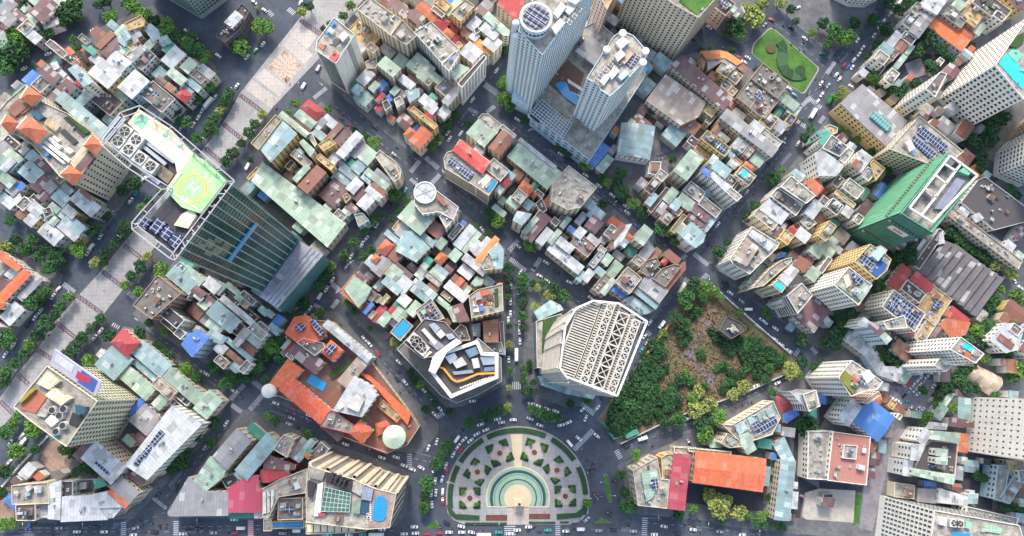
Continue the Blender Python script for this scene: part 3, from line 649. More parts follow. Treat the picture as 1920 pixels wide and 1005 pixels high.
    # fins, floors and the lit band on the long front
    a = Vector(un(440, 339, HT)[:2]); b = Vector(un(328, 488, HT)[:2]); e = (b-a); L = e.length; e.normalize(); nn = Vector((-e.y, e.x))
    if nn.dot(-a) < 0: nn = -nn
    for k in range(11):
        p = a + e*(2+(L-4)*k/10) - nn*1.1
        g = Geo(); q = [p+e*.3, p-e*.3, p-e*.3+nn*1.2, p+e*.3+nn*1.2]; g.add(prism_geo(ccw([fr.loc(tuple(x)) for x in q]), 36, HT)); g.obj('facade_fin', mat('pale_fin', 'a4a9a4', 'plain', .5, 0, .02, .2), fr.o)
    for k in range(30):
        z = 40+k*3.7; p = a+e*1.5-nn*1.55; r = b-e*1.5-nn*1.55; g = Geo(); q = [p, r, r+nn*.16, p+nn*.16]
        g.add(prism_geo(ccw([fr.loc(tuple(x)) for x in q]), z, z+1.1)); g.obj('floor_band', mat('dark_teal_spandrel', '4a7a74', 'plain', .15, 0, .3, .5, '24443f', .1), fr.o)
    p = a+e*9-nn*1.0; r = b-e*10-nn*1.0; g = Geo(); g.add(prism_geo(ccw([fr.loc(tuple(x)) for x in (p, r, r+nn*.9, p+nn*.9)]), 103, 107)); g.obj('sky_lobby_band', CYAN, fr.o)
    # panes coloured pale in place of reflections, left part of the front
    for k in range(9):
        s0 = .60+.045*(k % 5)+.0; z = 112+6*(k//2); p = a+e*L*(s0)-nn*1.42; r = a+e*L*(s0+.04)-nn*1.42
        g = Geo(); g.add(prism_geo(ccw([fr.loc(tuple(x)) for x in (p, r, r+nn*.16, p+nn*.16)]), z, z+9)); g.obj('window', mat('reflection_toned_glass', '8d9a78', 'plain', .2, 0, .25, .4, '4a6a58'), fr.o)
    pod = fr.prism('podium', [(548, 432), (563, 452), (606, 478), (520, 578), (470, 545)], 0, 34, mat('podium_glass', '4f7f88', 'plain', .2, 0, .02, .3))
    fr.prism('podium_roof', [(563, 452), (606, 478), (520, 578), (486, 556)], 34, 35, mat('silver_roof', '9c9fb0', 'metal', .35, .3, .02, .2))
    for k in range(4): fr.prism('roof_rib', [(581+k*7, 462+k*5), (584+k*7, 464+k*5), (500+k*7, 565+k*4), (497+k*7, 563+k*4)], 35, 35.6, STEEL)
    tag(fr.o, 'tall dark green glass office tower with a green helipad on its roof', 'office tower')
    LM.append((400, 420, 'the helipad tower'))
helipad()

# 2 --- the two pale blue hotel towers and their podium
def grid_fronts(fr, wp, h, **k): return windows(fr, wp, h, **k)
def blue_towers():
    pod = building([(1022, 152), (1075, 60), (1120, 38), (1178, 88), (1212, 140), (1106, 300), (1056, 262), (996, 214)], 20, 'c', 'C', 'hotel_podium', clut=.3, win=dict(fl=5, bay=5, ww=3, wh=1.6),
                   label='pale blue podium with pool terrace between the two blue towers', cat='building'); z = 19.2
    fr = pod
    fr.prism('terrace_floor', P('1290,770 1480,560 1640,690 1540,990 1390,860', (2, 0)), z, z+.3, mat('timber_deck', '6a4c44', 'plain', .8, 0, .03, .4))
    fr.prism('swimming_pool', P('1365,790 1420,758 1470,775 1500,850 1612,892 1560,985 1440,900', (2, 0)), z, z+.45, POOL)
    for k in range(9): fr.prism('sun_lounger', P('%d,%d %d,%d %d,%d %d,%d' % (1480+k*17, 745+k*11, 1492+k*17, 738+k*11, 1505+k*17, 775+k*11, 1493+k*17, 782+k*11), (2, 0)), z+.3, z+.8, WHITE)
    fr.prism('low_roof', P('1550,480 1690,330 1850,440 1740,620', (2, 0)), z, z+6, rmat('g'))
    sk = fr.prism('skylight', P('1130,50 1240,-70 1520,160 1440,290', (2, 1)), 15, 21.5, BLUEGLASS); g = Geo()
    A, B, C, D = [Vector(fr.loc(un(768+x/5, 201+y/5, 21.6))) for x, y in ((1130, 50), (1240, -70), (1520, 160), (1440, 290))]
    for k in range(13): g.bar(A.lerp(D, k/12), B.lerp(C, k/12), .14)
    for k in range(7): g.bar(A.lerp(B, k/6), D.lerp(C, k/6), .14)
    g.obj('glazing_bar', WHITE, sk)
    fr.prism('canopy', P('1110,70 1145,38 1448,288 1430,322', (2, 1)), 10, 14, wmat('B'))
    fr.prism('sky_pool', [(1206, 122), (1214, 118), (1216, 130), (1208, 136)], z, z+.5, POOL)
    # tower A
    pxA = [(972, 56), (1017, 103), (1128, -50), (1060, -92), (1000, -2)]; hA = 95
    fr = building(pxA, hA, 'c', 'B', 'hotel_tower', clut=.0, win=dict(fl=3.4, bay=3.2, ww=1.7, wh=1.4), label='tall pale blue hotel tower with round solar-panelled drum on its roof', cat='hotel tower')
    c = fr.loc(un(1005, 32, 103))[:2]; r = (un(1034, 32, 103)-un(976, 32, 103)).length/2
    d = Geo().cyl(c, r, r, 0, 102, 40).cyl(c, r+.5, r+.5, 101, 103.2, 40).obj('drum', wmat('B'), fr.o)
    Geo().cyl(c, r-.8, r-.8, 103.2, 103.5, 40).obj('roof', rmat('c'), d)
    for k in range(5):
        x = c[0]-r*.62+k*r*.31; hl = math.sqrt(max(0, (r*.8)**2-(x-c[0])**2)); b = fr.box('solar_panel', x, c[1], r*.24, 2*hl, 103.5, 104.2, SOLAR, d)
    for k in range(24):
        a = 2*math.pi*k/24; o = link('window', unitbox(GLASS), fr.o); o.location = (c[0]+r*math.cos(a), c[1]+r*math.sin(a), 98); o.rotation_euler = (0, 0, a+math.pi/2); o.scale = (1.6, .2, 2)
    for k, (x, y) in enumerate([(967, 44), (970, 58)]):
        q = fr.loc(un(x, y, 90)); Geo().cyl(q[:2], 2.3, 2.3, 0, 90-6*k, 14).dome(q[:2], 2.3, 90-6*k, 2, 14, 3).obj('corner_column', wmat('B'), fr.o)
    parts(fr, [('plant_room', '1345,120 1420,20 1470,60 1390,170', 4, WHITE), ('plant_room', '1330,260 1410,170 1460,210 1370,320', 3, WHITE), ('plant_room', '1440,90 1530,-20 1600,20 1500,140', 3, ACM), ('plant_room', '1480,0 1560,-100 1640,-50 1560,40', 5, WHITE)], (2, 0), hA-1)
    for k in range(12): fanbox(fr, 768+(1400+k % 4*34+k//4*45)/5, (130+k % 4*26-k//4*60)/5, hA-.9, 2.6, 1.6)
    fr.prism('blue_base', P('985,810 1135,920 1150,1000 960,905', (2, 0)), 0, 18, wmat('C'))
    # tower B
    pxB = [(1100, 146), (1122, 160), (1126, 168), (1144, 180), (1163, 163), (1206, 116), (1214, 96), (1188, 66), (1166, 57), (1150, 68)]; hB = 78
    fr = building(pxB, hB, 'c', 'B', 'hotel_tower', clut=.0, win=dict(fl=3.4, bay=3.0, ww=1.5, wh=1.4), label='pale blue hotel tower with white corner turrets and rooftop plant', cat='hotel tower')
    for x, y in ((1168, 61), (1211, 95), (1206, 116), (1138, 92)):
        q = fr.loc(un(x, y, hB+2)); Geo().cyl(q[:2], 2.2, 2.2, hB-30, hB+2, 16).cyl(q[:2], 1.5, 1.5, hB+2, hB+2.3, 16).obj('turret', WHITE, fr.o)
    parts(fr, [('plant_room', '10,400 80,340 140,390 60,460', 3, WHITE), ('plant_room', '0,520 60,460 110,510 30,580', 4, ACM), ('solar_panel', '105,600 190,500 240,540 160,650', .6, SOLAR), ('plant_room', '30,720 100,650 140,690 70,750', 3, wmat('b')), ('plant_room', '-60,700 0,620 50,660 -20,740', 3, WHITE),
               ('plant_room', '-140,760 -80,690 -40,720 -100,800', 2.4, WHITE), ('plant_room', '60,580 150,480 180,500 100,600', 2, mat('salmon_plant', 'd0a890'))], (3, 0), hB-1)
    for k in range(10): fanbox(fr, 1118+k % 5*9+k//5*8, 150-k % 5*10+k//5*7, hB-.9, 2.6, 1.6)
    LM.append((1000, 110, 'the taller blue tower')); LM.append((1150, 140, 'the shorter blue tower'))
blue_towers()

# 3 --- cream hotel slab at the top edge
fr = building([(1310, 33), (1264, 8), (1188, -48), (1250, -125), (1375, -40)], 62, 'c', 'c', 'hotel_slab', clut=.3, win=dict(fl=3.2, bay=3.0, ww=1.3, wh=1.6), label='broad cream hotel slab with rows of small windows and a grass-green roof', cat='hotel')
fr.prism('green_roof', [(1274, 3), (1291, -22), (1340, 0), (1306, 27)], 61, 61.6, LAWN); LM.append((1240, 70, 'the cream hotel slab'))
building([(1138, 18), (1180, -60), (1150, -80), (1120, -20)], 50, 'y', 'p', 'hotel_wing', win=dict(bay=3), label='salmon-walled hotel wing behind the pale blue towers at the top edge', cat='hotel')
# 4 --- white tower with a turquoise rooftop pool, right edge
fr = building([(1866, 122), (1932, 28), (2012, 90), (1920, 186)], 57, 'c', 'W', 'hotel_tower', clut=.2, win=dict(fl=3.5, bay=3.4, ww=1.7, wh=1.7), label='white gridded tower with a turquoise rooftop pool at the right edge', cat='hotel tower')
parts(fr, [('swimming_pool', '1680,590 1755,505 1965,700 1900,835', .5, POOLT), ('tennis_court', '1768,505 1830,440 1910,520 1850,585', .3, mat('court_green', '6ac0a8', 'plain', .8, 0, .02, .2)), ('roof_garden', '1780,430 1860,330 1920,300 1920,390 1850,450', 1.2, GARDEN)], (4, 0), 56.1); LM.append((1850, 160, 'the white tower with turquoise pool'))
# 5 --- tower wrapped in green nets
def nettower():
    px = [(1690, 400), (1781, 287), (1835, 328), (1748, 436)]; h = 62; wp = ccw([tuple(un(x, y, h)[:2]) for x, y in px]); fr = Frame('building_site_tower', wp); lp = fr.L(wp)
    v, f = parapet_geo(lp, 0, h, h-5); link('wall', mesh('wall', v, f, NETG), fr.o)
    v, f = prism_geo(inset(lp, .4), h-5, h-4.6); link('roof', mesh('roof', v, f, rmat('c')), fr.o)
    for i in range(4):
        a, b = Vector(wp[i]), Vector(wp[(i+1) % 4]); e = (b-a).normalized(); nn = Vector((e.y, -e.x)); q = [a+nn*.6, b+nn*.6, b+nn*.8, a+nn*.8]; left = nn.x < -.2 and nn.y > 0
        g = Geo().add(prism_geo(ccw([fr.loc(tuple(x)) for x in q]), .5, h-1)); g.obj('safety_net', NETG if left else NETD, fr.o)  # upper-left front gets the sunlit tone, the others the shaded one
        for z in ((48, ) if left else (50, 20)):
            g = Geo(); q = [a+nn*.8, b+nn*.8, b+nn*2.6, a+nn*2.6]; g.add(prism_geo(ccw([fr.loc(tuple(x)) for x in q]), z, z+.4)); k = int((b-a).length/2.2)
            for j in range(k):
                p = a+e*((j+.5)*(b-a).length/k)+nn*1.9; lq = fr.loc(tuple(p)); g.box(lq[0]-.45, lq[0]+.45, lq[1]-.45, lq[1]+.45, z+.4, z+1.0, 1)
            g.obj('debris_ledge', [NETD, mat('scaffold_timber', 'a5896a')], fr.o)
        for k in range(int((b-a).length/3)):
            p = a+e*(k*3+1.5)+nn*.95; q = fr.loc(tuple(p)); o = link('scaffold_pole', unitbox(mat('net_seam', '58a88c'), 'scaffold_pole'), fr.o); o.location = (q[0], q[1], h/2); o.scale = (.12, .12, h-2)
    for s in ['840,950 1225,445 1280,480 900,990', ]: pass
    g = Geo()
    for a, b in (((845, 945), (1225, 455)), ((960, 1010), (1330, 530)), ((1060, 1080), (1480, 640)), ((1225, 455), (1480, 640)), ((1090, 640), (1190, 720)), ((990, 760), (1100, 850)), ((850, 945), (1060, 1080)), ((1170, 530), (1280, 600))):
        A = fr.loc(un(1536+a[0]/5, 201+a[1]/5, h-.4)); B = fr.loc(un(1536+b[0]/5, 201+b[1]/5, h-.4)); g.bar(A, B, .55)
    g.obj('roof_frame', WHITE, fr.o)
    parts(fr, [('concrete_core', '1000,790 1030,760 1090,800 1060,850', 5.5, rmat('c')), ('concrete_core', '1150,520 1220,450 1290,500 1210,580', 4, rmat('G')), ('roof_slab', '1080,950 1290,660 1370,690 1180,960', 2, mat('blue_grey_slab', '8a90a8', 'plain', .8, 0, .02, .3)), ('green_patch', '1310,600 1360,560 1420,620 1400,640', 4.2, NETG)], (4, 1), h-4.6)
    a = Vector(un(1690, 400, h)[:2]); b = Vector(un(1748, 436, h)[:2]); e = (b-a).normalized(); nn = Vector((e.y, -e.x)); nn = nn if nn.dot(-a) > 0 else -nn; m = a.lerp(b, .52)+nn*1.0; q = fr.loc(tuple(m))
    bb = Geo().box(-6, 6, -.15, .15, 0, 6).obj('banner', WHITE, fr.o); bb.location = (q[0], q[1], 40); bb.rotation_euler = (0, 0, math.atan2(e.y, e.x)-fr.a)
    tg = Geo()
    for i, (x0, x1) in enumerate(((-3, -1.6), (-1.2, -.4), (0, 1.4), (1.8, 3))): tg.box(x0, x1, -.25, .25, 2, 4)
    tg.obj('banner_mark', ADRED, bb)
    tag(fr.o, 'tower under construction wrapped in green safety nets beside the dark saw-tooth roofs', 'construction tower'); LM.append((1690, 400, 'the green-netted tower'))
nettower()
# 6 --- tower of white louvres with an open steel crown
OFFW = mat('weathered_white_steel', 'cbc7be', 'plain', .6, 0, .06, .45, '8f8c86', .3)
def louvretower():
    px = [(1060, 612), (1080, 578), (1112, 564), (1160, 569), (1213, 603), (1157, 742), (1062, 706), (1050, 690)]; h = 115
    wp = ccw([tuple(un(x, y, h)[:2]) for x, y in px]); fr = Frame('office_tower', wp); lp = fr.L(wp)
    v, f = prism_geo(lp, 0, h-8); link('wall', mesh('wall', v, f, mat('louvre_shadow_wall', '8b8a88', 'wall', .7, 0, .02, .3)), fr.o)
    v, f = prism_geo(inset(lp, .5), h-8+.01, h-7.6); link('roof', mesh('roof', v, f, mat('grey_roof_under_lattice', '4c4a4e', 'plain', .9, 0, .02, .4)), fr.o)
    n = len(wp)
    for i in range(n):      # slat by slat round the two fronts that show
        a, b = Vector(wp[i]), Vector(wp[(i+1) % n]); e = (b-a); L = e.length; e.normalize(); nn = Vector((e.y, -e.x))
        if nn.dot(-(a+b)/2) < 0: continue
        q = [fr.loc(tuple(x)) for x in (a+nn*.05, b+nn*.05, b+nn*1.0, a+nn*1.0)]
        for k in range(28):
            z = 12+k*3.5; g = Geo().add(prism_geo(ccw(q), z, z+1.5)); g.obj('louvre', OFFW, fr.o)
        for k in range(max(2, int(L/7))):
            p = a+e*(k*7+1); q2 = [fr.loc(tuple(x)) for x in (p, p+e*.5, p+e*.5+nn*1.3, p+nn*1.3)]; g = Geo().add(prism_geo(ccw(q2), 8, h-2)); g.obj('mullion', WHITE, fr.o)
    d = Vector((50, -139)).normalized(); c = Vector((-d.y, d.x)); base = [(1157, 742), (1050, 690)]
    def Z(u, v, z): p = Vector((1153, 738)) + d*u + c*v; return fr.loc(un(p.x, p.y, z))     # c points to the lower left side... v is measured to the left
    sgn = -1 if c.x > 0 else 1
    poly = px
    def lim(v):       # range of u inside the outline for the line at distance v
        us = [u for u in range(-20, 190, 2) if inside(poly, *(Vector((1153, 738)) + d*u + c*sgn*v))]
        return (min(us), max(us)) if us else None
    def vok(u, v): return inside(poly, *(Vector((1153, 738)) + d*u + c*sgn*v))
    def spans(v0, v1, step):      # rows across a strip, cut to the roof outline
        for k in range(-6, 40):
            u = k*step; vs = [v for v in range(v0, v1+1) if vok(u, v)]
            if len(vs) > 3: yield u, min(vs), max(vs)
    for v0, v1, kind in ((1, 14, 'x'), (15, 23, 'l'), (24, 45, 'x'), (46, 55, 'l'), (56, 69, 'x'), (70, 80, 'l'), (81, 120, 'l')):
        g = Geo()
        if kind == 'x':
            rows = list(spans(v0, v1, (v1-v0)*1.0))
            for (u, a0, a1) in rows: g.bar(Z(u, sgn*a0, h), Z(u, sgn*a1, h), .36); g.bar(Z(u, sgn*a0, h-7.6), Z(u, sgn*a0, h), .2)
            for (u, a0, a1), (u2, b0, b1) in zip(rows, rows[1:]):
                g.bar(Z(u, sgn*a0, h), Z(u2, sgn*b1, h), .19); g.bar(Z(u, sgn*a1, h-.1), Z(u2, sgn*b0, h-.1), .19); g.bar(Z(u, sgn*a0, h), Z(u2, sgn*b0, h), .32); g.bar(Z(u, sgn*a1, h), Z(u2, sgn*b1, h), .32)
            if g.v: g.obj('roof_lattice', OFFW, fr.o)
        else:
            rows = list(spans(v0, v1, 5.0))
            for (u, a0, a1) in rows: g.bar(Z(u, sgn*a0, h-2.5), Z(u, sgn*a1, h-2.5), .34)
            for (u, a0, a1), (u2, b0, b1) in zip(rows, rows[1:]): g.bar(Z(u, sgn*a0, h-2.3), Z(u2, sgn*b0, h-2.3), .4); g.bar(Z(u, sgn*a1, h-2.3), Z(u2, sgn*b1, h-2.3), .4)
            if g.v: g.obj('roof_louvre', OFFW, fr.o)
    g = Geo(); o2 = fr.L(wp)
    for i in range(n): g.bar((*o2[i], h), (*o2[(i+1) % n], h), .5); g.bar((*o2[i], h-8), (*o2[i], h), .4)
    g.obj('roof_rim', WHITE, fr.o)
    tag(fr.o, 'white louvred tower with open steel lattice crown beside the overgrown lot', 'office tower'); LM.append((1110, 650, 'the white louvred tower'))
    wing = building([(1005, 602), (1052, 588), (1062, 600), (1040, 640), (1022, 690), (1007, 690)], 26, 'c', 'w', 'office_wing', clut=0, win=dict(fl=3, wh=1.5, style='strip'), label='low white striped wing with planted roof left of the louvred tower', cat='building')
    wing.prism('roof_garden', [(1018, 602), (1044, 592), (1040, 612), (1024, 660), (1016, 660)], 25.1, 26.2, GARDEN)
    building([(1010, 706), (1050, 700), (1120, 735), (1112, 748), (1062, 738), (1016, 722)], 16, 'b', 'b', 'office_podium', shape='slab', clut=0, win=dict(fl=4, style='strip', wh=2), label='glassy grey podium below the white louvred tower by the roundabout', cat='building')
    c = building([(1002, 585), (1032, 563), (1050, 572), (1056, 580), (1010, 600)], 12, 'b', 'b', 'glass_pavilion', shape='slab', clut=0, label='pale blue flat pavilion at the upper left foot of the louvred tower', cat='pavilion')
louvretower()
# 7 --- white corner building with the orange line on its roof terrace
def corner():
    pod = building(P('-120,260 20,110 150,330 330,460 640,150 860,340 865,560 640,690 440,765 300,700', (2, 3)), 22, 'G', 'b', 'shopping_podium', clut=0, win=dict(fl=4, style='strip', wh=2.2), label='dark-roofed podium with pale blue rim under the white corner building', cat='building')
    px = P('180,460 215,335 350,270 640,170 690,285 832,290 832,530 385,720', (2, 3)); h = 58; fr = building(px, h, 'k', 'W', 'office_building', shape='flat', parapet=3.5, clut=0, win=dict(fl=3.6, style='strip', wh=1.8), label='white angular corner building with orange line on its dark roof terrace above the roundabout', cat='office building')
    z = h-3.4
    wp = [fr.loc(un(x, y, h))[:2] for x, y in px]; o = ccw(wp); i = inset(o, 2.0); g = Geo(); n = len(o)
    for k in range(n): j = (k+1) % n; g.add(prism_geo([o[k], o[j], i[j], i[k]], h-3, h+.2))
    g.obj('roof_rim', WHITE, fr.o)
    parts(fr, [('plant_room', '330,330 420,290 450,340 380,400', 3, STEEL), ('plant_room', '400,380 490,330 540,400 440,440', 3.4, ACM), ('plant_room', '520,270 620,230 650,300 560,340', 2.5, mat('blue_plant', '6d8aa8')), ('plant_room', '580,350 640,340 660,430 600,440', 4.5, ACM), ('plant_room', '660,330 800,320 800,400 690,410', 2.4, STEEL), ('plant_room', '700,430 790,420 790,460 700,470', 2, mat('blue_plant', '6d8aa8')), ('plant_room', '400,470 590,450 600,480 420,500', 1.6, STEEL), ('planter', '790,370 825,370 825,440 790,440', 1, GARDEN)], (2, 3), z)
    g = Geo(); pts = [fr.loc(un(768+x/5, 603+y/5, z+2.2)) for x, y in ((275, 425), (320, 440), (360, 490), (400, 540), (440, 562), (500, 548), (640, 490), (800, 482))]
    for a, b in zip(pts, pts[1:]): g.bar(a, b, .55)
    g.obj('orange_line', ORANGE, fr.o)
    g = Geo(); 
    for k in range(14):
        q = fr.loc(un(768+(480+k*22)/5, 603+(620-k*8)/5, z+.8)); g.box(q[0]-.5, q[0]+.5, q[1]-.5, q[1]+.5, z+.1, z+.8)
    g.obj('terrace_tables', WHITE, fr.o)
    w = fr.prism('white_wing', P('175,460 240,300 440,155 490,195 350,285 240,490', (2, 3)), h-2, h+3, WHITE)
    LM.append((885, 695, 'the white corner building'))
    fr = building(P('-60,200 140,-30 330,0 480,165 330,275 215,330 120,345', (2, 3)), 50, 'k', 'g', 'office_building', clut=0, win=dict(fl=3.6, style='strip', wh=1.8), label='dark-roofed plant building with three fans behind the white corner building', cat='office building'); z = 49.1
    for x, y in ((45, 170), (82, 210), (118, 252)): fanbox(fr, 768+x/5, 603+y/5, z, 6.5, 2.5)
    parts(fr, [('plant_room', '180,30 230,10 290,60 240,110', 3, STEEL), ('roof_duct', '110,80 140,60 260,190 230,220', 1.6, ACM), ('plant_room', '240,110 290,70 340,120 290,160', 2.4, ACM), ('roof_slab', '200,130 330,230 260,270 180,200', 1.4, mat('grey_plant', '7c8494')), ('planter', '120,320 190,270 210,290 140,345', 1, SAND), ('plant_room', '330,120 400,110 430,150 370,170', 2, STEEL)], (2, 3), z)
corner()
# 8 --- fan-shaped hotel with rooftop pool, bottom edge
def fan():
    px = P('972,342 1140,398 1390,470 1590,558 1795,608 1735,930 1515,945 950,880 945,600', (1, 4)); h = 68
    fr = building(px, h, 'c', 'c', 'hotel_tower', clut=.1, win=dict(fl=3.4, bay=3.6, ww=2.4, wh=1.7), label='fan-shaped cream hotel with green glass atrium and rooftop pool on the avenue', cat='hotel'); z = h-.9
    at = fr.prism('atrium_glass', P('1125,545 1370,605 1355,780 1085,775', (1, 4)), z-2, z+2.5, GREENGLASS); g = Geo()
    A, B, C, D = [Vector(fr.loc(un(384+x/5, 804+y/5, z+2.6))) for x, y in ((1125, 545), (1370, 605), (1355, 780), (1085, 775))]
    for k in range(8): g.bar(A.lerp(B, k/7), D.lerp(C, k/7), .08)
    for k in range(6): g.bar(A.lerp(D, k/5), B.lerp(C, k/5), .08)
    g.obj('glazing_bar', WHITE, at)
    fr.prism('pool_terrace', P('1590,570 1790,615 1730,920 1530,930 1570,640', (1, 4)), z, z+.5, mat('pool_deck', 'a08c84', 'plain', .8, 0, .02, .4))
    fr.prism('swimming_pool', P('1600,650 1625,630 1665,635 1705,660 1700,830 1670,865 1620,868 1580,850 1565,840 1585,700', (1, 4)), z+.4, z+1.0, POOL)
    for k in range(10): fr.prism('sun_lounger', P('%d,%d %d,%d %d,%d %d,%d' % (1545, 690+k*18, 1560, 690+k*18, 1560, 700+k*18, 1545, 700+k*18), (1, 4)), z+.5, z+1.0, WHITE)
    parts(fr, [('roof_slab', '1480,540 1580,570 1560,680 1465,660', 2.5, mat('blue_grey_slab', '8a90a8')), ('skylight', '1465,670 1540,680 1530,800 1450,790', 1.2, BLUEGLASS), ('roof_slab', '1395,690 1465,680 1450,800 1390,790', 2, mat('sage_roof', '7f9a8c')), ('roof_slab', '1390,490 1500,530 1460,630 1370,580', 2, rmat('c')), ('roof_slab', '980,350 1130,405 1100,490 975,455', 2.2, rmat('c')), ('roof_duct', '1020,820 1060,520 1110,500 1080,820', 1.8, WHITE), ('plant_room', '965,490 1040,520 1000,650 965,640', 3, DARK), ('red_awning', '1060,790 1130,785 1130,815 1060,820', 2, rmat('r'))], (1, 4), z)
    for x, y in ((1180, 460), (1230, 478), (1265, 495), (1310, 515), (1340, 527)): fanbox(fr, 384+x/5, 804+y/5, z, 5, 2.4, DARK)
    low = building(P('945,870 1515,945 1510,965 1420,975 948,990', (1, 4)), 60, 'c', 'c', 'hotel_wing', shape='flat', parapet=2.0, clut=0, win=False, label='low cream terrace wing with seven stone bays below the fan-shaped hotel', cat='building')
    for k in range(7): low.prism('stone_bay', P('%d,%d %d,%d %d,%d %d,%d' % (958+k*66, 890+k*6, 1012+k*66, 895+k*6, 1012+k*66, 968, 958+k*66, 972), (1, 4)), 58, 58.8, SAND)
    fr2 = fr; a, b = P('972,342 1795,608', (1, 4))
    for (p, q) in (((972, 342), (1140, 398)), ((1140, 398), (1390, 470)), ((1390, 470), (1590, 558)), ((1590, 558), (1795, 608))):   # bay ribs on the long curved front
        A = Vector(un(384+p[0]/5, 804+p[1]/5, h)[:2]); B = Vector(un(384+q[0]/5, 804+q[1]/5, h)[:2]); e = (B-A).normalized(); nn = Vector((e.y, -e.x)); nn = nn if nn.dot(-A) > 0 else -nn; k = max(1, int((B-A).length/6))
        for j in range(k+1):
            c = A.lerp(B, j/k); Q4 = [fr.loc(tuple(x)) for x in (c-e*.9, c+e*.9, c+e*.9+nn*1.4, c-e*.9+nn*1.4)]; g = Geo().add(prism_geo(ccw(Q4), 6, h-3)); g.obj('bay_rib', wmat('c'), fr.o)
    LM.append((670, 930, 'the fan-shaped hotel'))
fan()
# 9 --- tower with the big poster, lower left
def adtower():
    px = [(88, 686), (25, 763), (56, 789), (124, 838), (160, 784), (182, 752)]; h = 57
    fr = building(px, h, 'c', 'c', 'office_tower', clut=0, win=dict(fl=3.4, bay=2.6, ww=1.7, wh=2.0, m=GREENGLASS), label='cream office tower with greenish windows, large roof poster and round rooftop fans beside the boulevard', cat='office tower'); z = h-.9
    parts(fr, [('roof_slab', '440,470 560,560 460,640 340,580', 3, mat('cream_metal', 'd8d4b8', 'metal')), ('roof_slab', '500,620 660,720 570,790 420,690', 4, mat('cream_metal', 'd8d4b8', 'metal')), ('roof_terrace', '330,640 440,710 330,860 180,820', .6, TERRA), ('roof_slab', '400,810 460,840 420,900 350,880', 2, rmat('c')), ('pale_box', '480,870 560,920 480,990 420,930', 2.4, WHITE), ('dark_pit', '680,850 800,900 740,1000 640,960', .5, DARK), ('glass_room', '700,780 800,800 800,860 710,870', 4, BLUEGLASS), ('yellow_trellis', '300,620 325,640 200,760 165,750', 3, mat('mustard_trellis', '9c8a3c'))], (0, 3), z)
    for x, y in ((485, 830), (590, 820), (552, 880), (585, 975), (520, 1030)):
        c = fr.loc(un(x/5, 603+y/5, z+3))[:2]; Geo().cyl(c, 2.4, 2.0, z, z+3, 16).cyl(c, 1.7, 1.7, z+3, z+3.1, 16, 1).obj('cooling_fan', [ACM, DARK], fr.o)
    fr.prism('roof_pool', P('500,40 570,80 540,95 480,60', (0, 4)), z, z+.5, mat('jade_water', '3aa08c'))
    a = Vector(un(88, 686, h)[:2]); b = Vector(un(182, 752, h)[:2]); e = (b-a).normalized(); nn = Vector((e.y, -e.x)); nn = nn if nn.y > 0 else -nn
    bb = Geo().box(-16, 16, -.3, .3, 0, 11).obj('poster_board', AD, fr.o); m = a.lerp(b, .45)+nn*1.2; q = fr.loc(tuple(m)); bb.location = (q[0], q[1], h-2); bb.rotation_euler = (math.radians(-60), 0, math.atan2(e.y, e.x)-fr.a + (math.pi if nn.dot(Vector((-e.y, e.x))) < 0 else 0))
    Geo().box(3, 14, -.4, .4, 1, 10).obj('poster_blue', ADBLUE, bb); Geo().box(1, 7, -.5, .5, 3, 8).box(7, 10, -.5, .5, 5, 9).obj('poster_red', ADRED, bb); Geo().box(-14, -2, -.45, .45, 4, 9).obj('poster_white', WHITE, bb)
    LM.append((150, 760, 'the poster tower'))
adtower()
# 10 --- beige hotel with four hipped turrets
def beige():
    px = P('-60,90 60,-60 240,-215 380,-60 640,60 960,330 890,450 700,720 560,650 300,350 120,240', (0, 1)); h = 40
    fr = building(px, h, 'c', 'c', 'hotel', clut=.15, win=dict(fl=3.4, bay=3.2, ww=1.2, wh=1.7), label='beige hotel with four orange hipped turret roofs at the left edge', cat='hotel'); z = h-.9
    for s, hh in (('0,150 50,60 150,140 70,232', 5), ('148,192 245,78 422,212 330,322', 7), ('778,352 850,258 950,350 882,438', 5), ('558,622 640,543 757,622 665,718', 5), ('180,-90 250,-200 370,-120 280,-30', 5)):
        p = P(s, (0, 1)); t = fr.prism('turret', p, z, z+hh, wmat('c')); q = ccw([fr.loc(un(x, y, z+hh+2))[:2] for x, y in p]); v, f = gable_geo(q, z+hh+.2, 3.2, hip=99, over=.5); link('roof', mesh('roof', v, f, rmat('o')), t)
    parts(fr, [('tiled_roof', '60,30 170,-60 260,0 140,90', 2, rmat('n')), ('tiled_roof', '700,580 820,420 885,470 770,620', 2, rmat('m')), ('tiled_roof', '90,-10 170,-80 300,0 200,70', 1.5, rmat('n')), ('dark_well', '590,100 640,80 840,240 780,290', .3, DARK), ('roof_garden', '610,80 690,110 850,230 800,250', 1.4, GARDEN), ('plant_room', '280,50 330,20 420,90 360,120', 2.6, BLUEGLASS), ('roof_slab', '440,110 560,180 520,230 410,150', 2, mat('tan_slab', 'c0a58c')), ('plant_well', '560,230 600,200 730,320 690,350', 1, DARK), ('white_bar', '440,300 470,280 580,370 550,395', 2.4, WHITE), ('white_bar', '400,330 430,310 660,490 640,520', 2.4, WHITE), ('white_bar', '390,370 410,355 610,520 590,530', 2.4, WHITE), ('white_bar', '490,280 510,265 560,310 540,330', 2, WHITE), ('stair_house', '600,390 640,370 690,410 650,440', 3, wmat('c')), ('roof_slab', '640,510 770,370 830,410 700,570', 1.5, mat('striped_slab', 'd0bfa4', 'metal')), ('blue_tank', '420,430 450,420 460,450 430,465', 2.5, mat('blue_tank', '3a78c0'))], (0, 1), z)
    LM.append((130, 260, 'the beige turreted hotel'))
beige()
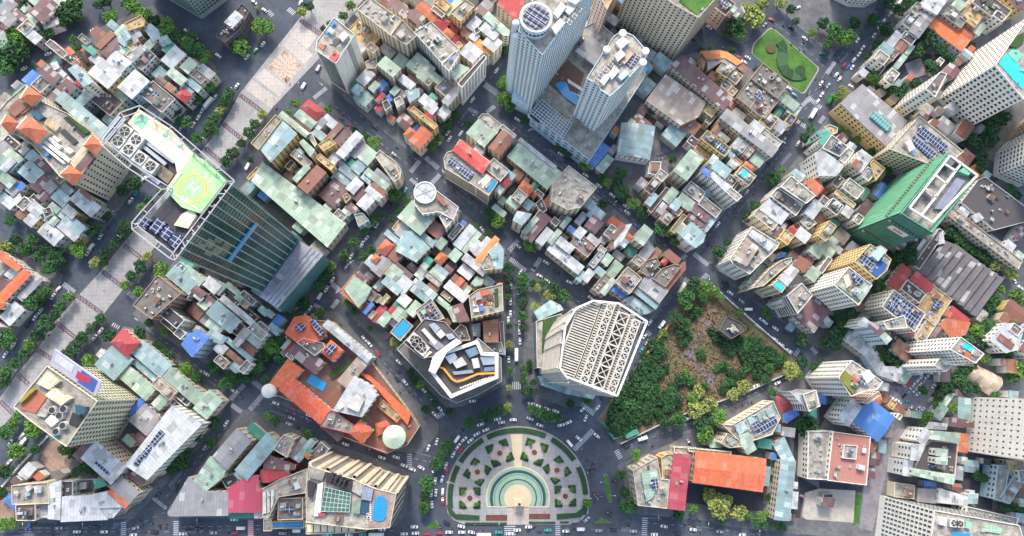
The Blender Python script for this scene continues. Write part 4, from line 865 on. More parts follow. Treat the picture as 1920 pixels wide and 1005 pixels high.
# 11 --- the rest of the tall neighbours, partly out of frame
fr = building([(206, -118), (308, -58), (363, -98), (367, -141)], 60, 'G', 'g', 'office_tower', clut=0, win=dict(fl=3.2, bay=2.4, ww=1.9, wh=2.2, m=GREENGLASS), label='greenish glazed office block at the top edge left of the boulevard', cat='office tower')
building([(1618, -74), (1657, -55), (1690, -53), (1718, -68), (1740, -90), (1700, -150), (1620, -120)], 46, 'c', 'W', 'hotel', clut=0, win=dict(fl=3.2, bay=2.6, ww=1.2, wh=1.5), label='white round-fronted hotel at the top edge behind the green island', cat='hotel'); LM.append((1595, 15, 'the round white hotel'))
building([(1996, 232), (1992, 278), (2046, 302), (2200, 200), (2080, 140)], 60, 'c', 'w', 'apartment_block', clut=0, win=dict(fl=3.2, bay=3.0, ww=2.0, wh=1.3), label='white many-windowed block leaning in at the right edge below the pool tower', cat='apartment block')
building([(2010, 190), (1995, 215), (2080, 140), (2100, 100)], 50, 'y', 'n', 'apartment_block', clut=0, label='brown fronted block at the right edge above the white many-windowed block', cat='apartment block')
building([(1946, 748), (2060, 758), (2050, 884), (1938, 864)], 58, 'c', 'W', 'office_block', clut=0, win=dict(fl=5.5, bay=3.4, ww=1.0, wh=1.4), label='bright white block with dotted square windows at the lower right edge', cat='office block'); LM.append((1860, 800, 'the dotted white block'))
fr = building([(1752, 957), (1912, 985), (1935, 1065), (1742, 1050)], 55, 'c', 'W', 'office_block', clut=.2, win=dict(fl=4, bay=2.6, ww=1.2, wh=2.6), label='cream roofed block with ribbed grey front at the bottom right corner', cat='office block')
for x, y in ((1265, 885), (1325, 890)): fanbox(fr, 1536+x/5, 804+y/5, 54.1, 4.4, 3)
parts(fr, [('swimming_pool', '1250,970 1420,985 1410,1060 1240,1050', .6, POOL), ('green_skylight', '1555,900 1720,930 1700,985 1540,960', 1, mat('green_panel', '8fbc9a', 'grid')), ('plant_room', '1380,870 1430,875 1420,940 1370,930', 2, mat('mint_paint', '8fd0b0')), ('plant_room', '1130,830 1200,840 1190,910 1130,900', 2.4, WHITE)], (4, 4), 54.1)
# barrel shelter
def barrel():
    q = [un(x, y, 8) for x, y in P('1390,530 1480,385 1755,525 1640,700', (4, 3))]; wp = [tuple(p[:2]) for p in q]; fr = Frame('barrel_shelter', wp); lp = ccw(fr.L(wp))
    if (Vector(lp[0])-Vector(lp[1])).length < (Vector(lp[1])-Vector(lp[2])).length: lp = lp[1:]+lp[:1]
    a, b, c, d = [Vector(x) for x in lp]; v = []; f = []; n = 12
    for i in range(n+1):
        t = i/n; z = 4+5*math.sin(math.pi*t); p = a.lerp(d, t); r = b.lerp(c, t); v += [(p.x, p.y, z), (r.x, r.y, z), (p.x, p.y, z-.3), (r.x, r.y, z-.3)]
    for i in range(n): o = 4*i; f += [(o, o+1, o+5, o+4), (o+2, o+6, o+7, o+3), (o, o+4, o+6, o+2), (o+1, o+3, o+7, o+5)]
    f += [(0, 2, 3, 1), (4*n, 4*n+1, 4*n+3, 4*n+2)]
    link('roof', mesh('roof', v, f, mat('tan_membrane', 'bfae9c', 'metal', .6, 0, .02, .2), smooth=False), fr.o)
    for p in (a, b, c, d, a.lerp(b, .5), d.lerp(c, .5)): fr.box('post', p.x, p.y, .5, .5, 0, 4, STEEL)
    tag(fr.o, 'tan barrel-vaulted shelter among trees at the right edge', 'shelter'); LM.append((1850, 710, 'the tan barrel shelter'))
barrel()

# slim white tower by the boulevard
fr = building(P('1050,380 1210,160 1405,320 1232,592 1205,580 1040,470', (1, 0)), 48, 'c', 'W', 'hotel_tower', clut=.35, win=False, label='slim bright white tower with red patch and blue strip on its roof beside the boulevard', cat='hotel tower'); z = 47.1
wpx = ccw([tuple(un(x, y, 48)[:2]) for x, y in P('1050,380 1210,160 1405,320 1232,592 1205,580 1040,470', (1, 0))])
parts(fr, [('red_patch', '1160,545 1215,480 1265,515 1215,585', .9, rmat('X')), ('blue_strip', '1120,310 1215,195 1240,210 1150,320', .5, POOL), ('orange_patch', '1065,430 1090,400 1130,440 1105,470', .9, rmat('o')), ('plant_room', '1250,340 1310,290 1350,330 1290,390', 3, ACM), ('dark_well', '1190,390 1240,350 1270,390 1215,440', .5, DARK)], (1, 0), z)
lpx = [un(*q, 48) for q in P('1232,592 1405,320', (1, 0))]
a, b = Vector(lpx[0][:2]), Vector(lpx[1][:2]); e = (b-a).normalized(); nn = Vector((e.y, -e.x)); nn = nn if nn.dot(-a) > 0 else -nn; me = unitbox(GLASS)
for k in range(13):
    for j in range(2):
        q = fr.loc(tuple(a.lerp(b, .6+.1*j)+nn*.04)); o = link('window', me, fr.o); o.location = (q[0], q[1], 45-k*3.2); o.rotation_euler = (0, 0, math.atan2(e.y, e.x)-fr.a); o.scale = (2.0, .16, 1.6)
a = Vector(un(*P('1045,465', (1, 0))[0], 48)[:2]); b = Vector(un(*P('1228,590', (1, 0))[0], 48)[:2]); e = (b-a).normalized(); nn = Vector((e.y, -e.x)); nn = nn if nn.dot(-a) > 0 else -nn
for k in range(14):
    q = fr.loc(tuple(a.lerp(b, .5)+nn*.25)); o = link('window', me, fr.o); o.location = (q[0], q[1], 45-k*3.1); o.rotation_euler = (0, 0, math.atan2(e.y, e.x)-fr.a); o.scale = ((b-a).length*.86, .9, 1.3)
# dark saw-tooth sheds
def sawtooth():
    px = P('930,530 1150,290 1290,270 1720,600 1460,950 1230,760', (4, 2)); wp = ccw([tuple(un(x, y, 8)[:2]) for x, y in px]); fr = Frame('warehouse', wp); lp = fr.L(wp); v, f = prism_geo(lp, 0, 7); link('wall', mesh('wall', v, f, wmat('k')), fr.o)
    A, B, C, D = [Vector(un(1536+x/5, 402+y/5, 8)) for x, y in ((930, 540), (1180, 240), (1720, 600), (1450, 960))]; sm = mat('slate_sheet_roof', '55555f', 'metal', .7, 0, .12, .35, '3a3a42')
    for k in range(9):
        p0, p1 = A.lerp(D, k/9), A.lerp(D, (k+1)/9); q0, q1 = B.lerp(C, k/9), B.lerp(C, (k+1)/9); r = [fr.loc(tuple(x)) for x in (p0, p1, q1, q0)]; ins = [(x[0], x[1]) for x in r]
        v, f = prism_geo(ccw(ins), 6.9, 8, None)
        c = ccw(ins); d0 = fr.loc(tuple(p0)); zs = [7.2 if min((Vector(t)-Vector(d0[:2])).length, (Vector(t)-Vector(fr.loc(tuple(q0))[:2])).length) < .1 else 10.0 for t in c]
        v, f = prism_geo(c, 6.9, 8, zs); link('roof_bay', mesh('roof_bay', v, f, sm), fr.o)
    tag(fr.o, 'dark grey saw-tooth roofed sheds in long diagonal bays', 'warehouse')
sawtooth()
# round white roof at the crossing
fr = building([(779, 352), (800, 345), (820, 358), (860, 388), (850, 412), (822, 397), (792, 402), (776, 382)], 27, 'c', 'w', 'corner_building', clut=0, win=dict(fl=3.4, bay=3), label='white corner building with a round spoked roof at the crossing', cat='building')
c = fr.loc(un(797, 361, 28))[:2]; r = 21*.33; Geo().cyl(c, r, r, 25, 27.6, 32).obj('drum', wmat('w'), fr.o); g = Geo().cyl(c, r-.5, r-.5, 27.6, 27.9, 32, 0)
for k in range(6): a = k*1.047; g.bar((c[0], c[1], 28.1), (c[0]+r*math.cos(a), c[1]+r*math.sin(a), 28.1), .16, 1)
for k in range(32): a = k*math.pi/16; b2 = (k+1)*math.pi/16; g.bar((c[0]+r*math.cos(a), c[1]+r*math.sin(a), 28.2), (c[0]+r*math.cos(b2), c[1]+r*math.sin(b2), 28.2), .3, 2)
g.obj('round_roof', [rmat('w'), STEEL, WHITE], fr.o)
# red-roofed hotel quarter: its low base, the white domed turret and the green cone
fr = building([(536, 622), (552, 596), (624, 603), (692, 673), (770, 775), (786, 800), (764, 834), (726, 850), (613, 808), (606, 777), (512, 739), (504, 721), (540, 673)], 11, 'n', 'c', 'hotel', shape='flat', clut=.25, win=dict(fl=3.5, bay=3.5), label='low cream base of the red-roofed hotel quarter left of the roundabout', cat='hotel')
parts(fr, [('swimming_pool', '950,570 1000,490 1145,580 1110,655', .6, POOL), ('roof_garden', '1160,490 1340,370 1370,420 1190,540', 1.5, GARDEN), ('terrace', '1150,380 1340,300 1400,340 1200,470', .4, rmat('k')), ('tiled_terrace', '1640,820 1720,750 1880,900 1820,960', .5, TERRA)], (1, 3), 10.1)
for c, rr in (((1520, 462), 5),): pass
t = bpy.data.objects.new('corner_turret', None); COL.objects.link(t); q = un(503, 733, 18); t.location = (q.x, q.y, 0)
Geo().cyl((0, 0), 3.9, 3.9, 0, 17, 24).cyl((0, 0), 4.4, 4.4, 17, 17.5, 24).obj('wall', wmat('W'), t); Geo().dome((0, 0), 4.2, 17.5, 2.6, 24, 6).obj('dome', WHITE, t); Geo().cyl((0, 0), .25, .1, 20.1, 23, 6).obj('finial', STEEL, t)
tag(t, 'round white domed turret at the corner of the red-roofed hotel quarter', 'turret')
t = bpy.data.objects.new('round_pavilion', None); COL.objects.link(t); q = un(738, 820, 22); t.location = (q.x, q.y, 0); rr = 21*.34
Geo().cyl((0, 0), rr-.6, rr-.6, 0, 19, 28).obj('wall', wmat('c'), t); g = Geo(); n = 20
for i in range(n):
    a0, a1 = 2*math.pi*i/n, 2*math.pi*(i+1)/n; g.add(([(rr*math.cos(a0), rr*math.sin(a0), 19), (rr*math.cos(a1), rr*math.sin(a1), 19), (0, 0, 23), (rr*math.cos(a0), rr*math.sin(a0), 18.6), (rr*math.cos(a1), rr*math.sin(a1), 18.6)], [(0, 1, 2), (3, 4, 1, 0)]), 0); g.bar((rr*math.cos(a0), rr*math.sin(a0), 19.1), (0, 0, 23.1), .12, 1)
g.obj('cone_roof', [mat('verdigris_cream', 'a9cdb8', 'plain', .5, 0, .02, .3, 'd8d4a8', .12), WHITE], t)
tag(t, 'round pavilion with a pale green cone roof at the tip of the hotel quarter', 'pavilion')
# memorial square, lower right
struct('memorial_square', P('0,560 340,580 320,880 -120,850 -160,820 -130,600', (4, 4)), .1, .24, STONE); struct('lawn_strip', P('340,620 405,620 370,890 300,920 330,860', (4, 4)), .1, .22, LAWN)
# ---------------------------------------------------------------- the dense blocks: every house traced at its roof (tile of the photograph, five times enlarged)
LM += [(950, 90, 'the street beside the tall blue tower'), (40, 40, 'the top left corner'), (230, 90, 'the white pergola roofs'), (770, 80, 'the long cream building at the top'), (645, 90, 'the slim white tower'), (880, 320, 'the scarlet-roofed hotel'), (1030, 300, 'the long pale green roof'), (800, 365, 'the round white roof'),
       (1200, 270, 'the pale green pavilion'), (1270, 160, 'the taupe hipped roof'), (1470, 110, 'the green island with S-shaped hedge'), (1310, 40, 'the cream hotel slab'), (1630, 220, 'the grey library roof'), (560, 390, 'the long green shed roof'), (540, 265, 'the big pale blue terrace block'), (760, 450, 'the big green metal roofs'),
       (900, 565, 'the terracotta roof terrace'), (930, 460, 'the bright orange roof bar'), (1060, 470, 'the louvred terrace fronts'), (1255, 530, 'the courtyard corner block'), (1300, 440, 'the teal-white rounded corner block'), (1395, 490, 'the balconied rounded corner block'), (1580, 540, 'the white tower with pale green roof'), (1640, 500, 'the cream tower with blue court'),
       (1800, 520, 'the dark saw-tooth roofs'), (1720, 560, 'the red-tiled roofs'), (1310, 660, 'the overgrown lot'), (1360, 880, 'the orange theatre roof'), (1630, 790, 'the big blue roof'), (1585, 850, 'the brick roof terrace'), (1590, 700, 'the garden-roofed tower'), (1790, 660, 'the white tower with small pool'), (1750, 850, 'the green-edged terrace block'),
       (620, 680, 'the courtyard pool hotel'), (730, 740, 'the green cone roof'), (470, 870, 'the crimson roof'), (420, 880, 'the long grey wedge building'), (290, 840, 'the long white arcade block'), (120, 930, 'the white avenue block'), (245, 650, 'the red pyramid roof'), (380, 640, 'the bright blue house'), (300, 550, 'the brown-stained block'), (60, 350, 'the left edge lanes'), (30, 540, 'the orange courtyard hotel'),
       (1400, 230, 'the long barrel roof'), (1330, 300, 'the big solar roof'), (1540, 300, 'the white dotted buildings'), (1700, 240, 'the solar-roofed cream block'), (1800, 440, 'the long balcony row'), (1880, 600, 'the right edge garden'), (1690, 80, 'the orange long roof')]
DATA = {}
DATA[0, 0] = '''m12 270,70 480,-20 530,90 380,215|m10 125,100 170,75 235,170 185,205|g10 -20,80 120,0 160,60 10,150|w11 215,310 310,260 380,370 325,405|c12 160,260 270,170 330,260 215,310|m9 0,240 60,200 80,260 30,290|g10 -20,170 110,110 150,190 80,240|t10 -40,320 30,290 70,390 10,450|g9 400,230 540,160 550,220 420,270|w9 540,40 620,0 640,30 560,90|t9 230,150 270,110 340,210 300,240|b8 -30,20 100,-60 130,-10 20,60|w8 480,-40 560,-80 630,-10 540,40
G18 445,390 495,362 610,510 560,560|c16:p 500,370 560,380 700,610 640,650|o16:p 620,460 655,440 690,500 655,515|y16:p 640,530 690,505 735,560 680,590|n16 680,590 720,570 750,620 700,640|y15:c 710,640 755,612 790,660 750,690|b30:w 640,650 720,605 860,765 790,815|G18 735,335 790,310 840,400 785,420|e17 785,415 835,395 892,490 850,525|w15 850,530 900,500 950,560 880,610|n14 895,405 1050,300 1085,350 920,440|m13 910,440 980,405 1040,510 990,550|m14 990,400 1080,340 1110,420 1040,490|b13 1085,340 1130,315 1190,410 1145,440|b14 1140,310 1190,280 1230,350 1180,385|w12 1070,420 1110,410 1180,490 1140,505|y13 1185,410 1230,380 1280,440 1230,480|y12 1170,510 1220,475 1260,505 1210,545|e12 1150,445 1180,425 1222,462 1190,487|y16:y 1165,215 1320,140 1360,190 1350,240 1200,285|w14 1230,240 1270,225 1330,330 1290,350|g14 1190,285 1240,260 1300,380 1260,405|t13 1060,300 1165,235 1190,280 1110,330|b13 1350,240 1430,250 1480,300 1400,330|b14 1385,315 1480,280 1500,350 1440,385|t12 1340,425 1440,350 1490,370 1400,460|b14 1490,360 1560,330 1600,390 1520,430|e13 1515,440 1620,400 1640,430 1560,510|w14 1510,560 1650,430 1730,520 1620,640|w22:y 840,685 950,560 1140,690 1010,820|w20 1000,560 1100,490 1230,590 1130,670|w21 1120,820 1250,660 1400,760 1240,920|g18 1215,550 1300,420 1350,450 1260,590|G15 1270,600 1390,470 1450,520 1330,660|b10 1420,700 1500,620 1570,680 1500,745|t16 1690,620 1780,545 1850,600 1760,690|t15 1560,680 1640,640 1740,750 1690,800|b13 1760,750 1800,730 1880,820 1830,880|G14 1800,690 1860,640 1920,730 1870,800|b12 1700,820 1740,780 1800,870 1760,900|m11 1455,750 1500,710 1560,770 1520,800|n12 1540,810 1590,770 1640,830 1610,870|r13 1655,890 1720,825 1800,900 1735,970|m10 1790,570 1840,560 1920,640 1900,660|m13 385,680 480,610 560,740 480,790|w14 480,600 530,575 555,630 510,655|w13 510,660 560,640 620,700 570,740|m14 480,850 640,770 730,830 580,920|G12 290,790 380,710 470,790 370,860|k14 850,930 970,830 1150,940 1030,1080|G18 1330,870 1430,770 1640,920 1500,1060|b15 720,950 860,800 950,790 790,990|g12 560,750 640,720 690,770 600,800|t12 1010,850 1060,810 1200,920 1120,970'''
DATA[1, 0] = '''k14:k 100,340 345,30 420,100 330,270 190,400|w16 190,205 290,100 340,160 260,260|y12:y 1380,260 1450,180 1640,330 1500,500|c28:c 1430,85 1545,-30 1840,180 1740,330|G28:c 1740,330 1850,185 1990,330 1890,420|t20:c 1600,600 1720,540 1830,660 1760,700|G22:c 1510,440 1560,390 1620,450 1580,500|u10 1605,830 1660,740 1720,790 1640,860|t12 1400,900 1490,830 1570,910 1500,1005|r12 1600,930 1670,870 1690,900 1620,960|w14 1430,740 1510,650 1600,690 1490,810|m18:c 1720,30 1790,-20 2000,170 1960,240|m12 1790,880 1840,830 1890,890 1830,950|t13 1740,850 1790,810 1830,840 1770,900|w15 1830,740 1870,700 1960,790 1920,850|u11 1705,905 1740,875 1760,930 1725,960|k13 1660,960 1710,930 1750,990 1690,1040|c14 1770,930 1830,900 1870,960 1800,1010|t14 1540,820 1600,760 1640,800 1570,860|b16 1400,820 1440,790 1480,830 1410,900|w12 0,690 30,640 100,690 40,750|b12 -60,640 0,600 20,650 -40,700|c16:c 1500,580 1600,530 1620,600 1600,640 1520,640'''
DATA[2, 0] = '''m20:c 0,130 60,90 130,170 60,250|o18:y 70,60 130,20 270,150 200,210|r17:y 190,210 280,130 370,210 290,310|o16:y 300,310 360,260 420,330 360,370|r15:y 360,370 410,300 480,350 430,420|m15 425,430 480,370 550,400 470,480|r14 370,250 420,220 460,290 420,320|y20:y 230,0 300,-40 380,50 330,110|t18 330,110 440,-20 480,10 370,150|c26:y 380,115 520,-10 610,50 480,200|m20 470,210 600,90 635,110 520,245|w20 520,225 600,150 680,200 590,290|m19 615,80 670,50 735,110 680,150|n17:y 480,290 560,250 600,310 540,370|w22:c 640,290 740,190 850,300 800,350|w21:c 655,355 805,355 860,420 780,470|t23:c 690,160 740,110 940,290 930,330 880,330|O18 605,400 660,360 770,470 730,510|w22:c 480,490 560,400 680,480 590,590|c28:w 40,300 200,200 470,460 300,590|c30:w 300,600 430,475 465,520 370,670|t24:c 385,690 470,600 560,640 430,745|k30:W 450,780 700,510 722,540 490,822|t16:c 0,600 70,500 160,570 70,720|t16:c 80,720 160,590 240,640 130,760|G15:c 140,770 200,710 225,740 180,810|t15:c 195,720 230,670 310,740 260,790|G17:c 250,810 340,720 430,800 330,910|g18:c 300,930 440,820 480,850 360,990|b14 -40,850 90,830 90,900 0,960|c19:w 60,260 120,220 200,300 130,340|r20:c 820,40 870,-50 1090,-50 1030,150 985,180|w13 90,930 150,890 260,980 190,1040|e12 170,900 220,880 260,920 220,950|y18 420,420 470,390 500,430 440,460|G20 200,80 240,60 330,130 300,160|w19:c 560,330 620,300 650,350 600,390|k20 600,270 640,240 660,290 620,320'''
DATA[3, 0] = '''k20:p 905,20 1000,-60 1140,40 1025,140|b8 1070,70 1110,40 1150,80 1110,120|g8 1115,140 1150,110 1175,130 1140,165|o16:y 810,482 985,472 990,545 865,552|O15:c 990,475 1060,490 1200,580 1150,610 1045,545 990,540|g15:c 870,560 1000,542 1040,560 980,590 880,655|g15 1005,545 1050,545 1150,620 1110,650|n15:y 1150,615 1190,585 1250,640 1210,685|n15:y 808,495 860,560 832,655 812,610|c16:y 975,640 1010,590 1110,630 1040,750|y13 1050,700 1100,640 1200,700 1140,800|G12 1000,800 1040,750 1110,790 1060,850|c13:y 1060,860 1110,810 1160,850 1110,900|m20:c 530,610 640,520 1040,870 945,965|m19:c 950,930 1040,872 1110,930 1000,1040|T16:c 300,940 480,700 860,960 790,1090 620,1170|G18:n 1290,740 1400,600 1630,780 1530,910|G17:n 1150,900 1280,760 1520,920 1420,1120|t14 1560,900 1600,870 1720,980 1660,1060|y14:c 850,1020 920,930 1000,990 900,1110|n12 900,660 960,700 950,750 890,720|w7 1190,60 1230,50 1260,100 1220,120'''
DATA[4, 0] = '''c16 860,80 940,20 980,80 900,150|c15 800,190 870,110 950,170 830,290|w18:w 960,60 1010,-30 1220,-30 1100,140|g16 940,130 980,80 1090,150 1040,200|g15 850,270 950,165 1040,210 920,360|k14 770,340 820,290 920,370 850,415|w14 620,390 740,300 790,350 660,440|b15 570,440 620,395 700,470 630,540|n13 690,440 790,360 860,420 760,470|c20:W 530,540 580,440 640,550 600,610|G13 640,530 700,460 750,500 690,560|t12 700,620 790,510 820,540 740,640|t10 800,480 870,420 890,440 830,520|c16:W 600,750 680,650 760,680 680,780|k8 420,640 500,540 620,620 540,730|R10 1040,230 1130,150 1430,330 1320,480|o11 1235,210 1290,200 1440,310 1400,370|G15 1130,120 1200,60 1420,180 1310,225|y14:n 1320,160 1440,30 1580,120 1450,240|k16 1440,0 1540,-60 1830,100 1680,200|m16 1720,-60 1920,-60 1920,90 1860,80|t12 1440,290 1510,210 1570,240 1490,330|G45:W 1000,830 1140,670 1200,690 1090,910|c7 1090,580 1140,540 1180,570 1130,620|k18 1640,130 1680,100 1760,160 1700,200|w10 370,680 410,640 460,680 420,720'''
DATA[0, 1] = '''b16 600,0 690,-80 1000,200 930,285|b15 520,-70 590,-135 680,-90 600,-10|t14 -20,480 110,400 220,510 70,600|w15 0,560 90,480 150,500 50,610|b14 180,600 290,500 400,620 300,720|m14 300,690 390,640 470,680 340,840|m13 350,840 480,680 550,740 400,880|g15 400,750 470,700 550,740 460,800|b14 480,840 560,775 660,860 580,930|w16 660,870 740,790 940,920 860,1020|g13 180,400 240,360 270,400 210,450|b13 240,460 300,410 380,460 300,520|m14 340,500 400,450 510,540 430,620|t14 0,650 60,610 140,700 60,770|w13 60,770 140,700 200,760 110,830|u13 150,740 200,700 240,740 190,780|w12 20,900 100,830 180,800 200,850 90,960|G13 160,900 230,840 290,890 200,980|w13 250,950 330,890 420,960 350,1030|n12 150,1000 210,950 250,990 190,1050|k13 390,960 470,930 500,1000 420,1040|t13 460,920 500,890 560,960 520,1000|t12 520,975 560,935 620,1000 570,1050|w14 590,960 640,910 720,990 660,1050|g13 -40,370 60,330 110,400 10,480|k12 20,260 100,290 180,360 120,400|c12 430,620 500,560 590,690 540,740|b12 590,720 690,770 650,820 570,770|k12 260,880 320,800 400,900 340,950|b11 -40,850 20,780 80,840 20,900|m12 -40,700 0,660 40,740 -20,800|n18 760,780 880,830 860,860 740,810'''
DATA[1, 1] = '''c26:y 430,335 660,70 720,112 500,400|b26:y 522,392 725,125 860,250 620,512|t20 700,82 740,42 960,240 940,272|t18:c 830,100 900,20 1050,130 1010,180|n17 860,120 900,100 1010,190 980,220|r18 912,12 970,-70 1112,40 1042,122|g16 1020,170 1090,90 1140,130 1070,220|w16 1110,110 1150,70 1250,150 1190,222|n17 1150,250 1270,150 1300,190 1180,290|m17 1220,322 1310,190 1370,232 1260,347|b16 1020,230 1060,190 1130,270 1080,330|y24:y 1060,350 1170,280 1230,340 1110,412|w20:w 1230,402 1440,240 1472,290 1290,470|y22:y 1060,460 1110,420 1190,560 1160,602|t24:c 890,332 920,300 1030,400 990,462|b20 840,420 890,390 930,430 880,460|c20:c 800,440 850,410 1010,500 950,570|t22:y 830,670 940,540 982,560 870,700|n22:n 880,740 1060,532 1130,650 950,782|w18 1160,490 1210,420 1260,470 1210,550|g15 1230,520 1270,490 1310,530 1270,570|b15 1260,570 1310,530 1440,640 1390,700|b14 1180,660 1260,580 1400,690 1340,740 1220,670|t16 1430,450 1500,370 1610,410 1540,560|g17 1370,450 1460,330 1510,362 1420,470|b15 1380,560 1440,490 1510,540 1440,640|m14 1080,812 1230,662 1340,790 1200,935|w17 1330,762 1410,665 1490,712 1390,802|c20:c 1590,452 1640,400 1790,510 1842,590 1832,660 1772,702|t17 1500,612 1540,580 1720,722 1682,772|n16 1560,722 1600,700 1700,790 1660,832|w16 1510,762 1570,730 1680,830 1610,882|b15 1470,640 1510,630 1560,690 1520,722|g16 1590,600 1635,580 1760,700 1735,722|m15 1370,822 1440,740 1510,790 1420,882|w15 1440,880 1540,802 1600,850 1490,982|m14 1330,932 1370,890 1440,960 1400,1002|t13 1130,920 1150,880 1200,942 1160,972|t13 1290,962 1330,932 1390,990 1340,1012|t14:c 440,690 545,520 1320,1090 1150,1310|y12:y 400,660 480,560 500,580 420,682|k15 760,560 800,480 830,520 790,590|G18 760,190 800,150 870,200 830,260|c17 960,270 1000,230 1050,340 1030,370|G15 1290,830 1340,800 1370,850 1320,900|e16 1340,520 1390,490 1420,530 1370,560|G14 1210,1000 1260,950 1330,1020 1270,1080|c17 1400,1005 1480,990 1540,1060 1440,1120'''
DATA[2, 1] = '''o16:c 0,290 130,190 200,250 90,400|o16 -60,260 0,200 60,230 0,290|k15 100,112 170,80 240,170 200,252|y20:y 30,20 60,-20 240,180 210,212|w16:c 130,0 200,-60 260,20 210,60|r15 150,62 190,32 240,72 200,120|w14 250,42 330,0 380,42 320,110|c18:c 640,100 680,60 740,60 860,160 820,250 690,170|t19:c 550,232 650,122 800,240 690,382|n18:c 760,350 870,222 960,290 830,470|c18 862,170 892,160 990,270 950,300|g17 590,400 640,362 700,410 660,450|c24:c 318,480 350,420 400,405 470,300 760,510 680,640 720,620 830,700 740,830 620,745 330,570|X25:c 402,402 490,310 746,516 682,622|c22 720,572 790,472 930,600 840,690|r20 850,702 910,650 940,690 890,750|w18 800,772 850,730 890,770 840,812|b17 900,640 940,600 990,640 950,690|t12:c 915,462 1040,320 1420,610 1290,772|w13:w 1032,318 1052,295 1366,550 1342,570|t9 770,962 800,910 910,990 880,1012|o20:c 1030,750 1070,690 1160,755 1110,820|c20:c 960,832 1020,765 1110,832 1030,902|t18:c 900,890 955,835 1030,902 1000,950|b14 1060,920 1110,865 1165,905 1110,970|m13 1112,912 1150,880 1190,930 1150,962|o14 1128,822 1160,790 1190,820 1160,860|m13 1020,1002 1060,942 1120,1000 1080,1050|c27:c 1340,710 1490,545 1760,750 1600,940 1480,962 1330,880|n14 1250,880 1320,832 1360,880 1300,950|b13 1640,912 1680,862 1750,890 1700,972|b12 1650,1002 1740,932 1840,1002 1760,1082|u8 1660,490 1790,325 1862,380 1740,572|t8 1760,582 1840,440 1912,490 1810,612|n29 255,850 285,830 350,900 325,925|k14 1180,900 1240,850 1290,960 1230,1000|G15 1180,1005 1240,960 1320,1060 1260,1110|G12 1200,770 1260,810 1240,850 1170,800|w6 870,640 930,600 940,630 890,670'''
DATA[3, 1] = '''b12:W 70,146 380,180 330,490 30,442|b9 455,262 550,130 680,230 580,362|m8 190,112 210,62 355,150 330,172|c10:W 332,510 440,510 430,640 312,620|t22:c 565,602 700,410 825,472 690,682|y13:y 740,402 782,370 900,450 870,482|s20:y 820,282 880,222 1080,380 1030,470|n15 910,222 960,160 1010,190 960,240|g15 962,250 1000,230 1080,300 1060,322|g16 980,120 1010,92 1100,160 1070,210|g20:c 1020,82 1090,12 1510,400 1440,462|w17 1282,170 1312,110 1400,190 1370,242|c16 1370,232 1420,202 1570,330 1520,380|w17 1100,362 1160,280 1200,302 1130,390|c17 1140,390 1200,312 1260,350 1200,422|c18 1210,432 1270,370 1320,402 1260,462|t15:c 1270,490 1340,410 1430,470 1350,562|b16 1040,432 1060,395 1130,440 1100,482|w16 1060,522 1100,490 1160,540 1120,572|y16 1102,488 1130,460 1200,510 1170,560|b19 910,562 970,500 1100,590 1030,662|w20:W 880,502 930,450 980,480 920,540|o16 1200,560 1230,512 1310,560 1280,602|c22:c 1150,620 1200,550 1330,640 1250,742|u24:W 815,602 840,560 920,622 890,662|w24:W 895,640 925,610 1080,740 1040,790|c24:W 1045,790 1085,745 1200,835 1150,885|G18 1040,682 1110,640 1160,690 1090,752|c18 970,690 1010,650 1040,690 1000,730|k16 1120,762 1170,712 1210,740 1150,802|c17 1050,652 1090,632 1120,662 1080,690|c14 380,642 440,580 500,630 450,702|k15 290,762 360,665 430,720 340,822|b14 290,882 370,800 410,840 330,930|k13 320,962 480,750 510,780 360,982|t14 470,842 550,750 590,800 500,922|g13 400,962 450,890 500,930 430,1002|c16 650,772 720,702 860,800 780,882|G16 790,902 850,840 990,960 960,1042|b15 520,922 580,860 640,900 570,972|t15 580,872 640,812 750,890 690,972|m14 700,982 760,900 900,1000 860,1062|G17 1270,0 1330,-60 1450,20 1380,92|G16 1350,112 1450,50 1540,120 1450,200|g15 1440,142 1520,92 1630,180 1550,242|k14 1600,122 1660,70 1720,100 1640,170|t13 1612,40 1640,-10 1760,0 1700,82|m6 1630,182 1710,92 1722,110 1650,196|G12:c 862,132 930,32 1000,0 900,162|n10 620,152 700,80 810,180 730,262|k11 680,300 740,270 800,330 740,380|e9 1812,342 1832,290 1920,232 1930,282|b24:W 1660,612 1700,580 1790,640 1740,682|c26:W 1560,742 1660,640 1890,830 1800,902|o24 1800,702 1850,662 1940,740 1900,832|G20:W 1480,832 1540,752 1760,940 1690,1005|w18:W 1390,962 1450,862 1620,1005 1560,1092|n19 1632,912 1680,912 1720,950 1680,982|w22:W 1780,972 1890,872 1960,930 1850,1042|r6 1360,892 1430,852 1442,872 1382,912|k14 860,300 900,270 930,300 890,330|G14 560,980 600,940 640,980 600,1020'''
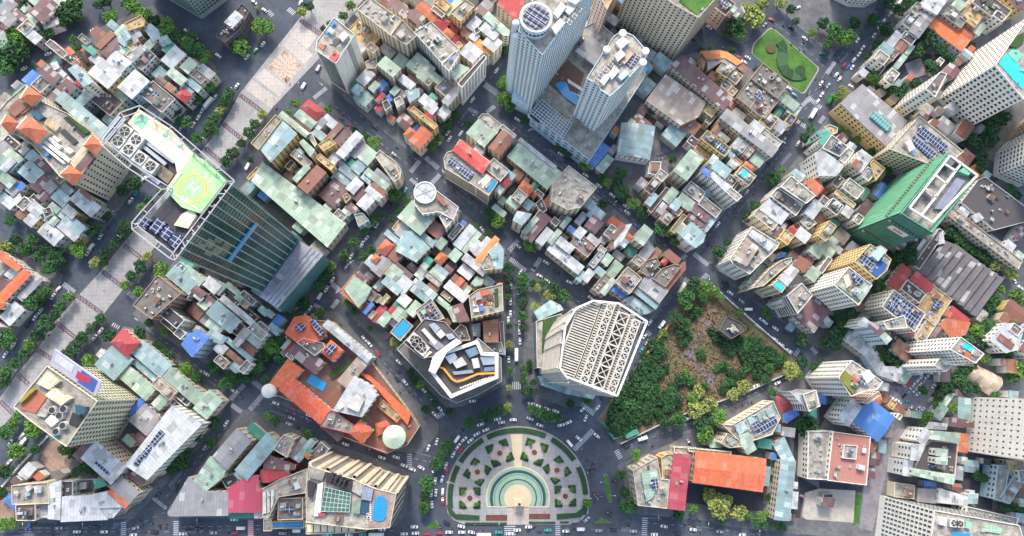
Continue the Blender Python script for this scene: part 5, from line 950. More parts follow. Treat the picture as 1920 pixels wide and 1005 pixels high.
DATA[4, 1] = '''g18:y 200,-30 405,-215 825,130 640,385|c30:c 660,390 940,80 1355,415 1230,520 1050,540|y14 50,182 100,160 175,190 170,240 120,252|e20:W -20,232 70,202 90,232 10,282|e22:W 0,302 85,235 105,252 30,372|G24:W 30,382 120,257 275,372 195,462|w24:W -40,432 40,402 230,552 160,642 0,642|c22:W 200,482 270,382 325,412 240,532|w19:W 290,512 420,412 490,482 380,612|n20 310,537 350,492 400,532 355,592|y19:y 480,522 510,490 622,572 532,690|c18 390,622 480,562 520,622 460,692|k18 120,702 190,640 240,682 170,752|c19 220,752 300,662 420,782 350,852|y18:c 150,792 190,772 340,922 300,942|k17 70,932 140,852 230,932 160,1005|G16 0,872 60,832 90,872 30,952|w17 200,982 260,932 320,962 280,1042|k14 1490,682 1560,652 1940,932 1990,1062 1640,1152 1330,892|g12 1260,892 1310,872 1410,952 1330,1002|w13 1300,952 1390,892 1440,962 1360,1022|w15 1430,1020 1500,990 1540,1040 1470,1080|o18 -60,690 0,660 40,760 0,810|G16 320,1040 390,1000 420,1050 360,1100'''
DATA[0, 2] = '''w13 220,62 300,-20 390,12 300,112|w12 362,172 440,72 590,192 515,286|t13 462,62 510,22 550,52 500,112|w13 530,112 590,72 740,202 690,242|b13 592,62 640,2 800,112 740,192|R14:w -40,322 30,352 200,492 160,532 -40,392|R14:w 200,522 275,552 60,812 0,762|R14:w -10,792 55,832 0,882 -40,852|g10:w 150,802 340,582 390,622 230,772|w9 0,962 130,832 230,892 100,1032|G24:n 1245,852 1475,567 1700,740 1420,980|k20 1440,892 1500,842 1750,972 1640,1052|b16 1570,582 1640,482 1850,642 1770,742|t15 1700,472 1790,522 1900,622 1840,682|m15 1790,722 1840,672 1920,732 1890,792|w15 1812,772 1840,732 1910,782 1880,802|c16 1640,480 1690,450 1760,500 1700,540|k15 1720,700 1770,760 1740,800 1690,750|w10 370,20 420,-30 470,10 420,60|k12 1900,800 1980,740 2050,800 1960,880|t14 1860,820 1900,800 1950,870 1900,900'''
DATA[1, 2] = '''w15 0,622 60,580 140,682 60,762|t15 70,682 160,640 190,682 120,762|m14 0,792 40,762 90,812 30,872|b18 20,942 110,822 330,990 240,1092|w16 150,802 180,770 470,1002 420,1032|t14 190,662 230,650 340,732 310,772|k12 140,742 190,702 500,962 440,992|t15 280,772 320,742 360,792 320,822|y15 330,832 370,802 420,852 370,882|G15 330,742 370,722 480,802 440,862|t15 500,892 540,862 600,912 560,952|b15 562,922 600,892 650,932 620,972|b15 1690,172 1720,152 1830,242 1800,292|w16 1780,172 1860,82 1920,122 1940,192 1860,242|y16 1762,142 1820,32 1860,62 1800,152|o17 1610,332 1700,242 1770,292 1700,372|n16 1692,372 1770,272 1850,352 1800,452|m14 1682,392 1710,372 1790,442 1760,472|w15 1500,452 1560,392 1640,432 1580,512|o16 1562,432 1590,372 1640,402 1610,452|g15 1560,512 1660,392 1740,452 1650,582|o15 1662,542 1720,462 1745,482 1690,562|t15 1700,552 1760,472 1850,532 1790,642|m13 1420,562 1450,542 1530,612 1490,642|m15 1782,492 1820,452 1940,572 1900,622|w15 1780,662 1860,562 1940,642 1850,772|b16 1660,622 1720,592 1850,702 1790,752|t20:c 1310,702 1400,578 1560,692 1500,802 1440,872|o19:o 1288,705 1395,562 1404,574 1308,702|o19:o 1290,722 1312,706 1450,872 1430,886|n18 1410,640 1440,602 1500,650 1470,690|m16 1500,762 1560,702 1620,752 1550,822|u16 1490,922 1550,822 1572,842 1520,932|m15 1450,882 1500,812 1540,842 1490,922|c16 1640,822 1700,742 1730,772 1670,852|r14 1550,982 1660,832 1690,882 1600,1002|r15 1710,922 1760,852 1790,882 1740,942|e14 1770,842 1800,812 1840,852 1800,882|t14 1750,962 1830,852 1920,902 1850,1012|w16 1800,802 1870,742 1930,802 1880,872|t14 1620,1005 1700,902 1740,962 1680,1050|y15 1580,790 1640,750 1660,780 1610,830|c15 1530,960 1580,900 1610,930 1560,980'''
DATA[2, 2] = '''t20:c -100,22 30,-120 230,42 90,182|b19:c -130,340 -60,162 20,152 190,312 60,442|b17 92,192 140,162 230,272 200,312|n16 170,152 240,52 340,152 250,212|G15 362,172 480,92 500,122 390,242|w15 410,272 560,112 640,152 470,312|t15 482,352 640,162 662,192 540,342|t15 230,262 280,192 350,262 280,332|u16 472,92 500,52 530,82 500,112|c26:W 280,22 350,-80 450,0 340,132|w16 562,332 640,242 660,262 600,350|w17:c 592,382 720,212 760,242 650,372|O19 625,432 790,202 830,242 660,452|b22:c 740,352 830,262 880,332 872,502 800,512 780,422|c21:c 660,472 720,372 790,432 785,512 700,522|w18:c 500,412 540,372 715,512 680,582|o14 232,422 300,352 340,392 300,482|e15 130,422 170,392 220,432 180,472|t14 100,482 150,432 190,472 140,522|b14 240,492 270,462 350,552 330,592|t13 190,542 230,502 330,592 280,642|m13 320,502 360,472 400,522 370,562|t15 370,382 430,322 490,372 420,452|w14 82,512 110,482 160,532 120,562|c14 130,562 170,532 300,642 260,682|n13 170,652 210,632 270,692 240,742|t14 50,572 80,522 140,582 110,612|b16 20,702 100,612 250,762 160,842|w14 0,672 60,602 90,632 30,702|w15:c 460,522 510,462 600,542 550,622|n14 390,612 430,562 540,652 500,692|o15 432,642 480,592 510,622 460,682|t14 580,642 630,582 690,612 680,652 612,672|t13 500,692 530,652 580,702 540,742|m13 560,672 590,642 620,692 600,712|w15 330,682 380,622 550,762 490,822|e14 330,682 350,662 370,692 345,712|y13 290,742 330,722 410,782 370,822|t13 260,792 290,762 360,862 330,892|c30:c 555,762 640,702 820,662 870,645 880,902 580,972|o28 820,652 855,642 860,692 825,697|s24:c 50,902 200,782 330,972 130,1042|t18 -40,960 60,852 115,822 40,900|m16 400,862 490,832 560,992 460,1012|t15 350,882 398,862 450,1002 410,1005|b26:c 970,52 1010,-30 1140,0 1050,102|t18 1050,152 1180,22 1200,42 1100,192|m17 1092,192 1250,0 1320,32 1160,242|w17 1190,242 1290,122 1340,172 1240,292|t18 1300,252 1380,142 1420,162 1340,282|G17 1320,72 1360,22 1410,62 1380,112|t18 1410,102 1480,22 1510,42 1450,132|w19 1540,182 1600,112 1650,162 1600,237|w18 1380,262 1420,212 1540,312 1490,372|G17 1510,252 1600,182 1750,302 1650,402|m15 1640,112 1710,32 1830,62 1740,162|u16 1480,142 1500,102 1560,142 1530,172|G15 1830,172 1900,82 1960,162 1880,232|w16 1660,222 1700,182 1790,262 1740,292|w15:w 1350,272 1380,262 1490,372 1450,400|w16:c 1300,332 1345,278 1640,482 1560,547|w15 1610,582 1690,512 1730,552 1660,642|G14 1710,692 1830,562 1890,592 1780,732|t14 1792,722 1900,602 1920,622 1840,762|t15 1790,452 1850,382 1910,392 1860,472|c16 1680,462 1780,342 1830,372 1730,502|b15 1560,592 1620,532 1660,562 1590,632|n15 1872,302 1920,202 1960,242 1900,322|b14 1740,520 1780,480 1830,550 1790,590|G15 1430,60 1400,40 1450,-20 1490,10|c15 1760,320 1800,290 1850,340 1810,370|w14 1240,60 1280,30 1310,60 1270,100|u14 1900,700 1950,650 1980,700 1930,750'''
DATA[3, 2] = '''n16 -20,202 50,82 90,92 0,252|w16 0,322 0,252 95,102 160,92 90,222|o15 100,212 130,182 180,212 150,252|b15 52,272 100,222 130,262 90,312|t24:c 182,232 280,95 365,160 270,292|g17 220,372 320,282 380,332 290,422|c18 160,422 220,382 290,442 230,492|n16 270,442 400,330 450,350 330,470|G20:n 232,532 300,430 400,402 430,470 320,582|k18 322,562 390,482 430,512 370,612|n19:n 460,382 510,342 622,412 580,472|r19 440,442 480,402 510,432 470,472|n16:n 482,692 640,452 662,442 667,512 500,717|G20:n 360,602 450,502 570,462 630,482 480,682|c20:c 10,622 140,502 240,592 150,752|u12 -20,682 10,672 125,772 90,812|g18:c 245,650 320,570 490,712 400,850|b17:c 200,722 245,652 400,852 370,892|b13 90,802 170,762 370,902 300,932 240,922|c15 430,22 480,-30 560,20 490,112|G15 520,142 650,0 680,32 560,162|t16 580,152 640,82 690,122 620,192|b20:w 620,192 720,72 855,190 830,260 760,312 680,262|m14 692,2 740,-40 920,22 830,132|b13 832,122 920,12 980,2 870,162|c28:W 1080,422 1290,112 1550,272 1530,312 1400,432 1270,562 1120,472|T30:c 1122,422 1240,222 1350,312 1240,482|w29:W 1260,190 1300,150 1490,290 1450,340|c20:c 1310,22 1330,-20 1560,52 1480,122|m16 1462,152 1560,62 1620,102 1540,192|y20:y 1540,242 1590,152 1680,182 1640,272|r18 1640,122 1680,102 1710,152 1680,192|w20:c 1680,192 1760,132 1840,192 1790,262|c19:c 1740,62 1840,22 1900,82 1820,142|u8 1520,412 1560,352 1610,362 1600,392|w30:c 1540,602 1660,482 1730,530 1620,672|p30:c 1475,662 1530,615 1610,680 1570,735|c26:c 1290,692 1460,502 1580,422 1660,402 1665,440 1400,670|t12 1230,652 1380,472 1420,492 1260,692|n14 1682,462 1750,392 1840,472 1770,532|t14 1790,562 1870,492 1940,562 1860,622|t13 1820,322 1920,252 1990,332 1900,402|m12:w 1700,982 1850,792 1990,882 1900,1102|c28:w 1620,762 1760,642 1860,762 1720,932|g20 1540,812 1580,772 1640,812 1600,862|k12 1560,640 1600,720 1580,760 1530,750|G16 1400,430 1440,400 1480,450 1440,480'''
DATA[4, 2] = '''c45:y 330,440 480,275 530,312 580,290 640,330 620,370 680,420 640,520 540,610|c46:W 140,662 280,490 500,662 372,852|r12:c 640,672 770,492 860,512 750,682|r13:c 860,592 920,542 1070,662 1010,742|r11 912,812 960,752 1000,772 950,852|y13:c 950,832 1080,692 1250,792 1030,1082|s28:W 590,862 700,702 1000,932 900,1102|k14:W 770,692 840,622 1000,752 930,822|k8 910,452 1130,132 1160,182 940,522|c14:c 1190,0 1250,-60 1900,430 1840,472|w12 1740,272 1790,242 1840,302 1790,352|t11 1830,372 1880,342 1930,400 1880,430|m10 1830,202 1920,62 1960,122 1870,232|n8 1730,902 1800,812 1960,912 1900,1002|t12:c 0,292 80,242 170,322 60,442|G14 0,522 80,392 110,422 40,562|c22 0,192 90,62 160,112 60,252|w9 1130,170 1160,160 1175,270 1120,280|w10 20,960 60,920 100,990 60,1030|w9 920,320 980,230 1000,250 940,335|r7 1200,940 1250,870 1400,970 1380,1040'''
DATA[0, 3] = '''r16:c 1037,212 1150,82 1312,192 1202,312|b14:c 900,422 1050,232 1240,322 1090,532|b14:c 1240,282 1340,192 1600,392 1490,522|t13:c 1105,522 1210,422 1450,622 1370,722|t13:c 1510,512 1580,432 1930,682 1850,782|c14:p 1420,602 1480,522 1660,642 1590,722|t12 1430,782 1500,672 1580,722 1500,822|g13 1220,922 1360,782 1500,902 1380,1062|n12 1310,1002 1450,862 1520,932 1430,1022|u10 1200,872 1310,722 1360,742 1240,852|u22:b 1700,212 1780,112 1880,82 1960,152 1800,332|k16 1500,0 1560,-60 1680,60 1620,100|G18 1620,100 1690,60 1740,120 1680,160|w4 905,310 950,258 985,290 940,340|k11 1640,690 1690,650 1780,760 1740,790|k10 1600,760 1620,720 1700,790 1640,830|b11 1250,390 1290,370 1470,520 1430,560'''
DATA[1, 3] = '''p19:c 1735,110 1850,-25 1950,30 1845,165|t15 0,22 90,-60 200,52 110,112|b16 0,132 60,70 210,152 160,212 60,180|g17 270,192 370,62 420,102 310,242|t15:c 400,142 430,102 550,182 480,262|n13 330,222 370,182 490,262 420,322|b14 190,192 215,160 460,342 430,364|c16 380,62 470,22 580,102 540,172|w15 110,242 170,202 215,262 150,302|G16 80,362 140,312 230,382 170,442|n15 200,302 240,272 360,372 320,402|b15 230,422 290,382 340,432 280,472|c18 290,442 400,382 440,392 370,482|k15 240,72 320,2 380,52 290,132|b14 580,52 640,22 710,82 670,122|t14:c -80,802 40,642 150,742 10,922|R20:c 755,107 840,-40 950,-60 1130,130 1030,200 860,190|R20:c 1100,275 1180,190 1300,272 1190,367|G20 860,195 920,150 1110,200 1130,240 1030,322|m18:c 812,272 860,212 1130,352 1010,502|R16:w 600,592 780,352 920,452 820,562 660,622|R16:w 640,682 800,612 1210,762 1110,872|w26:W 1205,832 1400,512 1560,602 1610,692 1470,892|R14:c 1445,482 1540,502 1930,862 1900,962 1560,562|w20:W 1130,0 1200,0 1540,352 1480,382|T18 1240,582 1430,352 1530,372 1350,582|c20:r 1150,850 1200,825 1420,990 1400,1060 1080,980|m14:r 1110,1000 1150,900 1330,1040 1230,1100|y14:o 1620,800 1680,740 1840,880 1800,940|o14 1600,960 1700,930 1760,1000 1620,1070|c18 760,322 790,272 850,312 820,362|w15 80,250 130,210 170,250 120,290|e12 705,290 740,265 780,300 750,330|r13:r 740,290 800,200 850,210 770,310|t14 720,240 780,170 800,190 740,270|G15 480,30 520,0 600,60 570,110'''
DATA[2, 3] = '''n18:k 690,0 830,-20 830,190 700,190|G14 710,192 860,192 900,312 720,282|k13:c 410,92 480,22 530,52 572,172 470,182|G10 840,0 880,0 900,300 860,300|b7 590,30 660,20 660,140 600,130'''
DATA[3, 3] = '''k12:k 985,82 1060,-50 1190,10 1240,72 1100,165|c18:c 1010,960 1100,970 1490,742 1560,902 1480,1060 1200,1150|w24:W 1640,652 1770,682 1890,642 1930,790 1822,840|u6 1572,872 1700,812 1732,872 1612,952|r6 1510,712 1650,652 1700,802 1570,862|c28:W 1770,682 1890,640 1925,795 1825,842|b4 1610,40 1660,20 1700,60 1650,90'''
DATA[4, 3] = '''c45:W 240,442 310,362 600,562 545,640 470,640 300,702 180,522|t40:w 340,482 370,432 450,500 400,545|w10 220,152 330,62 500,180 430,320|w9 430,320 500,185 620,430 560,510|w9 560,500 600,420 820,430 730,562|t30:b 570,140 620,102 680,162 630,212|m30:b 460,42 490,2 610,92 570,132|w28:W 350,30 420,-40 520,40 470,60|c30:W 640,72 600,0 800,-60 830,60|n12 690,252 760,162 890,292 810,382|o11 1130,32 1190,-30 1420,12 1370,122 1240,152|y12 960,92 1080,-60 1120,-30 900,250|c55:W 1230,262 1330,142 1550,302 1470,392|c44:W 1080,412 1130,342 1250,412 1190,472|w16:W 1600,172 1740,12 1920,62 1860,262 1750,292|n17 1695,130 1720,120 1815,215 1780,280|G17 1780,60 1840,30 1910,70 1860,140|t9 1065,872 1130,772 1210,812 1140,917|t6 1150,762 1230,662 1260,682 1200,782|n5 580,702 630,682 680,730 620,760|y5 640,770 690,735 740,770 680,820|n5 700,820 750,780 800,830 760,860|U16:W 305,925 470,745 712,892 540,1095|w20:W 160,930 310,770 400,770 290,930|c14 730,890 760,860 780,890 745,930|w9 1000,1002 1030,942 1200,962 1190,1012|n6 820,400 900,300 920,330 850,430|G14 1940,60 2000,-20 2100,80 2000,160|n16 1870,260 1950,180 2050,260 2000,330|y30 1120,350 1180,150 1300,180 1230,260|c28:p 400,760 560,650 580,690 460,770|w12 880,440 960,340 1020,420 950,490|r5 810,580 860,545 880,570 830,610|t8 740,500 830,440 880,480 800,590|m10 820,390 880,310 910,340 860,420'''
DATA[0, 4] = '''w16:c 572,642 900,622 905,700 1000,850 572,870|w17:c 880,612 1010,592 1150,732 920,742|w16 925,750 1140,740 1060,830 960,845|g18:c 1042,572 1110,482 1310,562 1230,682|o19 1012,612 1040,582 1212,692 1172,732|c18:c 105,532 450,502 462,702 110,712|k18:c 142,712 330,702 332,862 150,862|w18:c 462,522 575,482 560,850 450,842|k16 577,492 680,490 680,632 577,640|k8 722,482 900,472 880,602 720,612|w22:c 772,292 890,142 1182,342 1042,492|m15 1112,452 1180,392 1230,432 1160,492|m16 1222,442 1250,402 1370,482 1300,540|t10 1150,102 1200,52 1260,122 1230,172|m10 1252,92 1340,-20 1420,12 1310,152|w24:w 1177,342 1612,-215 1900,-50 1382,475|w14 345,705 440,705 440,830 345,830|o6 650,170 700,150 715,180 670,215|e9 870,480 960,460 1000,530 900,560|b5 1740,150 1840,60 1860,90 1790,170'''
DATA[1, 4] = '''g17:c 102,242 290,12 430,112 202,370|t15:c -100,482 50,262 200,372 170,452 0,592 -60,572|g15:c -350,792 -150,452 0,582 215,597 215,812 -330,817|b16:c 322,402 550,32 680,142 402,462|c19:c 692,112 740,52 842,92 770,272 640,192|g12 802,242 890,92 960,112 860,302|b12 862,292 960,92 1000,112 922,322|e13 950,212 970,182 1005,202 990,222|o13 930,252 960,222 1000,252 970,282|G10 1005,252 1050,142 1220,202 1000,302|m14:r 552,312 610,252 850,342 840,382 552,377|r13:r 520,402 530,387 700,382 800,422 600,502 540,502|C16:c 215,562 400,442 500,440 500,562 530,565 530,782 215,782|e8 225,792 460,787 460,832 230,842|c24:c 542,562 680,482 960,377 955,602 690,642 600,832 540,832|G22:c 687,652 920,647 920,850 682,857|c14:c 550,845 625,845 625,960 550,960|p14:c 630,872 930,860 930,932 632,937|b12 290,400 330,390 400,470 330,500|k9 150,470 300,400 310,520 200,560|r12 530,385 655,380 655,420 530,415|t13 665,380 785,378 785,412 665,420|w12 700,330 715,280 730,280 720,372|w12 465,785 540,785 540,835 470,835|o20:c 1380,30 1430,-60 1570,-10 1480,150|r8:r 1145,20 1180,-30 1500,150 1720,210 1710,240|n10 1570,100 1600,60 1720,170 1690,205'''
DATA[2, 4] = ''
DATA[3, 4] = '''R20:c 735,500 765,210 1420,285 1385,590|C20:c 500,745 560,235 715,240 655,765|b16:c 1500,850 1565,295 1700,310 1640,860|b12 1490,150 1590,80 1690,300 1570,290|c20:c 175,390 400,265 440,470 520,480 495,750 220,720|t22:c 255,410 395,385 405,470 400,500 360,640 300,680|c16 440,270 490,240 560,230 545,480 450,480|c10 560,170 690,180 740,200 700,230 560,225|y14 690,180 1100,215 1090,245 700,215|t18:c 1170,60 1260,40 1330,190 1250,240 1200,160|c18:c 1000,130 1060,40 1170,100 1200,170 1080,180|t6 880,120 990,80 1000,180 900,170|e5 100,60 210,0 225,40 120,90|n4 1640,810 1690,810 1690,860 1635,860|n5 1770,640 1780,620 1785,640 1775,650'''
DATA[4, 4] = '''q18:W 80,485 130,25 485,75 445,530|c14:W -100,20 130,20 80,480 -110,470|c20:W 220,275 235,147 360,158 348,288|n12 470,100 480,85 560,140 490,240|t20:w 1045,95 1090,20 1320,45 1310,130|t20:w 870,430 885,375 1275,440 1255,520|k15:c 1050,110 1305,135 1275,435 890,375 1000,150|t21 1100,185 1205,195 1200,260 1095,250|t21 1095,270 1200,265 1198,335 1090,325|w22:W 870,150 990,145 935,295 860,290|w18:w 795,290 880,300 860,445 785,435|w18:w 920,130 980,10 1050,20 1000,140|b5 1360,290 1495,305 1485,415 1355,395|c8 710,500 750,510 900,530 890,660 700,640|w12 1130,560 1390,640 1390,720 1110,690|g9 930,560 1120,570 1110,700 920,680|c14 1680,340 1790,350 1730,680 1640,660|c15 1800,440 1880,480 1830,690 1730,680|y12 1760,290 1920,300 1920,470 1800,450|c14:W 1390,730 1870,840 1860,900 1380,790|m8 20,650 145,655 130,735 25,725|k6 40,610 130,610 135,650 40,650|w6 1410,580 1455,580 1455,605 1410,605|e5 800,620 850,600 850,660 810,670|c16 1870,390 1980,380 1980,520 1880,500|b8 1400,620 1490,610 1480,700 1390,700'''
EXTRA = {((2, 1), '318,480'): [('swimming_pool', '715,770 780,680 815,705 745,795', .6, POOL), ('solar_panel', '350,510 390,470 600,630 550,690', 1.2, SOLAR), ('pool_terrace', '640,710 720,630 770,670 690,760', .4, SAND)],
 ((2, 2), '555,762'): [('terracotta_terrace', '600,790 615,740 650,708 700,700 750,715 785,760 790,810 765,850 620,850', .5, TERRA), ('canopy', '595,850 640,850 650,910 600,915', 2, SAND), ('canopy', '655,850 690,850 690,905 660,905', 2.4, rmat('u')), ('roof_garden', '795,700 830,690 835,860 800,870', .8, GARDEN)],
 ((4, 1), '200,-30'): [('skylight', '480,90 530,35 690,165 640,230', 2.6, mat('teal_panel', '3a8a8a', 'grid', .3, 0, .02, .2))],
 ((4, 1), '660,390'): [('solar_panel', '920,240 950,165 1215,370 1170,430', 1.2, SOLAR), ('solar_panel', '860,310 900,260 1120,440 1030,470', 1.2, SOLAR), ('plant_room', '800,330 860,300 900,380 850,420', 2, ACM)],
 ((4, 2), '330,440'): [('tennis_court', '485,540 570,420 640,470 610,530 540,590', .5, mat('blue_court', '2456a0', 'plain', .7, 0, .02, .2)), ('solar_panel', '380,420 420,360 540,460 480,530', 1, SOLAR), ('stair_house', '500,390 580,300 630,335 555,440', 4, wmat('b'))],
 ((4, 2), '140,662'): [('solar_panel', '290,570 320,540 420,620 370,670', 1, SOLAR), ('roof_slab', '340,760 420,640 480,670 390,810', 1.4, rmat('t')), ('roof_slab', '180,670 220,640 330,740 310,770', 1, rmat('t')), ('plant_room', '230,590 270,560 300,650 260,690', 2, SAND)],
 ((3, 1), '1150,620'): [('swimming_pool', '1180,635 1215,580 1262,615 1215,670', .8, POOLT)], ((3, 2), '1475,662'): [('swimming_pool', '1490,660 1530,630 1600,680 1570,720', .8, POOLT)], ((3, 2), '10,622'): [('solar_panel', '80,620 110,590 190,640 160,680', 1, SOLAR)],
 ((4, 3), '240,442'): [('roof_garden', '200,545 245,460 390,575 315,680', 1.6, mat('autumn_garden', '8a8f3c', 'leaf')), ('red_canopy', '310,545 330,520 370,550 345,575', 3, rmat('X')), ('plant_room', '400,500 470,450 520,520 450,580', 2.5, wmat('W'))],
 ((4, 3), '1230,262'): [('swimming_pool', '1335,240 1370,195 1475,265 1455,295', .8, POOLT), ('pool_terrace', '1300,280 1340,250 1450,320 1400,370', .5, TERRA)], ((4, 3), '1080,412'): [('plant_room', '1160,370 1200,355 1225,400 1190,410', 2, ACM)],
 ((3, 3), '1010,960'): [('glass_roof', '1115,975 1215,925 1260,1010 1170,1060', 1, rmat('b')), ('glass_roof', '1245,905 1305,880 1350,965 1290,1000', 1, rmat('b')), ('glass_roof', '1330,865 1390,840 1430,920 1370,950', 1, rmat('b')), ('glass_roof', '1415,830 1470,805 1510,880 1450,905', 1, rmat('b')), ('solar_panel', '1300,1020 1420,940 1510,900 1530,950 1400,1040', 1.4, SOLAR)],
 ((1, 3), '755,107'): [('solar_panel', '840,60 880,5 940,40 900,95', 3.6, SOLAR), ('solar_panel', '980,0 1040,-30 1120,110 1080,140', 3.8, SOLAR)], ((1, 3), '1100,275'): [('solar_panel', '1115,270 1190,200 1240,240 1170,320', 3.6, SOLAR)],
 ((1, 3), '1205,832'): [('plant_room', '1330,800 1420,680 1490,740 1440,850', 3, ACM), ('pale_box', '1240,790 1290,755 1300,800 1260,830', 2, WHITE)], ((1, 3), '1150,850'): [],
 ((0, 4), '105,532'): [('cooling_tower', '230,545 260,530 295,560 260,595', 3, ACM), ('cooling_tower', '310,545 335,535 355,560 335,585', 3, ACM)], ((1, 4), '542,562'): [('ac_bank', '545,600 570,590 575,790 545,800', 1.4, ACM), ('ac_bank', '580,590 605,585 610,780 585,790', 1.4, ACM), ('ac_bank', '620,580 650,575 640,700 620,760', 1.4, ACM)],
 ((0, 4), '1177,342'): [('solar_panel', '1240,330 1310,240 1340,260 1290,350', 1.6, SOLAR), ('solar_panel', '1320,240 1390,150 1420,175 1360,270', 1.6, SOLAR), ('solar_panel', '1400,140 1500,10 1540,40 1440,160', 1.6, SOLAR)], ((0, 4), '772,292'): [('solar_panel', '885,320 900,305 1030,420 1000,440', 1.4, SOLAR)]}
NAMES = {}
def size_word(A, ar):
    s = 'tiny ' if A < 40 else 'small ' if A < 95 else 'large ' if A > 420 else ''
    return s + ('narrow ' if ar > 2.3 else '')
def fill():
    for (tc, tr), blob in DATA.items():
        for line in blob.replace('\n', '|').split('|'):
            line = line.strip()
            if not line: continue
            tok = line.split(' ', 1); code = tok[0]; wl = 'w'
            if ':' in code: code, wl = code.split(':')
            elif R.random() < .6: wl = R.choice('wwcgcybp')
            ch = code[0]; h = float(code[1:]); px = P(tok[1], (tc, tr)); h += R.uniform(-.8, .8)
            hipu = ch == 'U'
            if hipu: ch = 'u'
            pool = ch == 'p'
            if pool: ch = 'c'
            wp = [tuple(un(x, y, h)[:2]) for x, y in px]; A = abs(area2(wp))/2
            es = sorted((Vector(wp[i])-Vector(wp[(i+1) % len(wp)])).length for i in range(len(wp))); ar = es[-1]/max(.1, es[0]) if len(wp) == 4 else 1
            kind = ROOF[ch][2]; ph = ROOF[ch][3]
            if h <= 9: name, cat = ('shed', 'shed')
            elif h >= 24: name, cat = ('apartment_building', 'apartment building')
            elif A > 500: name, cat = ('hall', 'hall')
            elif A > 230: name, cat = ('low_building', 'building')
            elif kind == 'conc': name, cat = ('townhouse', 'townhouse')
            elif h >= 15.4: name, cat = ('shophouse', 'shophouse')  # taller houses; the name goes by height alone
            else: name, cat = ('house', 'house')
            noun = {'shed': 'shed', 'apartment_building': 'tall block', 'hall': 'hall', 'townhouse': 'townhouse', 'shophouse': 'shophouse', 'house': 'house', 'low_building': 'building'}[name]
            win = dict(fl=3.5, bay=3.2, ww=1.5, wh=1.5) if h > 9 else False
            if h >= 24: win = dict(fl=3.3, bay=3.0, ww=1.5, wh=1.6)
            if h >= 24 and R.random() < .25 and kind != 'metal': win['style'] = 'strip'
            extra = ''
            if pool: extra = ' with a blue pool'; ph = 'pale terraced'
            fr = building(px, h, ch, wl, name, wpoly=tidy(wp) if A < 420 and h < 23 else None, win=win, cat=cat, desc=(size_word(A, ar) + ph + ' ' + noun + extra), clut=(0.0 if pool else .8), shape={'r': 'gable', 'o': 'gable', 'R': 'gable'}.get(ch) if ar > 1.8 and len(px) == 4 else ('hip' if ch == 'T' and len(px) == 4 else None), group='%s buildings of the dense blocks' % ph.split(' ')[0])
            z = h-.88; lp = fr.lp
            if pool:
                q = inset(lp, 1.1); v, f = prism_geo(q, z, z+.4); link('swimming_pool', mesh('swimming_pool', v, f, POOL), fr.o)
            if ch == 's':
                q = inset(lp, 1.6); v, f = prism_geo(q, z+.8, z+1.0); link('solar_panel', mesh('solar_panel', v, f, SOLAR), fr.o)
            if kind == 'conc' and not pool and ch != 's' and A > 130 and R.random() < .28:
                q = inset(lp, 1.4); m = sum((Vector(a) for a in q), Vector((0, 0)))/len(q); sx, sy = R.uniform(3, 7), R.uniform(2.5, 4)
                if all(inside(q, m.x+a*sx/2, m.y+b*sy/2) for a in (-1, 1) for b in (-1, 1)):
                    if R.random() < .5: fr.box('solar_panel', m.x, m.y, sx, sy, z+2.9, z+3.1, SOLAR)
                    else: fr.box('roof_garden', m.x, m.y, sx, sy, z, z+1.0, GARDEN)
            if kind == 'metal' and A > 90 and h > 9:
                m = sum((Vector(a) for a in lp), Vector((0, 0)))/len(lp)
                if R.random() < .5: put(TANKMESH, 'water_tank', fr.o, m.x+R.uniform(-2, 2), m.y+R.uniform(-1, 1), h+.6, R.choice([0, 1.57]))
                for _ in range(R.choice([0, 1, 2])): put(ACMESH, 'air_conditioner', fr.o, m.x+R.uniform(-3.5, 3.5), m.y+R.uniform(-2, 2), h+.45, R.choice([0, 1.57]))
            ex = EXTRA.get(((tc, tr), tok[1].split()[0]))
            if ex: parts(fr, ex, (tc, tr), h-.9 if kind == 'conc' else h-.3)
            NAMES[id(fr)] = fr
fill()
# ---------------------------------------------------------------- the overgrown lot
DRY = mat('dry_grass', '7b6852', 'leaf', .95, 0, .05, .5, '5a4a3a', .3)
struct('dry_ground', P('1288,532 1318,526 1396,592 1494,680 1486,690 1398,734 1288,780 1160,828 1142,812 1124,786 1200,684 1256,606'), .1, .17, mat('dry_earth', '7e6a58', 'plain', .95, 0, .03, .9, '56603e', .05))
struct('path', P('650,290 740,230 800,100 880,-20 940,-20 850,100 765,240 740,340 870,470 940,490 930,600 900,630 850,520 720,360', (3, 3)), .15, .19, mat('gravel_track', '77727a', 'plain', .9, 0, .02, .5, '55525a', .2))
def leafcard(g, c, s, rnd, k=0):
    n = Vector((rnd.gauss(0, 1), rnd.gauss(0, 1), rnd.gauss(.6, 1))).normalized(); u = n.orthogonal().normalized(); t = n.cross(u); a = rnd.random()*6.28
    u, t = u*math.cos(a)+t*math.sin(a), t*math.cos(a)-u*math.sin(a); s2 = s*rnd.uniform(.6, 1.25)
    g.add(([c+u*s2, c+t*s2*.7, c-u*s2, c-t*s2*.7], [(0, 1, 2, 3)]), k)
def undergrowth():
    rnd = random.Random(5); lot = [tuple(un(x, y)[:2]) for x, y in P('1292,540 1316,534 1390,598 1484,680 1398,726 1290,772 1165,818 1134,790 1204,690 1260,612')]
    xs = [p[0] for p in lot]; ys = [p[1] for p in lot]; g = Geo()
    while len(g.f) < 5200:
        x, y = rnd.uniform(min(xs), max(xs)), rnd.uniform(min(ys), max(ys))
        if inside(lot, x, y): leafcard(g, Vector((x, y, .3+rnd.random()*.6)), .75, rnd)
    o = g.obj('dry_undergrowth', DRY); tag(o, 'dry brown grass covering the overgrown empty lot', 'grass'); o['kind'] = 'stuff'
undergrowth()
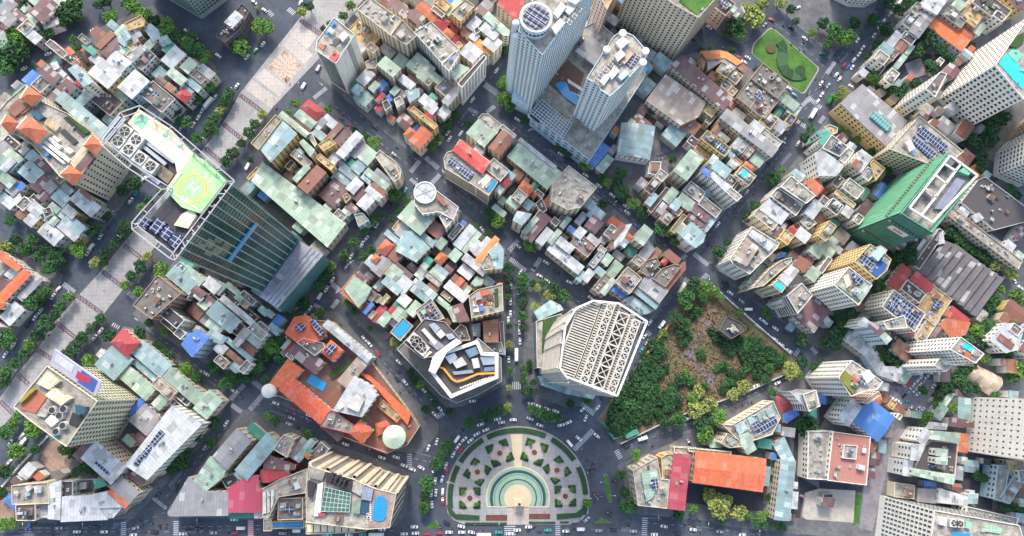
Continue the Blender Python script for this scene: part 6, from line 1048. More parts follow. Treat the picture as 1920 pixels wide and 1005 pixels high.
def wallrun(name, pts, h, th, m, lab, cat):
    w_ = [un(*p) for p in P(pts)]; c = w_[0]; g = Geo()
    for a, b in zip(w_, w_[1:]):
        e = (b-a).normalized(); n = Vector((-e.y, e.x, 0))*th/2; g.add(prism_geo(ccw([tuple((a-c+n)[:2]), tuple((b-c+n)[:2]), tuple((b-c-n)[:2]), tuple((a-c-n)[:2])]), .1, h))
        L = (b-a).length; k = int(L/5)
        for j in range(k+1): q = a-c+e*min(L, j*5); g.box(q.x-th*.8, q.x+th*.8, q.y-th*.8, q.y+th*.8, .1, h+.25)
    o = g.obj(name, m); o.location = (c.x, c.y, 0); tag(o, lab, cat)
wallrun('fence', '1255,606 1197,681', 3, .8, mat('yellow_fence', 'cf9a4c', 'plain', .8, 0, .02, .5), 'yellow-orange fence between the overgrown lot and the street', 'fence')
wallrun('wall', '1496,690 1400,734 1335,757 1262,783 1162,832', 2.5, .5, wmat('g'), 'grey boundary wall of the overgrown lot along the sloping street', 'wall')
wallrun('wall', '1330,532 1395,590 1480,664', 2.5, .5, wmat('w'), 'pale boundary wall of the overgrown lot beside the parked cars', 'wall')
wallrun('wall', '92,818 40,872 -20,945', 2.2, .6, wmat('w'), 'pale wall along the boulevard below the poster tower', 'wall')
wallrun('hoarding', '1130,792 1150,822 1178,814', 2.5, .5, mat('emerald_hoarding', '3aa88c'), 'emerald hoarding at the lower tip of the overgrown lot', 'hoarding')
# ---------------------------------------------------------------- trees
LEAF = [mat('leaf_dark', '2f5a34', 'leaf', .9, 0, .12, .15), mat('leaf_mid', '3f6f3a', 'leaf', .9, 0, .14, .15), mat('leaf_bright', '628f3c', 'leaf', .9, 0, .1, .15), mat('leaf_yellow', '97a35a', 'leaf', .9, 0, .08, .15)]
BARK = mat('bark', '6b5a4a', 'plain', .95)
CROWNS = {}
def crown_mesh(seed, leafm):
    k = (seed, leafm.name)
    if k in CROWNS: return CROWNS[k]
    rnd = random.Random(seed); g = Geo(); lobes = [(Vector((0, 0, .1)), .62)]
    for i in range(7):
        a = i*.9+rnd.uniform(-.3, .3); d = rnd.uniform(.42, .68); lobes.append((Vector((d*math.cos(a), d*math.sin(a), rnd.uniform(-.2, .32))), rnd.uniform(.26, .42)))
    for c, r in lobes:
        for _ in range(int(230*r)):
            d = Vector((rnd.gauss(0, 1), rnd.gauss(0, 1), rnd.gauss(.25, 1))).normalized(); leafcard(g, c+d*r*rnd.uniform(.72, 1.05), .135, rnd)
    CROWNS[k] = mesh('crown', g.v, g.f, leafm, g.i); return CROWNS[k]
g = Geo().cyl((0, 0), .09, .06, 0, .62, 7)
for i in range(5):
    a = i*1.26; g.bar((0, 0, .45+.03*i), (.4*math.cos(a), .4*math.sin(a), .92), .025)
TRUNK = mesh('trunk', g.v, g.f, BARK, g.i)
TR = random.Random(3)
TREEPOS = []
def tree(x, y, r, tone=None, bush=False):
    q0 = un(x, y, 4); TREEPOS.append((q0.x, q0.y, r*.3))
    rm = r*.354*1.0
    ht = rm*.55 if bush else (4.2+rm*.55 if r > 6.5 else 1.4+rm*.4)
    p = un(x, y, ht); q = un(x, y, 0)
    if tone is None: tone = TR.choices([0, 1, 2, 3], [.5, .36, .11, .03])[0]
    kind = ['dark green', 'green', 'bright green', 'yellow-green'][tone]
    name = 'bush' if bush else ('shade_tree' if r > 12.3 else 'street_tree' if r > 6.5 else 'shrub')  # crown size alone picks the name; small street trees become shrub too
    t = bpy.data.objects.new(name, None); COL.objects.link(t); t.location = (p.x, p.y, .1); t.rotation_euler = (0, 0, TR.random()*6.28)
    c = link('crown', crown_mesh(TR.randrange(6), LEAF[tone]), t); c.location = (0, 0, ht); zz = rm*TR.uniform(.75, .95); c.scale = (rm*1.08, rm*1.08, zz)
    if not bush: k = link('trunk', TRUNK, t); k.scale = (rm*.8+1, rm*.8+1, ht/.8)
    word = {'bush': 'thicket bush', 'street_tree': 'street tree', 'shade_tree': 'tree', 'shrub': 'small shrub'}[name]
    sz = '' if 'tree' not in name else ('tall broad ' if r >= 14 else 'slim ' if r <= 8 else '')
    later(t, 'leafy ' + sz + kind + ' ' + word, 'tree' if 'tree' in name else 'shrub', (x, y), '%s of the streets and yards' % {'bush': 'bushes', 'street_tree': 'trees', 'shade_tree': 'shade trees', 'shrub': 'shrubs'}[name])
TREES = '''402,222,11 394,238,12 412,208,10 390,250,9 404,245,9 478,233,10 492,215,9,3 466,249,10 453,269,10 438,287,11 424,303,11 470,299,8 566,22,10,3 580,12,10 658,10,11,2 644,30,11 606,54,7 618,44,7 492,50,17,2 452,90,16 441,82,10 394,164,12,2 430,174,11 424,190,10 414,198,9 554,194,10,2 482,15,5,3
26,100,24 12,84,18,2 36,76,15,2 14,124,20 44,100,13 22,58,10,2 132,26,24 140,10,18 120,40,15 90,62,12 138,74,10 144,88,10 208,32,16,2 50,6,13 200,4,12 250,12,15 238,4,12 270,30,15 290,40,14 312,52,15 330,66,14 350,80,15 370,96,15 360,66,13 384,106,14 296,114,8 370,190,10 334,194,8 290,126,8 185,8,12
336,227,10 350,231,11 370,257,11 330,209,10 250,345,14 230,357,12 280,375,10 264,389,9,2 300,359,7 66,367,7 174,434,15 148,468,16 226,442,11 238,424,11 214,460,9 197,476,10 178,494,12 194,492,8 278,482,10,3 264,500,11 247,518,11 235,535,8 260,548,10,2 302,506,14,2 130,556,10 114,574,11 102,592,11 189,596,10 94,502,15,1 72,482,11 50,468,13 88,466,10 106,474,13 30,450,12 12,462,14,3 20,472,11 86,546,12,1 60,566,15 74,560,12 20,414,11 200,404,10 110,490,12 60,450,11
86,609,15 70,627,13 56,645,11,2 43,663,10,1 29,681,11 13,697,12 4,715,13 12,635,17 170,617,11 154,633,11 140,650,12 128,670,14,0 166,677,12,2 206,629,12 262,625,14 32,781,9,2 24,795,10,2 62,797,15,2 292,649,10 312,665,10 328,685,9 350,693,12 310,621,8 280,605,9 180,607,7 300,655,9 340,700,9 368,708,9
30,846,15,2 12,810,14 64,808,14,2 10,884,13 66,842,9 6,924,12 6,982,10,2 24,980,10,2 120,842,9 136,850,10 160,874,11 144,884,9 172,882,9 336,866,15,0 324,878,11 350,850,11 370,816,11 128,846,8
494,669,13 510,651,14 484,689,13 464,701,13 526,671,11,1 404,693,12 430,713,12 450,705,10 396,683,9 498,711,7 524,637,10 516,789,9 400,793,13 502,779,7 650,661,5,2 648,689,9,2 626,701,10,2 637,696,8,2 740,641,8,3 764,659,9,3 692,617,6 748,652,7,3 418,720,9
664,456,12 644,478,12 684,432,9 700,414,10 712,408,9 682,482,9 696,468,8 612,514,14 600,536,12 570,568,13 600,586,10 650,568,8,2 664,584,8 736,410,7 590,594,7 620,500,10 556,590,9
702,267,12,2 682,255,8 666,243,6 741,367,13 763,375,9 751,394,10 616,205,8,2 540,211,7,2 852,217,11 838,235,11 824,259,8 810,271,11 877,233,8 956,205,10,1 984,223,10 1048,273,8 1064,283,12 1096,311,12 1128,333,10 1138,343,10 1132,381,10 916,397,10 1058,278,9
951,94,10 940,158,11,2 944,186,12,2 960,194,9 946,148,8,2 934,416,13 916,404,11 916,438,9 995,460,14 954,502,10 952,522,8 952,558,7 952,540,7 980,522,11 978,540,11 980,568,9 980,592,9 1036,540,13 1058,556,13 1030,554,11 1004,576,10 1008,540,8 998,532,7 892,424,7 1018,530,8 1046,552,9 980,555,8
954,611,6 954,647,8,3 980,615,7 981,687,7 983,701,8 980,715,7 990,733,11 954,727,7,3 956,695,6 1000,717,7 993,679,6 993,690,6 904,779,10 920,773,10 938,769,10 952,763,8,3 880,793,10 998,767,9 1014,773,10 1030,779,10 1046,783,9 1070,757,9 1100,747,10 788,723,9 778,713,9 816,757,9 798,767,9 842,771,8 806,742,8 770,700,8 912,783,8 1022,783,9
838,838,13 820,868,13 800,906,14 796,950,13 1102,944,9,2 828,852,10 797,930,9
1242,428,15,1 1266,450,13,1 1232,464,7 1204,404,11 1348,472,13 1364,454,9 1300,536,14 1284,558,14 1290,548,10,2 1324,538,11,2 1341,546,9,2 1352,558,7,2 1264,594,13 1318,556,10 1438,588,12 1388,584,7,2 1362,534,6 1402,408,11 1472,470,8 1288,574,9,2
1164,359,13,1 1186,381,12 1206,395,9 1260,299,10 1160,321,10 1170,325,8 1452,335,12 1467,319,8,2 1520,241,11 1508,259,10 1416,385,10 1222,207,11 1158,341,10 1176,370,9
1414,34,23,3 1378,48,17 1388,66,14 1428,6,13,3 1464,6,13 1482,18,11 1492,40,8 1522,62,8 1316,92,6 1332,90,6 1372,96,7 1472,178,6,2 1222,148,8 1348,144,6 1400,14,12,3 1366,62,10
1566,60,18 1586,72,18 1552,80,12 1636,38,15 1542,44,13 1602,44,13 1660,56,15 1644,84,11 1628,106,10 1686,18,14 1706,6,13 1666,8,13 1638,148,15 1658,162,15 1676,176,17 1692,166,11 1714,156,14 1746,126,13 1720,96,14,1 1742,76,18 1736,60,11 1780,110,11 1580,170,11,3 1566,182,10,2 1766,94,12 1822,86,9 1706,196,9 1646,160,11 1690,184,12
1702,205,14 1576,241,7,2 1588,249,7,2 1608,261,7,2 1634,285,9 1856,237,19,0 1826,267,15,0 1856,263,15,0 1836,291,15,0 1840,313,13,0 1664,321,11 1876,221,17,0 1812,259,12,0 1906,367,11 1896,353,10 1845,250,12,0
1706,480,17,0 1684,482,14,0 1676,496,11,0 1782,436,14 1810,460,11 1840,478,14 1866,498,13,3 1894,512,15,3 1876,542,11 1864,564,12,1 1856,582,11 1906,554,13,2 1916,566,10 1664,526,10 1648,538,11 1656,568,9 1592,588,15,0 1572,594,13,0 1796,448,11 1824,470,10 1852,488,11 1692,494,10,0
1566,629,18,0 1584,615,17,0 1548,643,15,0 1566,647,13,0 1642,649,13,0 1656,663,16,0 1676,677,17,0 1686,687,12,0 1660,649,12,0 1540,681,10 1794,711,15 1810,725,13 1802,699,11 1776,727,12 1730,731,10 1760,743,9 1736,781,14 1756,761,9 1812,637,11 1830,619,15 1844,643,14 1850,609,14 1866,649,11 1886,665,13 1904,691,20,2 1848,673,11,2 1896,709,14 1866,741,9 1786,765,9,2 1822,687,12 1830,729,9 1728,790,10 1668,668,12,0
1482,693,18,3 1504,679,11 1394,727,13,3 1374,739,11,3 1304,769,16,3 1330,759,14,3 1348,781,13,2 1436,711,11 1448,735,9 1272,787,13 1248,793,12 1324,795,13 1502,637,15 1526,687,9 1496,700,11,2
1322,816,19,2 1504,800,17,0 1518,795,15,0 1346,948,23,3 1384,962,16,3 1300,954,10,2 1272,964,11 1354,974,10 1164,890,10 1170,922,12 1178,948,15 1192,852,10,2 1452,870,7 1446,896,7 1441,932,7 1406,968,8,2 1426,970,10,2 1418,984,7 1434,986,7 1452,986,7 1466,988,8 1438,964,7 1330,930,12,3 1362,940,12,3 1312,800,12 576,814,10,1 396,830,9 1802,888,7 1832,892,10 1860,900,8 1886,948,11 1912,954,11 1845,896,8 300,870,8'''
for s in TREES.split():
    a = s.split(','); tree(float(a[0]), float(a[1]), float(a[2])*TR.uniform(.92, 1.2), int(a[3]) if len(a) > 3 else None)
BUSHES = '1232,655,12 1215,680,12 1225,690,12 1198,715,13 1172,760,13 1195,778,13 1215,768,13 1252,748,12 1160,790,12 1182,800,11 1372,655,11 1392,655,12 1408,640,11 1430,668,12 1445,660,11 1420,700,11 1402,680,11 1370,700,10 1222,648,12 1235,640,10 1240,660,12 1228,672,12 1205,690,14 1190,705,12 1215,710,14 1235,700,12 1185,725,15 1205,735,15 1225,730,13 1165,735,12 1160,755,15 1180,760,15 1200,765,15 1220,755,15 1240,745,14 1258,738,13 1150,775,13 1170,785,14 1190,790,13 1165,805,12 1145,800,10 1270,750,12 1255,765,11 1235,775,11 1215,785,11 1278,620,14 1285,605,11 1280,640,11 1290,630,9 1285,700,9,2 1275,712,12 1295,715,10 1310,735,13,3 1298,748,13,2 1320,725,9 1314,664,10,1 1358,685,10,1 1345,690,8,1 1345,632,12 1365,640,12 1385,640,12 1400,650,12 1420,645,13 1435,660,13 1450,670,12 1410,670,12 1425,680,12 1440,690,12 1400,690,10,1 1380,705,11 1365,715,10,1 1390,700,9 1455,680,11 1360,650,11,0 1395,670,10 1355,730,9 1375,720,9 1300,590,10 1310,580,9 1335,620,9 1210,670,11 1242,625,9,2 1175,745,12 1195,750,12 1250,755,11 1465,672,10 1412,658,11 1178,775,11 1208,778,11 1228,742,12 1262,725,9 1248,690,9'
for s in BUSHES.split():
    a = s.split(','); tree(float(a[0]), float(a[1]), float(a[2])*1.05, int(a[3]) if len(a) > 3 else TR.choice([0, 0, 0, 1]), bush=True)
for x, y, r in BUSH: tree(x, y, 4.5, TR.choice([1, 2]))
# the S-shaped hedge and the round bed of the green island
def curvehedge(pts, w0, w1, lab):
    q = [un(1152+x/5, y/5) for x, y in pts]; c = q[0]; g = Geo(); n = len(q)
    L = []; Rr = []
    for i in range(n):
        e = (q[min(n-1, i+1)]-q[max(0, i-1)]).normalized(); m = Vector((-e.y, e.x, 0)); w_ = w0+(w1-w0)*i/(n-1); L.append(q[i]+m*w_-c); Rr.append(q[i]-m*w_-c)
    for i in range(n-1): g.add(prism_geo(ccw([tuple(L[i][:2]), tuple(L[i+1][:2]), tuple(Rr[i+1][:2]), tuple(Rr[i][:2])]), .15, 1.1))
    o = g.obj('hedge', HEDGE); o.location = (c.x, c.y, 0); tag(o, lab, 'hedge')
curvehedge([(1545, 400), (1575, 440), (1575, 500), (1560, 560), (1575, 620), (1610, 680), (1670, 710), (1730, 710), (1770, 690)], 3.2, 4.2, 'dark S-shaped hedge on the green traffic island')
o = bed('hedge', [(1446+9*math.cos(k*.42), 91+8.4*math.sin(k*.42)) for k in range(15)], 1.1, mat('bronze_hedge', '5a5234', 'leaf'), 'round bronze-green bed on the green traffic island', 'hedge', 'island planting')
o = bed('hedge', [(1501+9.5*math.cos(k*.42), 131+8.5*math.sin(k*.42)) for k in range(15)], 1.3, HEDGE, 'round dark end of the hedge curl on the green traffic island', 'hedge', 'island planting')
# ---------------------------------------------------------------- cars
CARM = {k: mat('car_paint_' + n, c, 'plain', .25, 0, .05, .05) for k, n, c in (('w', 'white', 'e2e3e4'), ('d', 'dark', '2b2c33'), ('s', 'silver', 'a9adb4'), ('r', 'red', 'b83040'), ('t', 'teal', '38a8a8'), ('b', 'blue', '3a6cb8'), ('g', 'green', '2f9060'))}
CARW = {'w': 'white', 'd': 'dark', 's': 'silver', 'r': 'red', 't': 'teal', 'b': 'blue', 'g': 'green'}
CARS = {}
def loft(g, secs, k=0):       # closed body through rectangular sections (x, halfwidth, z0, z1)
    v = []; f = []
    for x, hw, z0, z1 in secs: v += [(x, -hw, z0), (x, hw, z0), (x, hw*.94, z1), (x, -hw*.94, z1)]
    n = len(secs)
    for i in range(n-1): o = 4*i; f += [(o+j, o+(j+1) % 4, o+4+(j+1) % 4, o+4+j) for j in range(4)]
    f += [(3, 2, 1, 0), (4*n-4, 4*n-3, 4*n-2, 4*n-1)]; g.add((v, f), k)
def car_meshes(kind, col):
    k = (kind, col)
    if k in CARS: return CARS[k]
    g = Geo(); gl = Geo(); wh = Geo(); L = {'car': 2.25, 'van': 2.6, 'bus': 4.6, 'truck': 3.2}[kind]; W = {'car': .9, 'van': .98, 'bus': 1.2, 'truck': 1.05}[kind]
    if kind == 'car':
        loft(g, [(-L, .72, .35, .75), (-L+.25, .88, .25, .95), (-.9, W, .22, 1.0), (.9, W, .22, .98), (L-.35, .86, .25, .82), (L, .66, .35, .6)])
        loft(gl, [(-1.75, .66, .9, .98), (-1.2, .76, .9, 1.42), (.35, .76, .9, 1.42), (1.15, .72, .9, 1.0)]); loft(g, [(-1.12, .7, 1.40, 1.47), (.28, .7, 1.40, 1.47)])
    elif kind == 'truck':
        loft(g, [(1.2, 1, .4, 2.0), (2.9, 1, .4, 1.9), (L, .9, .4, 1.2)]); loft(g, [(-L, 1.08, .7, 2.7), (1.0, 1.08, .7, 2.7)]); loft(gl, [(2.2, .9, 1.2, 1.93), (3.0, .85, 1.2, 1.6)])
    else:
        hh = 1.9 if kind == 'van' else 2.9
        loft(g, [(-L, W*.9, .35, hh-.15), (-L+.2, W, .3, hh), (L-.9, W, .3, hh), (L-.25, W*.95, .3, 1.3), (L, W*.8, .35, .9)]); loft(gl, [(L-1.0, W*.9, 1.1, hh-.02), (L-.3, W*.88, 1.1, 1.35)]); loft(gl, [(-L-.02, W*.8, 1.1, hh-.3), (-L+.3, W*.8, 1.1, hh-.3)])
        if kind == 'bus':
            for x in (-2.6, .6): g.box(x-.7, x+.7, -.6, .6, hh, hh+.2)
    for x in (-L*.6, L*.6):
        for y in (-W, W):
            n = 10; v = [(x+.33*math.cos(2*math.pi*i/n), y+s*.11, .33+.33*math.sin(2*math.pi*i/n)) for s in (-1, 1) for i in range(n)]
            wh.add((v, [tuple(reversed(range(n))), tuple(range(n, 2*n))] + [(i, (i+1) % n, n+(i+1) % n, n+i) for i in range(n)]))
    CARS[k] = (mesh('body', g.v, g.f, CARM[col], g.i), mesh('car_window', gl.v, gl.f, GLASS, gl.i), mesh('wheel_set', wh.v, wh.f, DARK, wh.i)); return CARS[k]
def car(x, y, deg, col='w', kind='car'):
    p = un(x, y, .6); q = un(x+math.cos(math.radians(deg))*5, y+math.sin(math.radians(deg))*5, .6)
    b, gl, wh = car_meshes(kind, col); t = link('parked_car' if False else {'car': 'car', 'van': 'van', 'bus': 'bus', 'truck': 'truck'}[kind], b); t.location = (p.x, p.y, .015); t.rotation_euler = (0, 0, math.atan2(q.y-p.y, q.x-p.x) + (math.pi if TRC.random() < .5 else 0))
    link('car_window', gl, t); link('wheels', wh, t)
    later(t, CARW[col] + ' ' + kind + ' on the road', kind, (x, y), '%ss on the streets' % (kind if kind != 'bus' else 'buse'))
TRC = random.Random(9)
CARDATA = '''175,56,-22 45,128,-25 90,101,-20 366,69,35 350,58,35 232,2,40 477,4,38 496,19,38 563,5,-60 493,83,-55 463,107,-50 409,104,38 597,128,-62,s,van 569,162,-60,w,van 444,161,-55 424,173,-55 403,182,-55 391,194,-50,w,bus 479,95,-55,g 931,132,-55 886,187,-55 1330,51,38 1299,73,10,d 1402,108,30 1395,116,30 1386,108,40,r 1509,72,35 1484,52,35,d 1447,37,25,r 1434,46,-50,s 1416,127,-50,d 1480,166,40 1490,178,40,t 1496,14,-25
1677,15,-55 1669,26,-55 1657,39,-55 1649,50,-55 1639,66,-55 1608,75,-60 1618,89,-55 1611,101,-55 1601,112,-55 1598,126,-55 1582,122,-55,r 1590,125,-55,b 1568,140,-55 1574,148,-55 1553,160,-55,s 1540,156,-55 1541,177,-55 1533,190,-55 1556,186,-60,g,bus 1596,162,40 1645,42,-55,t 1686,4,-55,w,van 1542,100,10,g 372,220,-60 362,234,-60 379,207,-60 270,335,-50 256,361,-55,t 245,376,-55 327,219,-30,r
464,313,-60,w,van 657,235,38,r 760,357,-70,t 678,219,35,d 702,237,35,d 864,250,-55 843,260,-55 840,249,-55 825,267,-55 867,234,-55,d 970,224,38 996,243,-20,s 1051,289,38 1098,328,38 1123,348,38 1115,372,38,s 1148,366,38 850,354,38,d 882,371,38,d 1524,213,-60,w,bus 1496,269,-60 1368,391,-55,b 1176,398,38 1174,387,38
172,463,-55,w,van 165,474,-55 109,542,-50 99,556,-55 76,583,-55 66,595,-55 188,444,-55 62,444,40,r 706,422,-60 687,447,-55 659,480,-60 623,525,-60 612,542,-60 600,555,-60,w,van 581,579,-55 571,590,-55 679,458,-70 904,430,55 971,461,38 1024,492,35 1012,517,30 1026,527,30 1068,529,25 1108,559,40 1044,510,30,d 976,510,-60 958,536,90 972,546,90 957,566,90 957,588,90 953,600,90
974,621,90 974,607,90 975,640,90 968,666,90,w,bus 954,674,90 886,752,-5 996,757,10 1011,762,20 1026,767,25 1042,771,25 994,785,20 962,787,0 940,792,-10 933,786,-10 901,796,-15 1012,797,20 1052,797,-10 1066,792,-25 1098,784,-70 1093,767,-45 1120,765,-50 787,715,45 806,744,50 824,765,50 815,777,45 794,731,48
683,635,50 693,645,50 709,663,55,r 748,679,45 747,693,50,d 760,717,50 744,711,50,d 517,756,20 506,780,20 547,784,25,s 580,779,20 542,795,20,s 554,800,20,d 551,767,20,r 439,733,25 424,794,-55 387,701,35 536,633,-55 189,620,-55 177,633,-55 24,648,-55 10,665,-55 379,697,30,s 52,609,-55,d
40,818,-55 19,830,-55 45,828,-55,w,truck 17,867,-50 144,997,0 195,997,0 254,990,-15,s 343,1001,0 250,1003,0 56,987,80,b 439,974,0 452,990,0,w,van 440,999,0,r 556,995,0,w,van 716,858,20 743,857,20 758,873,20 648,833,20 616,1003,0,t 654,1003,0 680,1002,0,t 706,1002,0,w,bus 758,1001,0 716,993,0
819,828,-75 803,840,-70 857,823,-55,w,van 870,824,-40 882,826,-40 894,814,-30 911,806,-20 859,837,-55 864,844,-55,r 850,852,-60 836,873,-75 838,883,-75,r 829,898,-75 816,902,-80 809,925,-85 817,924,-85 830,922,-85 830,939,90,r 810,946,90 790,877,30 773,880,20 865,987,15 838,981,30,d 842,998,0 866,998,0 884,998,10 801,1001,0,r 823,999,0,r 779,1000,0 907,1003,0,w,bus 935,998,0,t 956,1001,0 970,994,0 991,988,0 1027,994,0,t 1061,996,0 1089,992,0,w,van 1123,995,0,s 1100,974,-40,s 1141,962,30,d 1068,831,50,w,van 1085,822,40 1119,817,40 816,882,-30 777,988,0
1218,605,-55 1209,630,-50 1214,642,-60 1203,656,-60,t 1240,609,-55,w,truck 1454,616,35 1453,636,30 1465,646,30 1480,658,30 1418,723,-25 1458,718,-25 1420,611,40 1434,604,40 1290,785,-25 1346,421,-55 1278,540,-60,w,bus 1369,549,35 1357,540,35,d 1380,560,35,d 1403,580,0,w,van 1195,424,38,b 1429,600,35 1188,996,0,s 1245,987,8 1300,993,8 1227,1002,0 1392,1003,0 1176,836,-20,d 1292,830,60,d 1204,822,-20,w,truck 1908,502,-60 1902,526,60 1914,540,40
1710,725,-45 1716,731,-45 1722,737,-45 1718,716,-45 1724,722,-45 1730,728,-45 1726,708,-45 1732,714,-45,s 1738,706,-45 1704,734,-45,s 1751,723,-55 1751,740,-50,d 1745,749,-50 1759,729,-55,d 1674,747,40 1685,753,40 1722,765,-45 1729,768,-45 1736,768,-45,s 1707,765,-50 1824,635,-75 1696,742,-45,d 1700,752,0,t
890,212,-55,s 905,258,38,d 1080,300,38,s 1160,378,38,d 1240,440,38,s 1210,620,-60,d 1160,700,-60,s 1130,745,-55,d 700,820,20,s 620,795,20,d 350,880,-55,d 385,838,-55,s 330,915,-55,d 220,640,-50,d 130,700,-52,s 80,770,-52,d 340,240,-58,s 300,290,-58,d 210,400,-58,s 650,500,-60,s 730,385,-60,d 780,290,38,d 740,290,38,s 640,222,38,d 800,420,-60,d 860,395,38,s 930,425,38,d 1000,500,38,d 1100,570,35,d 1440,300,-55,d 1470,262,-55,s 1400,360,-55,s 1330,455,-55,d 1390,565,38,s 1500,650,38,d 1350,755,-25,d 1310,772,-25,s 1210,815,-25,d 500,990,0,d 530,1000,0,s 290,997,0,d 110,990,0,s 180,988,0,d 370,992,0,d 400,999,0,s 590,990,0,d 640,992,0,s 1150,993,0,d 1270,1000,0,d 1350,997,5,s'''
for s in CARDATA.split():
    a = s.split(','); car(float(a[0]), float(a[1]), float(a[2]), a[3] if len(a) > 3 else 'w', a[4] if len(a) > 4 else 'car')
# ---------------------------------------------------------------- motorbikes, riders, walkers
def skin_mesh(name, pts, edges, m):
    me = bpy.data.meshes.new(name); me.from_pydata([p[:3] for p in pts], edges, []); o = bpy.data.objects.new(name, me); COL.objects.link(o)
    md = o.modifiers.new('skin', 'SKIN'); me.skin_vertices[0].data[0].use_root = True
    for i, p in enumerate(pts): me.skin_vertices[0].data[i].radius = (p[3], p[3])
    sb = o.modifiers.new('sub', 'SUBSURF'); sb.levels = 1
    dg = bpy.context.evaluated_depsgraph_get(); r = bpy.data.meshes.new_from_object(o.evaluated_get(dg)); r.name = name
    bpy.data.objects.remove(o); r.materials.clear(); r.materials.append(m); return r
CLOTH = [mat('cloth_dark', '33343c'), mat('cloth_white', 'd6d6d4'), mat('cloth_blue', '46629a'), mat('cloth_red', '9a3c48')]
SIT = [(0, 0, .82, .15), (0, 0, 1.1, .16), (0.06, 0, 1.35, .15), (.1, 0, 1.5, .06), (.12, 0, 1.66, .13)] + [(.08, s*.2, 1.34, .07) for s in (-1, 1)] + [(.3, s*.28, 1.15, .05) for s in (-1, 1)] + [(.52, s*.3, 1.08, .045) for s in (-1, 1)] + [(.4, s*.16, .78, .085) for s in (-1, 1)] + [(.3, s*.18, .4, .06) for s in (-1, 1)] + [(.42, s*.18, .32, .05) for s in (-1, 1)]
SITE = [(0, 1), (1, 2), (2, 3), (3, 4), (2, 5), (2, 6), (5, 7), (6, 8), (7, 9), (8, 10), (0, 11), (0, 12), (11, 13), (12, 14), (13, 15), (14, 16)]
STD = [(0, 0, .95, .15), (0, 0, 1.2, .15), (0, 0, 1.42, .15), (0, 0, 1.54, .06), (.02, 0, 1.66, .12)] + [(0, s*.2, 1.4, .07) for s in (-1, 1)] + [(.06*s, s*.26, 1.12, .05) for s in (-1, 1)] + [(.14*s, s*.26, .86, .045) for s in (-1, 1)] + [(.1*s, s*.1, .5, .075) for s in (-1, 1)] + [(.16*s-.05, s*.1, .08, .055) for s in (-1, 1)] + [(.16*s+.08, s*.1, .05, .05) for s in (-1, 1)]
RID = [skin_mesh('person', SIT, SITE, m) for m in CLOTH]; WLK = [skin_mesh('person', STD, SITE, m) for m in CLOTH]
def bike_mesh(m):
    g = Geo(); wh = 12
    for x in (-.62, .62):
        v = [(x+.29*math.cos(2*math.pi*i/wh), s*.06, .29+.29*math.sin(2*math.pi*i/wh)) for s in (-1, 1) for i in range(wh)]
        g.add((v, [tuple(reversed(range(wh))), tuple(range(wh, 2*wh))] + [(i, (i+1) % wh, wh+(i+1) % wh, wh+i) for i in range(wh)]), 1)
    loft(g, [(-.85, .1, .5, .68), (-.5, .16, .3, .76), (.1, .15, .28, .7), (.25, .12, .25, .4), (.5, .15, .35, .85), (.62, .1, .45, .95)]); g.bar((.48, -.34, 1.0), (.48, .34, 1.0), .03, 1)
    return mesh('motorbike', g.v, g.f, [m, DARK], g.i)
BIKES = [bike_mesh(CARM[c]) for c in 'drsb']; BIKEW = ['dark', 'red', 'silver', 'blue']
def bike(x, y, deg, rider=True, z=.015):
    p = un(x, y, .6); q = un(x+math.cos(math.radians(deg))*5, y+math.sin(math.radians(deg))*5, .6); a = math.atan2(q.y-p.y, q.x-p.x); i = TRC.choices(range(4), [.5, .2, .2, .1])[0]
    b = link('motorbike', BIKES[i]); b.location = (p.x, p.y, z); b.rotation_euler = (0, 0, a); later(b, BIKEW[i] + (' motorbike with rider' if rider else ' parked motorbike'), 'motorbike', (x, y), 'motorbikes on the streets' if rider else 'parked motorbikes')
    if rider:
        k = TRC.randrange(4); r = link('person', RID[k]); r.location = (p.x-.15*math.cos(a), p.y-.15*math.sin(a), z); r.rotation_euler = (0, 0, a); later(r, 'person in %s clothes riding motorbike' % ['dark', 'white', 'blue', 'red'][k], 'person', (x, y), 'motorbike riders')
for s in '905,165,40,8,-55 800,310,18,9,38 870,375,25,4,38 965,470,16,5,38 1105,880,22,22,80 1120,930,16,10,85 1150,900,12,5,80 1085,850,14,6,50 830,990,20,4,0 900,996,26,8,0 1000,994,30,8,0 1080,990,20,4,0 1170,985,22,6,5 1280,985,20,4,5 120,992,40,6,0 300,985,20,6,0 360,995,24,5,0 290,930,14,4,-55 520,992,30,4,0 640,996,30,4,0 1420,330,22,9,-55 1480,258,18,6,-55 1380,390,18,5,-55 1320,470,14,5,-55 1570,135,18,9,-55 1545,170,14,6,-55 1500,230,10,5,-55 620,560,12,4,-58 450,745,16,6,25 480,760,10,3,20 810,870,12,5,-80 860,808,18,8,-40 930,795,16,4,-8 1370,90,22,5,30 1180,660,14,3,-58 1500,660,10,3,30 400,150,16,4,-55 540,150,14,3,-55 700,425,12,3,-58 1060,540,16,3,35 770,730,20,5,48 640,830,20,3,20'.split():
    x, y, sp, n, dg = [float(v) for v in s.split(',')]
    for _ in range(int(n)): bike(x+TRC.gauss(0, sp*.5)*(.9 if abs(dg) < 70 else .45), y+TRC.gauss(0, sp*.5)*(.45 if abs(dg) < 30 else .8), dg+TRC.uniform(-12, 12))
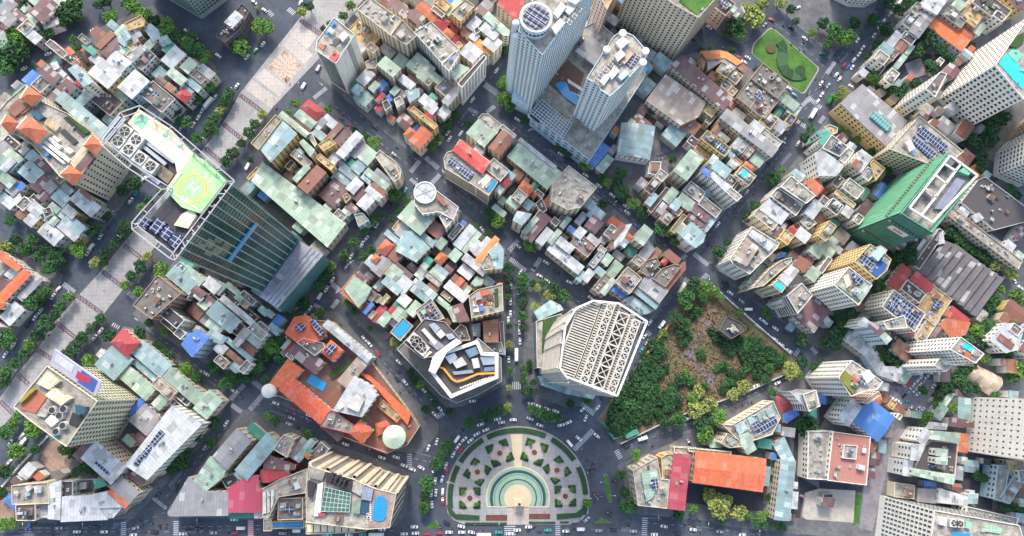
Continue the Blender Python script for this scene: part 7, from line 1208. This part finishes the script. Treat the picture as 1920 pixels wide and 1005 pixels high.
for s in '1660,706,1690,724,9,-50 1668,716,1694,734,9,-50 1676,728,1690,738,5,-50 768,296,796,302,6,20 1230,300,1250,296,8,70 1232,292,1252,288,8,70 1290,745,1330,730,7,60 1380,765,1410,755,6,60 1150,800,1160,826,0,0 930,386,960,410,6,-55 1310,440,1330,425,5,30 1420,560,1450,585,6,-55 560,640,585,600,5,20'.split():
    x0, y0, x1, y1, n, dg = [float(v) for v in s.split(',')]
    for k in range(int(n)): bike(x0+(x1-x0)*k/max(1, n-1), y0+(y1-y0)*k/max(1, n-1), dg, False, .17)
for s in '446,208 438,214 437,219 448,205 470,212 473,207 459,170 471,175 458,166 499,188 512,180 515,186 560,176 566,182 568,174 243,455 219,501 207,509 205,500 136,535 143,533 143,541 196,545 205,570 230,500 160,560 120,620 90,650 60,680 872,962 862,960 958,798 980,800 1007,963 1015,962 964,962 979,962 940,960 1020,958 888,940 1056,940 620,195 700,190 998,625 985,650 1030,640'.split():
    x, y = [float(v) for v in s.split(',')]; k = TRC.randrange(4); o = link('person', WLK[k]); p = un(x, y, .17); o.location = (p.x, p.y, .2); o.rotation_euler = (0, 0, TRC.random()*6.28); later(o, 'person in %s clothes standing on the paving' % ['dark', 'white', 'blue', 'red'][k], 'person', (x, y), 'people on foot')
def swarm():
    rnd = random.Random(8); g = Geo()
    for s in LINES:
        pts = [un(*p, 0) for p in P(s)]
        for a, b in zip(pts, pts[1:]):
            L = (b-a).length; e = (b-a)/L; n = Vector((-e.y, e.x, 0))
            for _ in range(int(L/7.5)):
                c = a+e*rnd.uniform(0, L)+n*rnd.choice([-1, 1])*rnd.uniform(1.2, 6.5); t = (e+n*rnd.uniform(-.2, .2)).normalized(); k = rnd.choice([0, 0, 1, 2, 3])
                for u, hw, z0, z1, hl, kk in ((0, .16, .1, .78, .9, 4), (-.1, .27, .8, 1.4, .2, k), (-.05, .14, 1.42, 1.68, .14, rnd.choice([1, 1, 2, 3]))):
                    m = Vector((-t.y, t.x, 0)); q = c+t*u; g.add(prism_geo(ccw([tuple((q+t*hl+m*hw)[:2]), tuple((q-t*hl+m*hw)[:2]), tuple((q-t*hl-m*hw)[:2]), tuple((q+t*hl-m*hw)[:2])]), z0, z1), kk)
    o = g.obj('motorbike_swarm', CLOTH + [DARK]); tag(o, 'scattered swarm of far small motorbikes with riders on all the streets', 'motorbikes'); o['kind'] = 'stuff'
swarm()
# ---------------------------------------------------------------- street lamps
g = Geo().cyl((0, 0), .14, .09, 0, 9, 8); g.bar((0, 0, 8.9), (2.6, 0, 9.4), .07); POLE = mesh('pole', g.v, g.f, STEEL, g.i)
g = Geo(); loft(g, [(2.2, .16, 9.3, 9.5), (3.2, .2, 9.35, 9.55)]); LAMP = mesh('lamp_head', g.v, g.f, WHITE, g.i)
for s in '1005,238,-55 1036,263,-55 965,247,125 668,492,140 1228,972,-90 1320,984,-90 1414,998,-90 1372,1000,90 935,984,-90 604,165,40 560,170,-40 448,180,-140 396,272,-140 240,452,-140 150,556,-140 100,612,-140 784,350,-90 905,222,40 1300,468,-120 1340,498,60 1322,520,100 1248,544,180 640,545,120 655,255,-60 735,300,-60 830,325,60 985,450,60 1146,390,-55 1220,445,-55 1415,562,-50 1470,604,-50 1375,372,40 1455,272,40 500,740,-60 585,790,-120 695,842,-60 60,985,-90 170,985,-90 380,978,-90 600,986,-90 1095,930,0 848,900,180 1130,900,180 1140,925,0'.split():
    x, y, dg = [float(v) for v in s.split(',')]; p = un(x, y, 0); t = bpy.data.objects.new('street_lamp', None); COL.objects.link(t); t.location = (p.x, p.y, .1); t.rotation_euler = (0, 0, -math.radians(dg)); link('pole', POLE, t); link('lamp_head', LAMP, t); later(t, 'grey street lamp with one arm', 'street lamp', (x, y), 'street lamps')

# ---------------------------------------------------------------- low lean-to roofs that pack the insides of the blocks
def infill():
    CELL = 1.5; occ = set(); rnd = random.Random(21)
    def mark(poly, pad=0):
        xs = [p[0] for p in poly]; ys = [p[1] for p in poly]
        for i in range(int(min(xs)//CELL), int(max(xs)//CELL)+1):
            for j in range(int(min(ys)//CELL), int(max(ys)//CELL)+1):
                if inside(poly, (i+.5)*CELL, (j+.5)*CELL): occ.add((i, j))
    for p in FOOT: mark(p)
    for x, y, r in TREEPOS: mark(circ((x, y), max(1.5, r*.8), 8))
    for s, t in [('560,640 620,460 800,600 900,520 1100,560 1130,640 1060,800 900,830 760,800 640,720', (4, 3)), ('400,180 560,40 720,250 640,380 480,420 380,290', (0, 4)), ('0,520 140,540 140,850 0,840', (0, 4)), ('690,510 1400,600 1390,780 670,690', (3, 4)), ('0,760 260,740 200,860 60,900 0,1005', (4, 3)), ('1690,10 1760,10 1700,420 1920,560 1780,600 1740,1000 1640,830', (3, 4)),
                 ('720,-100 920,-100 620,450 500,1000 380,930 420,520 560,260', (4, 4)), ('1300,430 1650,300 1620,760 1480,740 1380,600 1270,520', (4, 4)), ('-160,490 410,540 400,900 -160,900', (4, 4)), ('1300,350 1480,640 1620,740 1780,560 1560,480', (4, 1)), ('650,700 830,560 1000,500 1180,520 1000,720 830,750', (4, 0)), ('-500,100 600,100 600,900 -500,1000', (3, 3)), ('0,480 330,480 330,700 0,700', (3, 1)), ('330,250 700,250 600,620 330,640', (3, 1)), ('1180,20 1420,-20 1440,260 1240,420', (0, 4)), ('600,900 1000,800 1300,1100 600,1100', (1, 1)), ('1100,580 1500,480 1400,900 1100,900', (2, 2))]: mark([tuple(un(x, y)[:2]) for x, y in P(s, t)])
    spots = []
    for bi in (0, 1, 2, 3, 4, 5, 6, 9, 10, 13, 15, 16):
        wp = ccw([tuple(un(x, y)[:2]) for x, y in P(BLOCKS[bi])]); q = inset(wp, 5.5)
        ang = THETA if bi != 10 else math.radians(-8); ca, sa = math.cos(ang), math.sin(ang)
        xs = [p[0] for p in q]; ys = [p[1] for p in q]
        for sx, sy, tries in ((11, 8, 500), (9, 6, 900), (7, 5, 1400), (5, 4, 1800)):
            for _ in range(tries):
                cx, cy = rnd.uniform(max(-340, min(xs)), min(360, max(xs))), rnd.uniform(max(-140, min(ys)), min(290, max(ys)))
                a, b = sx*rnd.uniform(.8, 1.25), sy*rnd.uniform(.8, 1.2)
                if rnd.random() < .5: a, b = b, a
                poly = [(cx+u*a/2*ca-v*b/2*sa, cy+u*a/2*sa+v*b/2*ca) for u, v in ((-1, -1), (1, -1), (1, 1), (-1, 1))]
                if not all(inside(q, *p) for p in poly): continue
                cells = [(int((cx+u*a*ca-v*b*sa)//CELL), int((cy+u*a*sa+v*b*ca)//CELL)) for u in (-.5, -.25, 0, .25, .5) for v in (-.5, -.25, 0, .25, .5)]
                if sum(c in occ for c in cells) > 1: continue
                spots.append((a*b, poly, cx, cy)); mark(poly); occ.update(cells)
    spots.sort(key=lambda t: -t[0]); g = Geo(); ms = [rmat(c) for c in 'wgbtmnukGcor']; wm = [wmat('w'), wmat('c'), wmat('g')]
    for k, (A, poly, cx, cy) in enumerate(spots):
        h = rnd.uniform(6.5, 11.5); c = rnd.choice('wwggbbttmmnnGkcoeu'); wl = rnd.choice('wwcg')
        if k < 290:
            fr = Frame('lean_to', poly); lp = fr.L(poly); v, f = prism_geo(lp, 0, h-.3); link('wall', mesh('wall', v, f, wmat(wl)), fr.o)
            if ROOF[c][2] == 'conc': v, f = prism_geo(lp, h-.29, h)
            elif rnd.random() < .5: v, f = mono_geo(lp, h-.03, rnd.uniform(.4, 1.2))
            else: v, f = gable_geo(lp, h-.03, rnd.uniform(.7, 1.3))
            link('roof', mesh('roof', v, f, rmat(c)), fr.o); later(fr.o, ROOF[c][3] + ' low lean-to', 'lean-to', proj((cx, cy, h)), 'low lean-to buildings inside the blocks')
        else:
            v, f = prism_geo(ccw(poly), 0, h-.3); g.add((v, f), len(ms)); v, f = prism_geo(inset(ccw(poly), -.2), h-.29, h-.05); g.add((v, f), rnd.randrange(len(ms)))
    if g.v: o = g.obj('low_roofs', ms + [wm[0]]); tag(o, 'jumble of low sheds filling the gaps inside the housing blocks', 'sheds'); o['kind'] = 'stuff'
    print('INFILL', len(spots))
infill()
settle_labels()
